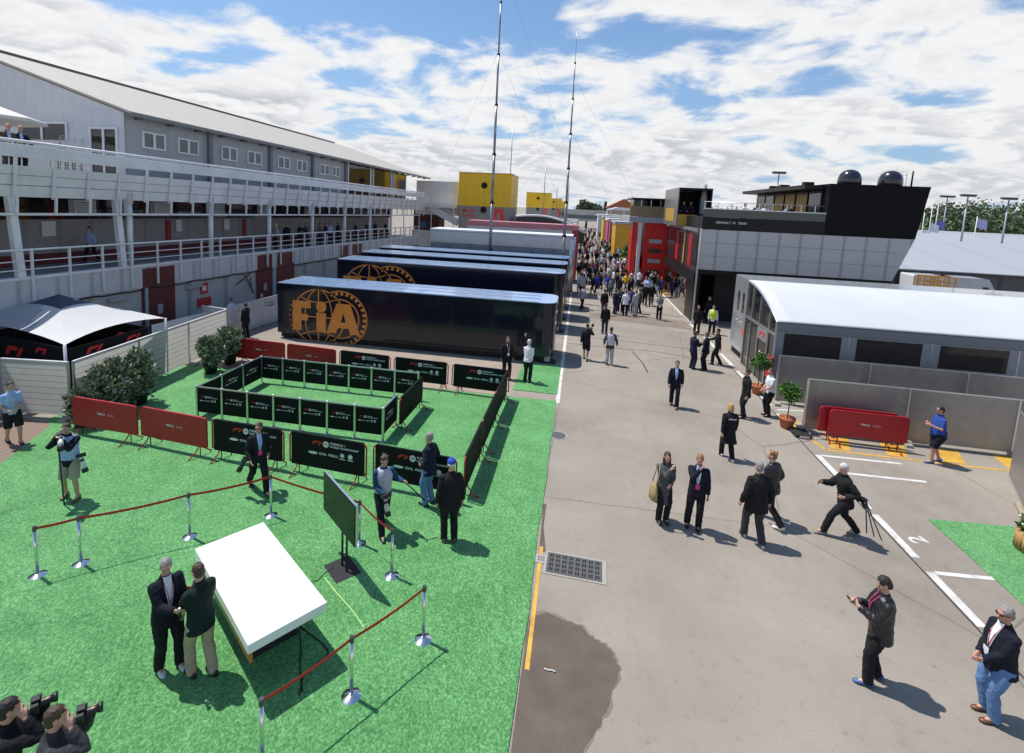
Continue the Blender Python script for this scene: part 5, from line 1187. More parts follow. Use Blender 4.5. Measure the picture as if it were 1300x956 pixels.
mb = MB(); mb.prism([(26.0, 1.15), (26.26, 1.4), (26.0, 1.65), (25.9, 1.4)], (gx - .001, 0, 0), (0, 1, 0), (0, 0, 1), -.006); mb.build('orange_mark', M('orange_print', (.75, .12, .03), .5), parent=gt)
# pavilion with curved white roof
pv = thing('pavilion', 'long grey pavilion with white curved fabric roof and wide dark windows', 'building', (0, 0, 0))
px0, pyf, pyb = 8.05, 21.6, 25.55; pze = 2.92; pzt = 4.05; px1 = 30
prof = []
for k in range(13):
    a = (k / 12) ** 1.5; prof.append((pyf + (pyb - pyf) * a, pze + (pzt - pze) * (1 - (1 - a) ** 1.9)))
fabric = M('roof_fabric', (.54, .55, .565), .85, var=.06, scale=.5, bump=.25, bscale=2.5)
mb = MB(); nseg = 40
rows = [[V((px0 + (px1 - px0) * i / nseg, y, z + .0)) for y, z in prof] for i in range(nseg + 1)]
mb.rings(rows, cap=False, closed=False); o = mb.build('roof', fabric, parent=pv); so = o.modifiers.new('s', 'SOLIDIFY'); so.thickness = .05
mb = MB()
for k in range(1, 7): x = px0 + k * 3.25; mb.tube([(x, y, z + .012) for y, z in prof], .022, 5)
mb.build('roof_seam', fabric, parent=pv)
pvm = M('pavilion_grey', (.25, .27, .30), .45, .2, var=.05); pvd = M('pavilion_band', (.18, .195, .21), .5, var=.05)
MB().box(px0, px1, pyf, pyf + .06, pze - .36, pze - .02).build('eave_band', pvd, parent=pv)
wins = [(8.35, 10.45), (11.0, 13.3), (13.9, 16.2), (16.8, 19.1), (19.7, 22.0)]; xs = px0
zlo, zhi = 1.55, pze - .37
MB().box(px0, px1, pyf, pyf + .06, .02, zlo - .001).build('lower_wall', pvm, parent=pv)
for a, b_ in wins:
    MB().box(xs, a, pyf, pyf + .06, zlo, zhi).build('pier', pvm, parent=pv); xs = b_
    w = MB().box(a, b_, pyf + .02, pyf + .04, zlo, zhi).build('window', M('tinted_window', (.035, .033, .03), .10, spec=.5, var=.2), parent=pv)
    mb = MB(); mb.box(a, b_, pyf - .012, pyf + .019, zlo, zlo + .05); mb.box(a, b_, pyf - .012, pyf + .019, zhi - .05, zhi); mb.build('window_frame', pvm, parent=w)
MB().box(xs, px1, pyf, pyf + .06, zlo, zhi).build('pier', pvm, parent=pv)
for k in range(1, 7):
    x = 10.72 + (k - 1) * 2.9; MB().box(x - .015, x + .015, pyf - .01, pyf - .001, .02, zhi).build('joint_strip', alu, parent=pv)
# gable end: glazing with frames and red mark
mb = MB(); mb.add([(px0 + .03, pyf + .08, .06), (px0 + .03, pyb, .06)] + [(px0 + .03, y, z - .08) for y, z in reversed(prof)], [tuple(range(15))]); g = mb.build('end_glazing', dark_glass, parent=pv)
mb = MB(); mb.tube([(px0, y, z - .03) for y, z in prof], .05, 6)
for y in (pyf + .1, pyf + .85, pyf + 2.05, pyf + 3.1, pyb - .06): 
    zz = [z for (yy, z) in prof if yy <= y + .02][-1]; mb.box(px0 - .02, px0 + .025, y - .04, y + .04, .0, zz - .05)
mb.box(px0 - .018, px0 + .024, pyf + .1, pyb, 2.32, 2.42); mb.build('frame', alu, parent=g)
MB().box(px0 - .03, px0 - .021, pyf + .9, pyf + 2.0, 2.0 - .2, 2.31).build('sign_board', pvm, parent=pv)
mb = MB(); red_mark(mb, (px0 - .032, pyf + 1.85, 1.93), (0, -1, 0), (0, 0, 1), 1.1, 0, .004); mb.build('red_logo_mark', print_red, parent=pv)
mb = MB(); mb.rings([[V((px0 - .024 - dx, pyf + 1.45 + r * math.cos(k * .2618), 1.1 + r * math.sin(k * .2618))) for k in range(24)] for r, dx in ((.24, 0), (.24, .004), (.19, .004))], cap=False); put_text(mb, 'F1', .2, (px0 - .026, pyf + 1.45, 1.1), (0, -1, 0), (0, 0, 1)); mb.build('door_roundel', print_white, parent=pv)
MB().box(px0 - .10, px0 - .03, pyf - .1, pyf + .45, .55, 1.45).build('red_board', red_paint, parent=pv)

# ------------------------------------------------------------------ black and silver hospitality building
hb = thing('hospitality_building', 'tall black and silver hospitality building with mirrored ground floor, roof terrace and black rooftop block', 'building', (0, 0, 0))
spm = ribbed('silver_panel', (.44, .445, .455), 0, 1.22, .34, .15, depth=.15, dark=.6, var=.05)
HX, HY = 7.58, 34.0
xr = 19.2
mb = MB(); zt, zb = 6.15, 3.58
mb.add([(HX, HY, zb), (18.75, HY, zb), (19.65, HY, zt), (HX, HY, zt), (HX, HY + 12, zb), (18.75, HY + 12, zb), (19.65, HY + 12, zt), (HX, HY + 12, zt)], [(0, 1, 2, 3), (7, 6, 5, 4), (1, 5, 6, 2), (0, 4, 5, 1), (3, 2, 6, 7)]); mb.build('silver_storey', spm, parent=hb)
mb = MB()
for z in (4.45, 5.3): mb.box(HX + .1, 18.9, HY - .006, HY - .001, z, z + .015)
mb.build('panel_joint', M('joint_dark', (.06, .06, .065), .5), parent=hb)
MB().box(HX - .05, 18.74, HY - .02, HY + 12, 3.28, 3.57).build('black_band', black_paint, parent=hb)
MB().box(HX + 1.5, 18.4, HY + 1.6, HY + 11, 0, 3.27).build('recess_wall', black_matt, parent=hb)
MB().box(HX - .12, HX - .02, HY - .14, HY - .04, 0, 6.2).build('corner_post', alu, parent=hb)
for x in (12.0, 16.0): MB().box(x, x + .2, HY + .1, HY + .3, 0, 3.27).build('column', black_paint, parent=hb)
# terrace edge band with sign and glass rail
MB().box(HX, 14.7, HY - .015, HY + 13, 6.17, 6.95).build('terrace_band', black_paint, parent=hb)
mb = MB(); put_text(mb, 'RENAULT  F1  TEAM', .20, (9.3, HY - .017, 6.62), (1, 0, 0), (0, 0, 1)); mb.build('lettering', print_white, parent=hb)
tglass = M('terrace_glass', (.05, .062, .058), .08, spec=.6, var=.1)
MB().box(HX + .02, 14.65, HY + .02, HY + .04, 6.96, 7.45).build('balustrade', tglass, parent=hb)
MB().box(HX, 14.68, HY, HY + .06, 7.452, 7.50).build('handrail', alu, parent=hb)
for i in range(9): MB().box(HX + .05 + i * .8, HX + .09 + i * .8, HY + .045, HY + .085, 6.96, 7.9).build('baluster', alu, parent=hb)
MB().tube([(HX, HY + .065, 7.9), (14.6, HY + .065, 7.9)], .02, 6).build('upper_rail', alu, parent=hb)
# rooftop block
bx0, bx1, bz = 14.72, 19.8, 9.28
mb = MB(); Y1_ = 47.0
mb.add([(bx0, HY, 6.16), (19.66, HY, 6.16), (20.1, HY, bz), (bx0, HY, bz), (bx0, Y1_, 6.16), (19.66, Y1_, 6.16), (20.1, Y1_, bz), (bx0, Y1_, bz)], [(0, 1, 2, 3), (7, 6, 5, 4), (1, 5, 6, 2), (3, 2, 6, 7), (0, 3, 7, 4)]); mb.build('rooftop_block', M('block_black', (.008, .008, .009), .6, var=.2, spec=.12), parent=hb)
gold_b = M('amber_blind', (.50, .28, .03), .5)
for i in range(6):
    y = HY + 1.0 + i * 2.0; m = gold_b if i in (1, 2, 3) else tglass
    w = MB().box(bx0 - .03, bx0 - .002, y, y + 1.7, 7.0, 8.75).build('window', m, parent=hb)
    mb = MB(); mb.box(bx0 - .06, bx0 - .031, y - .12, y, 6.97, 8.9); mb.box(bx0 - .06, bx0 - .031, y, y + 1.7, 8.751, 8.9); mb.build('window_frame', black_paint, parent=w)
MB().box(bx0 - 1.2, bx0 - .001, HY + .6, Y1_, 8.95, 9.2).build('canopy', black_paint, parent=hb)
for y in (36.5, 40.5, 42.5): MB().box(bx0 - .5, bx0 + .1, y, y + .4, 9.29, 9.5).build('roof_lamp', black_paint, parent=hb)
def dome(u, v, y, r, label):
    p = AY(u, v, y); t = thing('radar_dome', label, 'dome', (p.x, y, bz)); MB().lathe([(r * .88, 0), (r * .97, .10 * r), (r, .45 * r), (r * .97, .8 * r), (r * .84, 1.15 * r), (r * .6, 1.42 * r), (r * .3, 1.56 * r), (.02, 1.6 * r)], 28).build('shell', M('dome_black', (.018, .019, .024), .22, var=.1, coat=.5), parent=t); MB().lathe([(r * .7, -.0), (r * .7, .05), (r * .9, .06)], 20).build('base', grey_panel, parent=t)
dome(1078, 232, 36.0, .66, 'left black radar dome on the roof of the rooftop block'); dome(1130, 233, 36.0, .66, 'right black radar dome on the rooftop block, beside the cluster of thin aerials')
t = thing('aerial_cluster', 'cluster of thin aerials behind the right radar dome', 'aerial', (AY(1140, 232, 37.2).x, 37.2, bz))
mb = MB()
for k in range(7): mb.tube([(-.5 + k * .16, .1 * (k % 2), 0), (-.5 + k * .16, .1 * (k % 2), 1.1 + .35 * ((k * 37) % 5) / 4)], .014, 5)
mb.tube([(-.5, 0, .9), (.5, 0, .9)], .012, 5); mb.build('rods', mast_m, parent=t); MB().tube([(.62, -.3, 0), (.62, -.3, 1.15)], .05, 8).build('post', black_paint, parent=t)
# street front: mirrored ground floor, glazed first floor, extends down the lane
mir = M('bronze_mirror', (.32, .27, .23), .04, 1.0, var=.04, rvar=.02)
SYE = 46.3
MB().box(HX - .08, HX + .3, HY + .4, HY + 2.4, .06, 3.26).build('door_panel', black_paint, parent=hb)
MB().box(HX - .1, HX + .25, HY + 2.42, SYE, .08, 2.55).build('mirror_wall', mir, parent=hb); MB().box(HX - .14, HX + .3, HY + .3, SYE, 2.56, 3.26).build('black_band', black_paint, parent=hb)
MB().box(HX - .25, HX + .3, HY - .05, HY + 2.4, .0, .06).build('threshold', conc, parent=hb)
for i in range(3):
    y = HY + .5 + i * 3.9; MB().box(HX - .06, HX + .2, y, y + 3.7, 3.28, 5.95).build('glass_bay', M('bay_glass', (.03, .022, .022), .07, spec=.6, var=.5), parent=hb)
    MB().box(HX - .10, HX + .1, y + 3.71, y + 3.89, 3.28, 5.95).build('mullion', black_paint, parent=hb)
for y0, y1, m in ((36.2, 37.2, red_paint), (38.2, 39.0, gold_b), (41, 42.5, red_paint)): MB().box(HX - .065, HX - .061, y0, y1, 3.5, 5.8).build('coloured_blind', m, parent=hb)
MB().box(HX - .2, HX + 4, HY + .2, SYE, 5.97, 6.16).build('cornice', M('cornice_grey', (.20, .20, .20), .4), parent=hb)
# yellow and grey box room above the lane
yb = thing('lookout_box', 'grey box lookout with open black front and yellow balcony panel on the hospitality roof', 'building', (0, 39.0, 6.17))
x0, x1 = AY(862, 245, 39).x, AY(906, 236, 39).x; zt = AY(864, 238, 39).z - 6.17
gq = M('lookout_grey', (.20, .19, .18), .3, .4)
MB().box(x0 - .02, x0 + .05, 0, 6, 0, zt).build('side_wall', gq, parent=yb); MB().box(x0 - .03, x0 - .021, 1.2, 5, .3, 1.3).build('amber_panel', gold_b, parent=yb)
MB().box(x0 + .06, x1, 0, 6, zt - .15, zt).build('roof', black_paint, parent=yb); MB().box(x1 - .06, x1, 0, 6, 0, zt - .16).build('side_wall', black_paint, parent=yb); MB().box(x0 + .06, x1 - .07, 3, 3.1, 0, zt - .16).build('back_wall', black_matt, parent=yb)
MB().box(x0 + .06, x0 + 1.35, -.06, -.01, .05, .85).build('yellow_panel', gold_b, parent=yb); MB().box(x0 + 1.37, x1, -.05, -.02, .05, .85).build('glass_panel', tglass, parent=yb); MB().box(x0 + .06, x1 - .07, 0, 2.95, .0, .04).build('floor', grey_panel, parent=yb)
t = thing('closed_parasol', 'folded grey parasol standing on the hospitality terrace', 'parasol', (AY(893, 262, 40).x, 40, 6.17)); h = AY(893, 233, 40).z - 6.17
MB().lathe([(.05, .8), (.30, .95), (.26, 2.0), (.10, h - .1), (.02, h)], 10).build('canopy', M('parasol_grey', (.42, .43, .45), .7), parent=t); MB().tube([(0, 0, 0), (0, 0, .9)], .03, 8).build('pole', alu, parent=t); MB().box(-.3, .3, -.3, .3, 0, .06).build('base', black_matt, parent=t)

# ------------------------------------------------------------------ motorhomes beyond
t = thing('red_motorhome', 'bright red motorhome front with grey window strips and a grey upper deck', 'building', (0, 49, 0))
rd = M('bright_red', (.62, .012, .012), .35, var=.05); x0, x1 = AY(819, 290, 49).x, AY(843, 290, 49).x; zt = AY(830, 283, 49).z
MB().box(x0, x1 + .35, 0, 12, 0, zt).build('body', rd, parent=t)
for k, zz in enumerate((.4, 1.35, 2.35, 3.3, 4.2)): MB().box(x0 + .45, x1 - .1, -.05, -.002, zz, zz + .36).build('window_strip', tglass if k % 2 else grey_panel, parent=t)
MB().box(x0 - .6, x0 - .3, -.2, .1, 0, zt).build('white_post', white_paint, parent=t); MB().box(x0 - 1.1, x0 - .65, .4, 3, 0, zt - .1).build('red_wing', rd, parent=t)
MB().box(x0 - 1.5, x1 + .6, -.3, 12, zt + .002, zt + .5).build('deck_band', grey_panel, parent=t)
for k in range(5): MB().box(x0 - 1.4 + k * .85, x0 - 1.33 + k * .85, -.2, -.1, zt + .5, zt + 2.1).build('deck_post', alu, parent=t)
MB().box(x0 - 1.4, x1 + .6, -.3, 6, zt + 2.1, zt + 2.25).build('deck_roof', black_paint, parent=t); MB().box(x0 - 1.0, x1 + .5, 2, 6, zt + .5, zt + 2.09).build('deck_wall', dark_glass, parent=t); MB().box(x0 - 1.45, x1 + .5, -.25, -.21, zt + .52, zt + 1.5).build('balustrade', M('amber_rail', (.26, .19, .10), .4), parent=t)
specs = [(78, (781, 818), 284, (.62, .34, .02), 'amber yellow motorhome with a round arch opening left of the red one'), (92, (771, 784), 280, (.50, .06, .20), 'pink panelled motorhome beside the crowd'), (104, (765, 776), 277, (.66, .47, .04), 'yellow and black motorhome far down the lane'), (116, (758, 768), 274, (.60, .62, .66), 'white motorhome with navy stripe far down the lane')]
for k, (y, us, vt, col, lab) in enumerate(specs):
    t = thing('motorhome', lab, 'building', (0, y, 0)); x0, x1 = AY(us[0], 300, y).x, AY(us[1], 300, y).x; zt = AY(us[0], vt, y).z
    MB().box(x0, x1 + 6, 0, 9, .0, zt).build('body', M('motorhome_%d' % k, col, .4, var=.08), parent=t)
    if k == 0:
        mb = MB(); mb.prism([(-1.0, 0)] + [(-1.0 * math.cos(a), 2.2 + 1.1 * math.sin(a)) for a in [j * .314 for j in range(11)]] + [(1.0, 0)][:1], (x0 + 3.3, -.03, .3), (1, 0, 0), (0, 0, 1), -.02); mb.build('arch', M('arch_orange', (.75, .32, .05), .5), parent=t)
        for j in range(5): MB().box(x0 + 2.5, x0 + 4.1, -.06 - .001 * j, -.04, .3 + j * .7, .75 + j * .7).build('white_block', white_paint, parent=t)
    elif k == 2: MB().box(x0 + .4, x1 - .2, -.04, -.005, 1.5, 2.4).build('black_mark', black_paint, parent=t)
    else: MB().box(x0 + .3, x1 + 4, -.04, -.005, 1.0, 2.0).build('stripe', M('stripe_navy', (.05, .07, .15), .4), parent=t)
    MB().box(x0 - .2, x1 + 6, -.2, 9, zt + .01, zt + .35).build('roof', white_paint if k % 2 else grey_panel, parent=t)
t = thing('awning', 'white flat awning roof on posts above the far motorhomes', 'canopy', (0, 88, 0))
x0, x1 = AY(772, 268, 88).x, AY(810, 268, 88).x; z = AY(790, 267, 88).z
mb = MB(); mb.prism([(x0, 0), (x1, 0), (x1 - .4, .35), (x0 + 1.6, .5)], (0, 0, z), (1, 0, 0), (0, 0, 1), -7); mb.build('roof', white_paint, parent=t)
for x in (x0 + .4, x0 + 2.6, x1 - .4): MB().box(x, x + .15, .2, .35, 0, z).build('post', alu, parent=t)
t = thing('house', 'low house with an orange tiled roof behind the far motorhomes', 'house', (0, 150, 0)); x0, x1 = AY(772, 265, 150).x, AY(812, 265, 150).x; z = AY(790, 264, 150).z
MB().box(x0, x1, 0, 10, 0, z).build('wall', M('cream_wall', (.42, .33, .24), .7), parent=t); mb = MB(); mb.prism([(x0 - .5, 0), (x1 + .5, 0), ((x0 + x1) / 2, 2.6)], (0, -.5, z), (1, 0, 0), (0, 0, 1), -11); mb.build('roof', M('orange_tile', (.38, .12, .05), .8), parent=t)
t = thing('footbridge', 'pale footbridge crossing the far end of the paddock', 'bridge', (0, 165, 0)); z = AY(740, 271, 165).z; x0, x1 = AY(716, 270, 165).x, AY(778, 270, 165).x
MB().box(x0, x1, 0, 4, z - .4, z + 1.2).build('deck', M('bridge_pale', (.50, .52, .50), .6), parent=t); MB().box(x0, x1, -.05, -.01, z - 1.6, z - .45).build('glazing', M('bridge_glass', (.12, .16, .16), .2), parent=t)
MB().box(x0, x1, 0, 4, z - 2.4, z - 1.65).build('lower_deck', M('bridge_grey', (.36, .37, .37), .6), parent=t)
for x in (x0 + 1, x1 - 1): MB().box(x, x + .8, 1, 2, 0, z - 2.4).build('pier', conc, parent=t)
# palm style shrubs by the red motorhome
for i, (u, v, y) in enumerate(((806, 342, 52), (795, 335, 66))):
    p = AY(u, v, y); t = thing('potted_plant', ['nearer', 'farther'][i] + ' tall leafy potted plant by the red motorhome', 'plant', (p.x, y, 0)); rng = random.Random(i)
    MB().lathe([(.3, 0), (.4, .6), (.42, .62), (.2, .6)], 14).build('pot', terra, parent=t); mb = MB(); leaves(mb, (0, 0, 1.7), (.9, .9, 1.2), 700, .5, rng, up=.8, asp=.14); mb.build('foliage', lm, parent=t)

# ------------------------------------------------------------------ white marquee halls at the right, vans, lights, flags
hall_w = ribbed('hall_roof', (.36, .37, .39), 0, 5.0, .5, depth=.1, dark=.92, var=.05); hall_d = ribbed('hall_wall', (.07, .075, .085), 0, 2.5, .5, dark=.4)
def hall(label, y0, y1, yr, x0, x1, ze, zr, wall=hall_d):
    t = thing('marquee_hall', label, 'tent', (0, 0, 0)); mb = MB()
    mb.add([(x0, y0, ze), (x1, y0, ze), (x1, yr, zr), (x0, yr, zr), (x1, y1, ze), (x0, y1, ze)], [(0, 1, 2, 3), (3, 2, 4, 5)]); o = mb.build('roof', hall_w, parent=t); so = o.modifiers.new('s', 'SOLIDIFY'); so.thickness = .12
    mb = MB(); mb.box(x0 + .2, x1 - .2, y0 + .3, y1 - .3, 0, ze - .15); mb.build('wall', wall, parent=t); MB().box(x0, x1, y0 - .05, y0 + .05, ze - .22, ze - .1).build('gutter', M('gutter_black', (.03, .03, .03), .5), parent=t)
    mb = MB(); mb.add([(x0 + .1, y0 + .3, ze - .15), (x0 + .1, y1 - .3, ze - .15), (x0 + .1, yr, zr - .15)], [(0, 1, 2)]); mb.build('gable', hall_w, parent=t)
    return t
a = AY(1160, 344, 52)
hall('large grey white marquee hall with a low pitched roof behind the pavilion at the right', 52, 78, 65, 23.5, 75, 2.95, 5.35)
hall('long white tent roof farther back at the right, beyond the grey marquee', 98, 124, 112, 50, 140, 3.6, 5.4, grey_panel)
hall('third white tent roof with a dark opening far at the right', 135, 160, 148, 62, 200, 4.2, 5.6, grey_panel)
def van(u, v, y, label, col):
    p = AY(u, v, y); t = thing('parked_van', label, 'van', (p.x, y, 0)); m = M('van_' + label.split()[0], col, .3, coat=.5)
    L_, W_, H_ = 5.2, 1.95, 2.65
    pr = [(0, .35), (L_, .35), (L_, 1.0), (L_ - .9, 1.25), (L_ - 1.7, H_ - .05), (L_ - 2.0, H_), (.1, H_), (0, H_ - .1)]
    mb = MB(); mb.prism(pr, (0, 0, 0), (1, 0, 0), (0, 0, 1), -W_); mb.build('body', m, parent=t, bevel=.05)
    MB().prism([(L_ - 2.1, 1.3), (L_ - 1.15, 1.3), (L_ - 1.75, 1.95), (L_ - 2.1, 1.95)], (0, -.004, 0), (1, 0, 0), (0, 0, 1), .01).build('window', dark_glass, parent=t)
    mb = MB(); mb.add([(L_ - .93, .15, 1.3), (L_ - .93, W_ - .15, 1.3), (L_ - 1.66, W_ - .2, H_ - .13), (L_ - 1.66, .2, H_ - .13)], [(0, 1, 2, 3)]); mb.build('windscreen', dark_glass, parent=t)
    for x in (.95, L_ - 1.05):
        for y_ in (0, W_):
            w = MB().rings([[V((x + r * math.cos(k * .2618), yy, .34 + r * math.sin(k * .2618))) for k in range(24)] for r, yy in ((.26, y_ - .08), (.34, y_ - .06), (.34, y_ + .06), (.26, y_ + .08))]).build('wheel', rubber, parent=t); MB().lathe([(.18, -.085), (.18, .085)], 14).build('rim', alu, parent=w).matrix_local = Matrix.Translation((x, y_, .34)) @ Matrix.Rotation(R(90), 4, 'X')
    for y_ in (.2, W_ - .4): MB().box(L_ - .02, L_ + .02, y_, y_ + .2, .75, .95).build('headlight', chrome, parent=t)
van(1160, 353, 49.9, 'white van parked behind the black building, half hidden', (.62, .63, .65)); van(1197, 356, 49.6, 'silver van parked behind the pavilion roof in front of the marquee hall', (.45, .48, .52))
for i, (u, v) in enumerate(((1178, 350), (1200, 353))):
    p = AY(u, v, 48.6); t = thing('orange_frame', ['left', 'right'][i] + ' orange steel stacking frame beside the parked vans', 'frame', (p.x, 48.6, 0)); mb = MB(); om = M('orange_steel', (.55, .28, .05), .5)
    for x in (-.55, .55):
        for y in (-.4, .4): mb.box(x - .05, x + .05, y - .05, y + .05, 0, 2.75)
    mb.build('upright', om, parent=t); mb = MB()
    for z in (1.9, 2.3, 2.7): mb.box(-.5, .5, -.45, -.36, z - .05, z + .05); mb.box(-.5, .5, .36, .45, z - .05, z + .05)
    mb.build('bar', om, parent=t)
def lamp(u, vt, vb, y, i):
    p = AY(u, vt, y); t = thing('floodlight_mast', 'floodlight pole on the skyline at the right, %s from the left' % ordinal(i), 'light pole', (p.x, y, 0), 0, 'floodlight poles on the skyline'); z = p.z; s = y / 90 * .75
    MB().tube([(0, 0, 0), (0, 0, z)], [.16 * s + .06, .08 * s + .03], 8).build('pole', M('pole_grey', (.36, .37, .38), .5, .4), parent=t)
    MB().box(-1.1 * s - .2, 1.1 * s + .2, -.08, .08, z, z + .12).build('crossbar', grey_panel, parent=t)
    for x in (-.9 * s, 0, .9 * s): MB().box(x - .42 * s, x + .42 * s, -.3, .3, z + .13, z + .13 + .35 * s).build('lamp_head', M('lamp_dark', (.06, .06, .065), .5), parent=t)
for i, (u, vt, vb, y) in enumerate(((989, 221, 250, 92), (1203, 251, 300, 150), (1229, 250, 300, 88), (1281, 254, 294, 92))): lamp(u, vt, vb, y, i)
for i, (u, vt, y) in enumerate(((1174, 270, 125), (1184, 262, 125), (1192, 258, 125), (1241, 275, 110))):
    p = AY(u, vt, y); t = thing('flag_pole', 'flag pole with %s flag beyond the white tents, %s from the left' % (['white', 'pale', 'blue', 'white and blue'][i], ordinal(i)), 'flag', (p.x, y, 0), 0, 'flag poles beyond the tents')
    MB().tube([(0, 0, 0), (0, 0, p.z)], .07, 6).build('pole', white_paint, parent=t); zf = p.z - (.3 if i == 3 else 3.6)
    mb = MB(); rows = [[V((.1 + k * .35, .18 * math.sin(k * 1.3), zf - .1 * k + dz)) for k in range(6)] for dz in (-1.7, 0)]; mb.rings(rows, cap=False, closed=False); mb.build('flag_cloth', M('flag_%d' % i, [(.7, .7, .72), (.6, .6, .66), (.12, .13, .4), (.35, .38, .6)][i], .7), parent=t)

# ------------------------------------------------------------------ trees
def crown_faces(mb, c, rad, n, size, rng, flat=.0):
    nc = 16; cl = []
    for k in range(nc):
        a = rng.random() * 6.283; r = rng.random() ** .5 * .78; cl.append((V((rad[0] * r * math.cos(a), rad[1] * r * math.sin(a), rad[2] * (rng.uniform(-.35, .75) * math.sqrt(1 - r * r)))), rng.uniform(.28, .45), rng.choice((0, 0, 1, 2))))
    for i in range(n):
        q, s, mm = cl[rng.randrange(nc)]; d = V((rng.gauss(0, 1), rng.gauss(0, 1), rng.gauss(0, 1) * .8)).normalized() * (rng.random() ** .4)
        p = V(c) + q + V((d.x * rad[0] * s, d.y * rad[1] * s, d.z * rad[2] * s * 1.2)); u = V((rng.gauss(0, 1), rng.gauss(0, 1), rng.gauss(0, .6))).normalized(); w = u.cross(V((rng.gauss(0, 1), rng.gauss(0, 1), rng.gauss(0, 1)))).normalized(); z = size * rng.uniform(.5, 1.2)
        mb.add([p - u * z, p + w * z * .6, p + u * z, p - w * z * .6], [(0, 1, 2, 3)], mm if rng.random() < .8 else rng.randrange(3))
pine = [leaf_mat('pine_leaf', (.065, .095, .035)), leaf_mat('pine_leaf_light', (.12, .165, .06)), leaf_mat('pine_leaf_dark', (.028, .045, .018))]; bark = M('bark', (.09, .06, .04), .9)
def tree(label, x, y, zb, zt, w, seed, name='pine_tree', cone=False, group='trees on the skyline', n=1500):
    rng = random.Random(seed); t = thing(name, label, 'tree', (x, y, 0), 0, group); h = zt
    MB().tube([(0, 0, 0), (.2, 0, h * .45), (.1, .1, h * .8)], [.035 * h + .1, .025 * h, .01 * h], 8).build('trunk', bark, parent=t)
    mb = MB()
    if cone:
        for k in range(7):
            f = k / 7; crown_faces(mb, (0, 0, zb + (zt - zb) * (f + .06)), (w * (1 - f) * .5 + .15, w * (1 - f) * .5 + .15, (zt - zb) * .12), n // 7, (zt - zb) * .05, rng)
    else: crown_faces(mb, (0, 0, (zb + zt) / 2 - .1 * (zt - zb)), (w / 2, w / 2, (zt - zb) * .6), n, max(.25, w * .045), rng)
    mb.build('crown', pine, parent=t)
Yt = 190
p0, p1, pt = AY(727, 270, Yt), AY(763, 270, Yt), AY(745, 255, Yt); tree('big dome shaped pine beyond the footbridge', (p0.x + p1.x) / 2, Yt, p0.z - 1, pt.z + .5, p1.x - p0.x, 1, n=2600)
p = AY(769, 257, 180); tree('narrow dark cypress right of the dome shaped pine', p.x, 180, 2, p.z, 2.6, 2, 'cypress_tree', True)
for i, (u, v, w) in enumerate(((722, 266, 5), (776, 265, 5), (800, 257, 7), (812, 256, 6), (818, 257, 5), (781, 262, 5))):
    p = AY(u, v, 200); tree('small bushy tree on the far skyline %s' % ['left of the dome pine', 'right of the cypress', 'above the house roof at left', 'above the house roof at right', 'beside the grey upper deck', 'left of the house'][i], p.x, 200, 3, p.z, w * 1.6, 10 + i, 'round_tree', n=500)
# wooded ridge: one mass of foliage
rng = random.Random(21); mb = MB()
def wood(x, y, zt, w):
    c = (x, y, zt * .55); crown_faces(mb, c, (w, w * .7, zt * .48), 150, w * .12, rng)
for k in range(330):
    u = rng.uniform(900, 1420); y = rng.uniform(200, 300) if k % 2 else rng.uniform(150, 200)
    s = (u - 1100) / 200.0; top = 263 - 10 * math.exp(-((u - 1225) / 45.0) ** 2) - 14 * math.exp(-((u - 1330) / 60.0) ** 2) + 2.5 * math.sin(u * .11) + (3 if u < 1190 else 0) + (u - 1170) * .006
    if u < 1030: top = 262 + 1.5 * math.sin(u * .2) 
    if k % 2 == 0: top += 16
    p = AY(u, top + rng.uniform(0, 5), y); wood(p.x, y, max(p.z, 3), rng.uniform(4, 7))
tag(mb.build('distant_wood', pine), 'dark green pine wood covering the low ridge behind the white tents', kind='stuff')
mb = MB(); pts = []
for k in range(40):
    x = 90 + k * 14; pts.append((x, 6 + 5 * math.exp(-((x - 190) / 60.0) ** 2) + 9 * math.exp(-((x - 330) / 90.0) ** 2)))
mb.add([(x, 320, -1) for x, z in pts] + [(x, 330, z) for x, z in pts] + [(x, 420, z + 2) for x, z in pts], [(i, i + 1, 41 + i, 40 + i) for i in range(39)] + [(40 + i, 41 + i, 81 + i, 80 + i) for i in range(39)]); struct('hill', mb, M('hill_green', (.04, .065, .028), .9, var=.4, scale=.05))
# ------------------------------------------------------------------ the people near the camera
def at(u, v, z=0.0): return tuple(G(u, v, z))
def pp(label, u, v, heading, pose, z=0.0, loc=None, **k): return build_person(label, loc or at(u, v, z), heading, pose, **k)
def wpt(W, p): return W @ V(p)
TZ = .022
# interviewers by the desk
b1, J1, W1 = pp('man in a navy jacket and white shoes holding out a microphone beside the desk', 214, 846, 118, dict(rh=(.02, .40, 1.16), lh=(-.12, .30, 1.02), lf=(-.12, .10, 0), rf=(.12, -.02, 0), head=(-18, -10)), z=TZ, top='dnavy', legs='black', hair='grey', shoes='white', shirt='white', lanyard='pink', fat=.012)
b2, J2, W2 = pp('man in a bottle green blazer and beige trousers talking beside the desk', 257, 857, 292, dict(rh=(.12, .36, 1.14), lh=(-.10, .38, 1.0), lf=(-.10, .10, 0), rf=(.10, -.12, 0), head=(8, -8)), z=TZ, top='green', legs='beige', hair='brown', shoes='black', shirt='white', fat=.008)
t = thing('microphone', 'black hand microphone with a silver head held between the two talking men', 'microphone', W1 @ (J1['rw'] + V((-.02, .10, .0)))); t.rotation_euler = (R(10), R(8), 0)
MB().lathe([(.014, -.12), (.017, .02), (.019, .04)], 14).build('handle', cam_black, parent=t); MB().lathe([(.02, .04), (.028, .06), (.03, .08), (.022, .105), (.01, .112)], 14).build('head', M('mic_grille', (.4, .4, .4), .35, .8), parent=t)
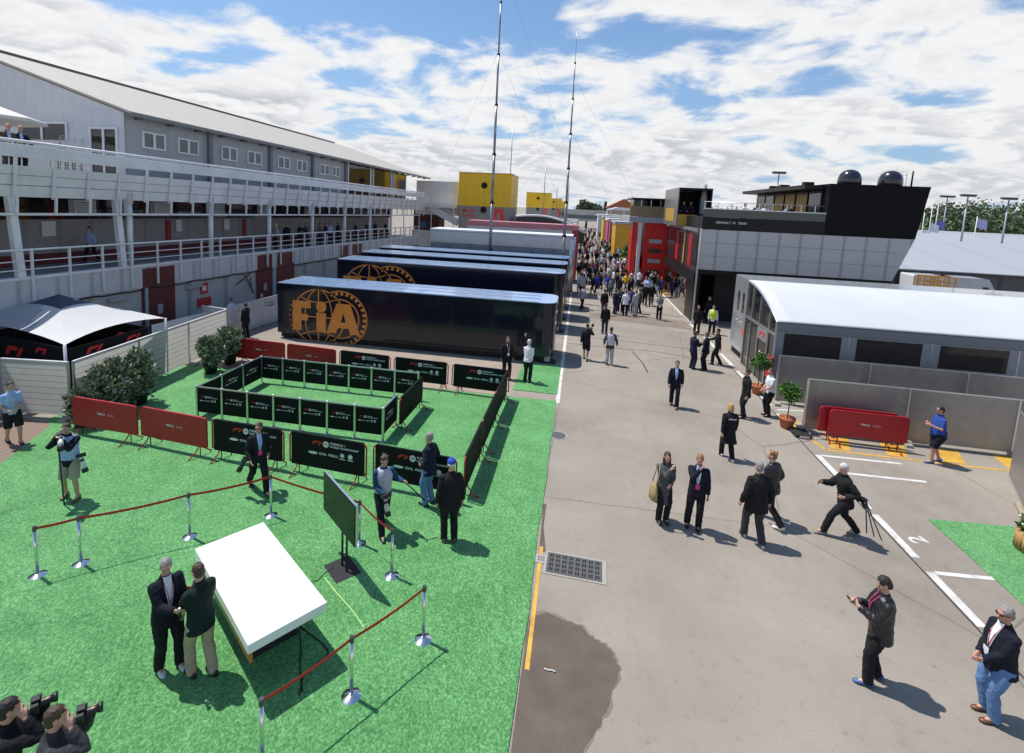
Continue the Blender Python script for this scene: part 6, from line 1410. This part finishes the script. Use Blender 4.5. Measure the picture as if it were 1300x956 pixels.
# photographer with two long lenses
b3, J3, W3 = pp('photographer in a dark vest and khaki shorts aiming a long white lens', 92, 631, 158, dict(POSES['shoot'], head=(0, -4)), z=TZ, top='dnavy', legs='khaki', hair='brown', shorts=True, shoes='brown', kind='jacket', bib='lblue', size=1.02)
d3 = (W3.to_3x3() @ V((-.50, 1, -.75))).normalized(); camera('camera with a long white lens raised by the photographer in khaki shorts', wpt(W3, (.0, .27, 1.61)), d3, True, True)
camera('second camera with a long lens hanging at the hip of the photographer in khaki shorts', wpt(W3, (-.25, .08, 1.02)), W3.to_3x3() @ V((-.35, .25, -1)), True, True)
tag(MB().tube([wpt(W3, (.02, .34, 1.50)), wpt(W3, (.0, .30, .0))], .016, 8).build('monopod', cam_black), 'black monopod standing under the raised white lens', 'monopod')
pp('man in a light blue polo shirt and black shorts walking by the white fence', 18, 562, 112, 'stroll', top='lblue', legs='black', hair='brown', shorts=True, kind='polo', lanyard='white', shoes='black', extra=dict(lh=(-.05, .28, 1.08), rh=(.12, .25, 1.02)))
b5, J5, W5 = pp('man in a black jacket with a pink pass walking in front of the sponsor barriers', 328, 622, 128, dict(POSES['walk'], head=(-40, -4), lh=(-.26, -.05, .86)), z=TZ, top='black', legs='black', hair='brown', badge='pink', lanyard='lblue', shirt='lblue', bib=None, shades=True)
camera('camera with a long black lens carried low by the man with the pink pass', wpt(W5, (.30, .10, .92)), W5.to_3x3() @ V((.3, -.6, -1)), True, False)
b6, J6, W6 = pp('curly haired photographer in a pale bib over a blue shirt walking past the television', 485, 672, 142, dict(POSES['walk2'], rh=(.06, .30, .98), lh=(-.40, .20, 1.12), head=(-10, -18)), z=TZ, top='teal', legs='dnavy', hair='brown', hstyle='wavy', bib='bib', shoes='black')
camera('camera with a white banded lens carried by the photographer in the pale bib', wpt(W6, (.05, .34, .97)), W6.to_3x3() @ V((-.1, .35, -1)), True, True)
tag(MB().tube([wpt(W6, (-.42, .28, 1.12)), wpt(W6, (-.80, .45, .72))], .014, 8).build('monopod', cam_black), 'folded black monopod held by the photographer in the pale bib', 'monopod')
pp('man in a navy jacket and blue jeans standing at the sponsor barrier, looking left', 544, 640, 290, dict(STAND, lh=(-.16, .12, 1.0), rh=(.18, .16, 1.0), head=(10, -2)), z=TZ, top='navy', legs='jeans', hair='grey', shoes='black', fat=.01)
pp('man in a blue cap and long black jacket seen from behind on the carpet', 570, 687, 335, dict(STAND, lh=(-.27, .02, .84), rh=(.27, .05, .84)), z=TZ, top='black', legs='black', hair='white', cap='royal', kind='coat', hem=-.16, shoes='brown', fat=.035, size=1.03)
# by the truck corner
pp('man in a white shirt and black trousers standing at the truck corner, seen from behind', 669, 485, 12, 'clasp', z=TZ, top='white', legs='black', hair='white', kind='shirt', fat=.02, vx=.011)
pp('person in black standing behind the end of the back barrier row by the truck', 642, 480, 150, 'easy', z=TZ, top='black', legs='black', hair='brown', vx=.011, badge='white', lanyard='white')
# lane
pp('man in dark suit and light blue shirt walking towards the camera in the lane', 855, 516, 188, 'stroll', top='dnavy', legs='dnavy', hair='brown', shirt='lblue', shoes='black', skin=2)
pp('blonde woman in a black jacket and skirt with white shoes, walking away', 922, 582, 352, 'stroll', top='black', legs='black', hair='blonde', hstyle='bob', hem=-.38, shoes='white', size=.95, backtext='MERCEDES')
pp('man in black with dark hair standing by the potted ball trees', 944, 530, 262, 'easy', top='black', legs='black', hair='dark', shoes='black', size=1.0)
pp('man in a white shirt with his hands together between the potted ball trees', 974, 528, 256, 'clasp', top='white', legs='black', hair='brown', kind='polo', shoes='black', skin=2, fat=.012)
pp('man in a blue polo shirt and navy shorts with sunglasses by the yellow markings', 1186, 587, 268, dict(POSES['stroll'], rh=(.06, .30, 1.22), lh=(-.10, .30, 1.18), lf=(-.10, .16, 0), rf=(.10, -.18, 0)), top='blue', legs='dnavy', hair='dark', kind='polo', shorts=True, shades=True, shoes='blue', fat=.05, skin=2)
b16, J16, W16 = pp('woman in a grey coat with long brown hair and a beige shoulder bag', 839, 661, 168, dict(STAND, rh=(-.02, .26, 1.46), lh=(-.05, .24, 1.06), rf=(.09, .04, 0), head=(-6, -10)), top='tweed', legs='black', hair='brown', hstyle='long', hem=-.42, size=.96, extra=dict(lh=(.20, .20, 1.06), rh=(-.03, .27, 1.47)) if False else None)
t = thing('shoulder_bag', 'beige shoulder bag hanging at the side of the woman in the grey coat', 'bag', W16 @ V((.27, .06, .80)), -R(168)); bgm = cloth('bag_beige', (.36, .26, .13))
mb = MB(); mb.rings([ring(V((0, 0, z)), V((1, 0, 0)), V((0, 1, 0)), a, c_, 14) for z, a, c_ in ((-.20, .06, .13), (-.18, .08, .18), (0, .075, .19), (.16, .045, .16), (.18, .03, .15))]); mb.build('bag_body', bgm, parent=t); mb = MB(); mb.tube([(0, -.12, .16), (-.06, -.10, .45), (-.10, .0, .66), (-.06, .10, .45), (0, .12, .16)], .012, 6); mb.build('strap', bgm, parent=t)
pp('man in a dark suit with a pink badge holding a hand to his face', 880, 669, 192, dict(STAND, rh=(-.02, .22, 1.50), rp=(.6, .3, -1), lh=(-.24, .04, .84), lf=(-.10, .02, 0), rf=(.14, -.04, 0), head=(0, -16)), top='dnavy', legs='black', hair='ginger', shirt='lblue', badge='pink', lanyard='white', skin=2)
pp('grey haired man in a long black coat seen from behind', 955, 688, 348, dict(POSES['stroll'], lh=(-.30, .05, .88), rh=(.30, .02, .88)), top='black', legs='dgrey', hair='grey', kind='coat', hem=-.20, shoes='grey', fat=.035, size=1.05)
b19, J19, W19 = pp('sandy haired man in a black hooded jacket beside the long black coat', 975, 663, 320, dict(POSES['walk2'], rh=(.24, .12, .90), head=(30, 0)), top='leather', legs='black', hair='ginger', hstyle='wavy', shoes='white', kind='puffer', size=1.0)
camera('small dark camera in the hand of the sandy haired man', wpt(W19, (.25, .18, .84)), W19.to_3x3() @ V((0, 1, -.3)))
b20, J20, W20 = pp('white haired man in black striding left with a camera bag', 1067, 679, 272, dict(POSES['walk'], lf=(-.09, .40, .03), rf=(.09, -.34, .04), rh=(.10, .48, 1.16), lh=(-.22, .12, 1.02), drop=.06, head=(10, -14), lean=8), top='black', legs='black', hair='white', kind='puffer', shoes='grey')
camera('camera slung behind the hip of the white haired man', wpt(W20, (-.20, -.20, 1.02)), W20.to_3x3() @ V((-.7, -.2, -.5)))
t = thing('tripod', 'folded black tripod hanging behind the white haired man', 'tripod', wpt(W20, (-.2, -.30, 1.0)))
hd = W20.to_3x3() @ V((0, -.26, -.80))
for k in range(3): MB().tube([(0, 0, 0), tuple(hd + W20.to_3x3() @ V((.10 * (k - 1), .10 * (k - 1), 0)))], .012, 6).build('leg', cam_black, parent=t)
MB().lathe([(.03, -.03), (.035, 0), (.03, .05)], 12).build('head', cam_black, parent=t)
b21, J21, W21 = pp('dark haired man in a shiny black leather jacket looking at his phone', 1108, 866, 282, dict(POSES['phone'], lf=(-.11, .10, 0), rf=(.11, -.08, 0)), top='leather', legs='black', hair='dark', shoes='blue', kind='puffer', lanyard='pink', badge='pink', size=1.0)
t = thing('phone', 'black phone held in both hands by the man in the leather jacket', 'phone', wpt(W21, (0, .42, 1.25)), -R(282)); MB().box(-.038, .038, -.075, .075, -.005, .005).build('case', cam_black, parent=t, bevel=.004); MB().box(-.034, .034, -.07, .07, .0055, .007).build('screen', dark_glass, parent=t); t.rotation_euler = (R(35), 0, -R(282))
p22 = G(1283, 770, 1.78); pp('grey haired man in sunglasses, dark sweater and blue jeans at the right edge', 0, 0, 268, dict(STAND, rh=(.04, .26, .98), lh=(-.06, .27, .96), head=(6, -4)), loc=(p22.x, p22.y, 0), top='dnavy', legs='jeans', hair='grey', shirt='white', shades=True, badge='white', lanyard='red', fat=.03, shoes='brown', skin=2)
# photographers at the bottom left edge
p = G(0, 900, 1.72); b, J, W = build_person('dark haired photographer in black at the lower left corner of the carpet', (p.x, p.y, TZ), 40, 'shoot', top='black', legs='dnavy', hair='dark')
camera('camera held by the dark haired photographer in the lower left corner', wpt(W, (.02, .26, 1.58)), W.to_3x3() @ V((0, 1, -.05)))
p = G(60, 912, 1.70); b, J, W = build_person('photographer in a grey jacket at the lower left, next to the corner photographer', (p.x, p.y, TZ), 45, 'shoot', top='dgrey', legs='black', hair='brown')
camera('camera held by the photographer in the grey jacket', wpt(W, (.02, .26, 1.58)), W.to_3x3() @ V((0, 1, -.05)))
# three men by the trailer
K = dict(vx=.011)
pp('man in a navy suit facing away, left of the three men by the grey trailer', 878, 468, 60, 'talk', top='navy', legs='navy', hair='brown', skin=2, **K)
pp('man in dark suit with lanyard, middle of the three men by the grey trailer', 894, 470, 300, 'talk', top='dnavy', legs='dnavy', hair='brown', shirt='white', lanyard='purple', **K)
pp('man in black pointing, right of the three men by the grey trailer', 909, 463, 282, dict(POSES['stroll'], rh=(.25, .45, 1.1)), top='black', legs='black', hair='dark', skin=2, **K)
pp('tall man in black at the open side of the black building', 884, 424, 200, 'easy', top='black', legs='black', hair='dark', vx=.013)
pp('person in a hi-vis yellow vest at the open side of the black building', 903, 424, 190, 'easy', top='white', legs='dnavy', hair='brown', bib='hivis', vx=.013)
pp('blonde person in black behind the hi-vis vest', 898, 410, 190, 'stand', top='black', legs='black', hair='blonde', hstyle='bob', vx=.013)
# mid distance in the lane
b, J, W = pp('man in black shorts carrying a long lens on his shoulder, seen from behind', 743, 457, 8, dict(POSES['stroll'], rh=(.16, .14, 1.42)), top='black', legs='black', hair='brown', shorts=True, vx=.012)
camera('long white lens resting on the shoulder of the man in black shorts', wpt(W, (.14, .02, 1.52)), W.to_3x3() @ V((.3, -.6, .6)), True, True)
pp('photographer in a pale grey bib and grey trousers seen from behind in the lane', 773, 463, 4, dict(STAND, lh=(-.28, .1, .95), rh=(.30, .1, .95)), top='dgrey', legs='lgrey', hair='dark', bib='bib', shoes='grey', vx=.012)
pp('man in a black top and grey trousers seen from behind in the lane', 767, 424, 2, 'stand', top='black', legs='dgrey', hair='dark', vx=.013)
pp('man in a grey shirt and dark trousers standing near the white lane line', 836, 406, 188, 'clasp', top='grey', legs='black', hair='ginger', kind='shirt', vx=.013)
mid = [(738, 393, 30, 'walk', 'lgrey', 'dnavy', 'brown', 'person in a pale top and dark trousers beside the navy truck shadows'), (766, 400, 10, 'stand', 'black', 'dgrey', 'dark', 'person in black standing left of the group in the lane'),
       (780, 399, 40, 'talk', 'navy', 'djeans', 'brown', 'man in navy at the left of the group standing in the lane'), (787, 396, 190, 'easy', 'dgrey', 'black', 'dark', 'man in dark grey in the group standing in the lane'), (793, 401, 0, 'talk', 'white', 'dnavy', 'brown', 'man in a white shirt seen from behind in the group standing in the lane'),
       (800, 396, 200, 'easy', 'purple', 'djeans', 'dark', 'man in purple grey facing out of the group in the lane'), (806, 401, 330, 'talk', 'lgrey', 'lgrey', 'brown', 'person in light grey at the right of the group in the lane'), (811, 398, 300, 'easy', 'olive', 'black', 'dark', 'person in olive at the right edge of the group in the lane'),
       (818, 388, 185, 'walk', 'black', 'black', 'dark', 'man in black walking towards the camera, left of a pair'), (826, 388, 187, 'walk2', 'black', 'dgrey', 'brown', 'man in black walking towards the camera, right of a pair')]
for u, v, h, po, tp, lg, hr, lab in mid: pp(lab, u, v, h, po, top=tp, legs=lg, hair=hr, vx=.015)
# beside the hoardings and in the marquee yard
pp('man in a white shirt shaking hands in front of the white hoardings', 294, 421, 100, dict(STAND, rh=(.05, .42, 1.12)), top='white', legs='black', hair='dark', kind='shirt', vx=.012)
pp('man in black shaking hands in front of the white hoardings', 313, 429, 285, dict(STAND, rh=(.05, .42, 1.12)), top='black', legs='black', hair='dark', vx=.012)
pp('man in a dark suit with a white shirt standing alone by the white hoardings', 333, 413, 160, 'clasp', top='dnavy', legs='dnavy', hair='grey', shirt='white', vx=.012)
p = G(155, 428, 1.6); pp('person in a white shirt with a red cap inside the marquee yard', 0, 0, 260, 'easy', loc=(p.x, p.y, 0), top='white', legs='black', hair='dark', cap='red', kind='shirt', vx=.013)
# upper terrace and gallery
pm_ = PITM
def on_pit(u, v, x, floor):
    l = PL(u, v, x); return tuple(pm_ @ V((l.x, l.y, floor)))
pp('bald man in a brown jacket leaning on the upper terrace rail', 0, 0, 100, 'rail', loc=on_pit(7, 160, -.35, 7.425), top='brown', legs='dgrey', hair='white', hstyle='bald', shirt='lblue', vx=.011, skin=2)
pp('bald man in a navy jacket leaning on the upper terrace rail', 0, 0, 110, 'rail', loc=on_pit(24, 160, -.35, 7.425), top='dnavy', legs='black', hair='white', hstyle='bald', shirt='lblue', vx=.011, skin=2)
gal = [(115, 'lblue', 'dnavy', 'dark', 170, 'walk2', 'man in a light blue shirt walking along the gallery'), (351, 'lgrey', 'black', 'white', 200, 'easy', 'white haired person in a pale shirt at a gallery column'), (364, 'navy', 'dnavy', 'dark', 140, 'easy', 'person in navy on the gallery, right of the pale shirt'), (381, 'black', 'black', 'dark', 120, 'talk', 'person in black on the gallery facing right'), (388, 'dgrey', 'black', 'brown', 100, 'easy', 'person in dark grey on the gallery near the dark doorway'), (406, 'grey', 'djeans', 'brown', 90, 'talk', 'person in grey on the gallery facing the rail'), (413, 'black', 'lgrey', 'dark', 80, 'easy', 'person in black with pale trousers on the gallery'), (419, 'lblue', 'black', 'dark', 110, 'easy', 'person in pale blue on the gallery by the third column'), (429, 'dnavy', 'black', 'brown', 100, 'stand', 'person in dark navy on the gallery leaning near a column'), (451, 'black', 'black', 'brown', 90, 'easy', 'person in black alone in the middle of the far gallery'), (465, 'dgrey', 'black', 'dark', 100, 'talk', 'person in dark grey at the far gallery by the red boards'), (476, 'navy', 'black', 'dark', 100, 'easy', 'person in navy at the far end of the gallery'), (489, 'black', 'dnavy', 'grey', 90, 'stand', 'grey haired person in black at the very end of the gallery')]
for k, (u, tp, lg, hr, h, po, lab) in enumerate(gal):
    pp(lab, 0, 0, h, po, loc=on_pit(u, 300, -2.6 if k == 0 else -.75 - .25 * (k % 3), ZF), top=tp, legs=lg, hair=hr, vx=.015, kind='shirt' if tp in ('lblue', 'lgrey') else 'jacket')
# roof terrace of the black building and the lookout
for k, (u, tp, lab) in enumerate(((943, 'white', 'person in white on the hospitality terrace, left of the others'), (964, 'lgrey', 'person in light grey on the hospitality terrace near the amber blinds'), (972, 'white', 'person in a white top at the terrace rail before the amber blinds'), (997, 'lblue', 'person in pale blue on the terrace below the rooftop canopy'), (1003, 'black', 'person in black on the terrace close to the rooftop block'))):
    p = AY(u, 268, 35.0 + .5 * (k % 2)); pp(lab, 0, 0, 180 + 30 * (k % 3 - 1), 'rail', loc=(p.x, p.y, 6.17), top=tp, legs='black', hair=['dark', 'brown', 'grey', 'dark', 'brown'][k], vx=.015)
for k, u in enumerate((868, 877)): p = AY(u, 262, 39.5); pp(['left', 'right'][k] + ' person behind the yellow balcony panel of the lookout', 0, 0, 190, 'rail', loc=(p.x, p.y, 6.22), top=['navy', 'black'][k], legs='black', hair=['ginger', 'dark'][k], vx=.015)

# ------------------------------------------------------------------ the far crowd: one low mesh per pose, colours per copy
def crowd_mesh(pose, shorts=False, hs='short'):
    P = dict(POSES[pose]); J = skeleton(P); T = J['T']; H = J['H']; out = []
    b = MB(); head_shell(b, H); tors(T, [(.5, .06, .06, 0), (.70, .052, .055, .012)], mb=b)
    for s, k in ((-1, 'l'), (1, 'r')): b.ball(J[k + 'w'] + (J[k + 'w'] - J[k + 'e']).normalized() * .06, (.04, .04, .07))
    j = MB(); tors(T, [(-.08, .19, .14, 0), (.07, .175, .13, 0), (.17, .168, .125, 0), (.30, .184, .135, .004), (.41, .195, .132, 0), (.475, .18, .11, -.006), (.525, .13, .088, -.008), (.585, .07, .066, 0)], mb=j)
    for k in 'lr': limb(j, [J[k + 's'], J[k + 'e'], J[k + 'w']], [.068, .06, .046])
    t = MB(); tors(T, [(-.13, .11, .09, 0), (-.05, .176, .128, 0), (.08, .165, .12, 0)], mb=t)
    for k in 'lr': limb(t, [J[k + 'hj'], J[k + 'k'], J[k + 'a']], [.105, .078, .062])
    h = MB(); hair_shell(h, H, hs); sh = MB()
    for k in 'lr': f = J[k + 'toe']; sh.ball(f + V((0, .05, .05)), (.05, .14, .05))
    tot = MB()
    for i, m in enumerate((b, j, t, h, sh)):
        e = fused(m, .03 if i else .022, 1); tot.add([v.co.copy() for v in e.vertices], [tuple(p.vertices) for p in e.polygons], i, True); bpy.data.meshes.remove(e)
    return tot.mesh('crowd_person', [SKIN[0], C['black'], C['black'], HAIR['dark'], SH['black']])
cm = [crowd_mesh(p, hs=h) for p, h in (('stand', 'short'), ('walk', 'short'), ('walk2', 'bob'), ('talk', 'short'), ('easy', 'wavy'), ('stroll', 'long'))]
rng = random.Random(11); tops = ['black'] * 14 + ['dnavy'] * 9 + ['navy'] * 7 + ['white'] * 9 + ['lblue'] * 4 + ['red'] * 2 + ['dgrey'] * 7 + ['lgrey'] * 3 + ['grey', 'grey', 'lgrey', 'lgrey', 'yellow', 'royal', 'blue', 'maroon', 'purple', 'beige', 'olive', 'dgrey']
nm = dict(black='black', dnavy='charcoal', navy='navy', white='white', lblue='sky', red='red', grey='grey', lgrey='silver', yellow='yellow', royal='cobalt', blue='blue', maroon='maroon', purple='purple', orange='orange', beige='beige', olive='olive', dgrey='slate', pink='pink', khaki='khaki', djeans='indigo', jeans='denim')
def crowd_xy():
    r = rng.random()
    if r < .40: y = rng.uniform(41, 58)
    elif r < .8: y = rng.uniform(58, 95)
    else: y = rng.uniform(95, 150)
    return rng.uniform(-.0, 6.2) if rng.random() < .85 else rng.uniform(5.8, 7.2), y
pts = []; used = set(); seen_lab = {}
while len(pts) < 190:
    x, y = crowd_xy()
    if y > 60: x = min(x, 5.6)
    if y > 80: x = min(x, 4.8)
    if any((x - a) ** 2 + (y - b_) ** 2 < .42 for a, b_ in pts): continue
    pts.append((x, y))
pts.sort(key=lambda p: p[1])
fix = [(7.0, 44.0), (6.6, 45.6), (6.9, 47.2), (7.1, 49.5), (5.9, 52.5)]
zones = [(44, 'nearest'), (48, 'front'), (52, 'near'), (57, 'middle'), (63, 'inner'), (70, 'far'), (80, 'deep'), (92, 'rear'), (110, 'distant'), (400, 'last')]
for i, (x, y) in enumerate(pts + fix):
    me = cm[rng.randrange(len(cm))]; o = bpy.data.objects.new('person', me); COL.objects.link(o); o.location = (x, y, 0)
    hd = rng.choice((0, 180, 180, 0, 90, 270)) + rng.uniform(-40, 40); o.rotation_euler.z = -R(hd); s = rng.uniform(.92, 1.05); o.scale = (s, s, s)
    tp = rng.choice(tops); lg = rng.choice(('black', 'black', 'black', 'dnavy', 'dnavy', 'djeans', 'djeans', 'grey', 'khaki', 'dgrey', 'jeans')); hr = rng.choice(('dark', 'dark', 'brown', 'brown', 'grey', 'blonde', 'ginger'))
    for k, m in enumerate((SKIN[rng.randrange(3)], C[tp], C[lg], HAIR[hr], SH[rng.choice(('black', 'black', 'white', 'grey'))])): o.material_slots[k].link = 'OBJECT'; o.material_slots[k].material = m
    z = next(w for lim, w in zones if y < lim); side = 'left' if x < 2 else 'centre' if x < 4.2 else 'right'; back = 'facing away' if math.cos(R(hd)) > 0 else 'facing camera'
    lab = 'person in %s top, %s trousers, %s hair, %s, %s %s of crowd' % (nm[tp], nm[lg], 'sandy' if hr == 'ginger' else hr, back, z, side)
    seen_lab.setdefault(lab, []).append(o); tag(o, lab, 'person', 'people crowding the far lane')
for lab, os_ in seen_lab.items():
    if len(os_) > 1:
        for k, o in enumerate(os_): o['label'] = lab + ', ' + ['nearer', 'farther', 'farthest'][min(k, 2)]
# ------------------------------------------------------------------ sun, sky with clouds, camera
SUN_AZ = math.atan2(-.955, .295)      # towards the sun: from the left and slightly behind the scene
EL = R(64)
sd = V((-.955 * math.cos(EL), .295 * math.cos(EL), math.sin(EL))).normalized()
sun = bpy.data.lights.new('sun', 'SUN'); sun.energy = 5.0; sun.angle = R(.53); sun.color = (1, .965, .91)
so = bpy.data.objects.new('sun', sun); COL.objects.link(so); so.rotation_euler = sd.to_track_quat('Z', 'Y').to_euler(); so.location = (0, 0, 60)
w = bpy.data.worlds.new('World'); scene.world = w; w.use_nodes = True; nt = w.node_tree; N = nt.nodes; L = nt.links
bg = N['Background']; bg.inputs['Strength'].default_value = .115
sky = N.new('ShaderNodeTexSky'); sky.sky_type = 'NISHITA'; sky.sun_disc = False; sky.sun_elevation = EL; sky.sun_rotation = math.atan2(sd.x, sd.y); sky.air_density = 1.0; sky.dust_density = .6; sky.ozone_density = 1.6; sky.altitude = 100
tc = N.new('ShaderNodeTexCoord'); sp = N.new('ShaderNodeSeparateXYZ'); L.new(tc.outputs['Generated'], sp.inputs[0])
def mt(op, a, b=None, clamp=False):
    n = N.new('ShaderNodeMath'); n.operation = op; n.use_clamp = clamp
    for i, x in enumerate((a, b)):
        if x is None: continue
        if isinstance(x, (int, float)): n.inputs[i].default_value = x
        else: L.new(x, n.inputs[i])
    return n.outputs[0]
zc = mt('MAXIMUM', sp.outputs[2], 0.0); den = mt('ADD', zc, .17)
cx, cy = mt('DIVIDE', sp.outputs[0], den), mt('DIVIDE', sp.outputs[1], den)
cb = N.new('ShaderNodeCombineXYZ'); L.new(cx, cb.inputs[0]); L.new(cy, cb.inputs[1]); cb.inputs[2].default_value = 3.7
def nz(scale, det, ro, off):
    mp = N.new('ShaderNodeMapping'); mp.inputs['Location'].default_value = off; L.new(cb.outputs[0], mp.inputs[0])
    n = N.new('ShaderNodeTexNoise'); n.inputs['Scale'].default_value = scale; n.inputs['Detail'].default_value = det; n.inputs['Roughness'].default_value = ro; n.inputs['Distortion'].default_value = .25; L.new(mp.outputs[0], n.inputs['Vector']); return n.outputs['Fac']
n1 = nz(1.75, 12, .57, (7.3, 2.4, 0)); n1b = nz(1.75, 12, .57, (7.3 - .06, 2.4 + .035, 0)); n2 = nz(.6, 3, .5, (1.1, 3.2, 0))
dens = mt('ADD', n1, mt('MULTIPLY', mt('SUBTRACT', n2, .5), .55))
# more cover towards the horizon
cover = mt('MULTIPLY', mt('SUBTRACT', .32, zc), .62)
cover = mt('MAXIMUM', cover, -.30)  # unseen sky overhead kept clear of cloud to cut fill light
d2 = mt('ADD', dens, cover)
def mr(x, a, b_, c=0, d=1):
    n = N.new('ShaderNodeMapRange'); n.interpolation_type = 'SMOOTHSTEP'; L.new(x, n.inputs[0]); n.inputs[1].default_value = a; n.inputs[2].default_value = b_; n.inputs[3].default_value = c; n.inputs[4].default_value = d; return n.outputs[0]
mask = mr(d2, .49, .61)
light = mr(mt('SUBTRACT', n1, n1b), -.05, .05, .0, 1.0)      # side of the cloud turned to the sun
thick = mr(d2, .56, .76)
shade = mt('MULTIPLY', thick, mt('SUBTRACT', 1.0, light))
cc = N.new('ShaderNodeMix'); cc.data_type = 'RGBA'; L.new(shade, cc.inputs[0]); cc.inputs[6].default_value = (7.9, 7.95, 8.0, 1); cc.inputs[7].default_value = (5.0, 5.2, 5.6, 1)
low = mr(zc, .0, .16, 1.0, 0.0)
c3 = N.new('ShaderNodeMix'); c3.data_type = 'RGBA'; L.new(mt('MULTIPLY', low, .55), c3.inputs[0]); L.new(cc.outputs[2], c3.inputs[6]); c3.inputs[7].default_value = (6.3, 6.5, 6.8, 1)
fin = N.new('ShaderNodeMix'); fin.data_type = 'RGBA'; L.new(mask, fin.inputs[0]); hs = N.new('ShaderNodeHueSaturation'); hs.inputs['Saturation'].default_value = 1.15; hs.inputs['Value'].default_value = 1.3; L.new(sky.outputs[0], hs.inputs['Color']); tb = N.new('ShaderNodeMix'); tb.data_type = 'RGBA'; hz_ = N.new('ShaderNodeMapRange'); L.new(zc, hz_.inputs[0]); hz_.inputs[1].default_value = 0; hz_.inputs[2].default_value = .30; hz_.inputs[3].default_value = .85; hz_.inputs[4].default_value = .15; L.new(hz_.outputs[0], tb.inputs[0]); L.new(hs.outputs[0], tb.inputs[6]); tb.inputs[7].default_value = (2.3, 3.7, 6.0, 1); L.new(tb.outputs[2], fin.inputs[6]); L.new(c3.outputs[2], fin.inputs[7])
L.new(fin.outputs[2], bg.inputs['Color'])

cam = bpy.data.cameras.new('camera'); co = bpy.data.objects.new('camera', cam); COL.objects.link(co)
cam.sensor_fit = 'HORIZONTAL'; cam.sensor_width = 36.0; cam.lens = FPX / 1300 * 36.0
cam.shift_x = (650 - PX) / 1300.0; cam.shift_y = -(478 - PY) / 1300.0
cam.clip_start = .1; cam.clip_end = 5000
x, y, z = MW @ V((1, 0, 0)), MW @ V((0, 1, 0)), MW @ V((0, 0, -1))
co.matrix_world = Matrix(((x.x, y.x, z.x, 0), (x.y, y.y, z.y, 0), (x.z, y.z, z.z, CAM_H), (0, 0, 0, 1)))
scene.camera = co
scene.view_settings.view_transform = 'Standard'; scene.view_settings.look = 'None'; scene.view_settings.exposure = 0
scene.cycles.max_bounces = 6
try: scene.cycles.use_denoising = True
except Exception: pass
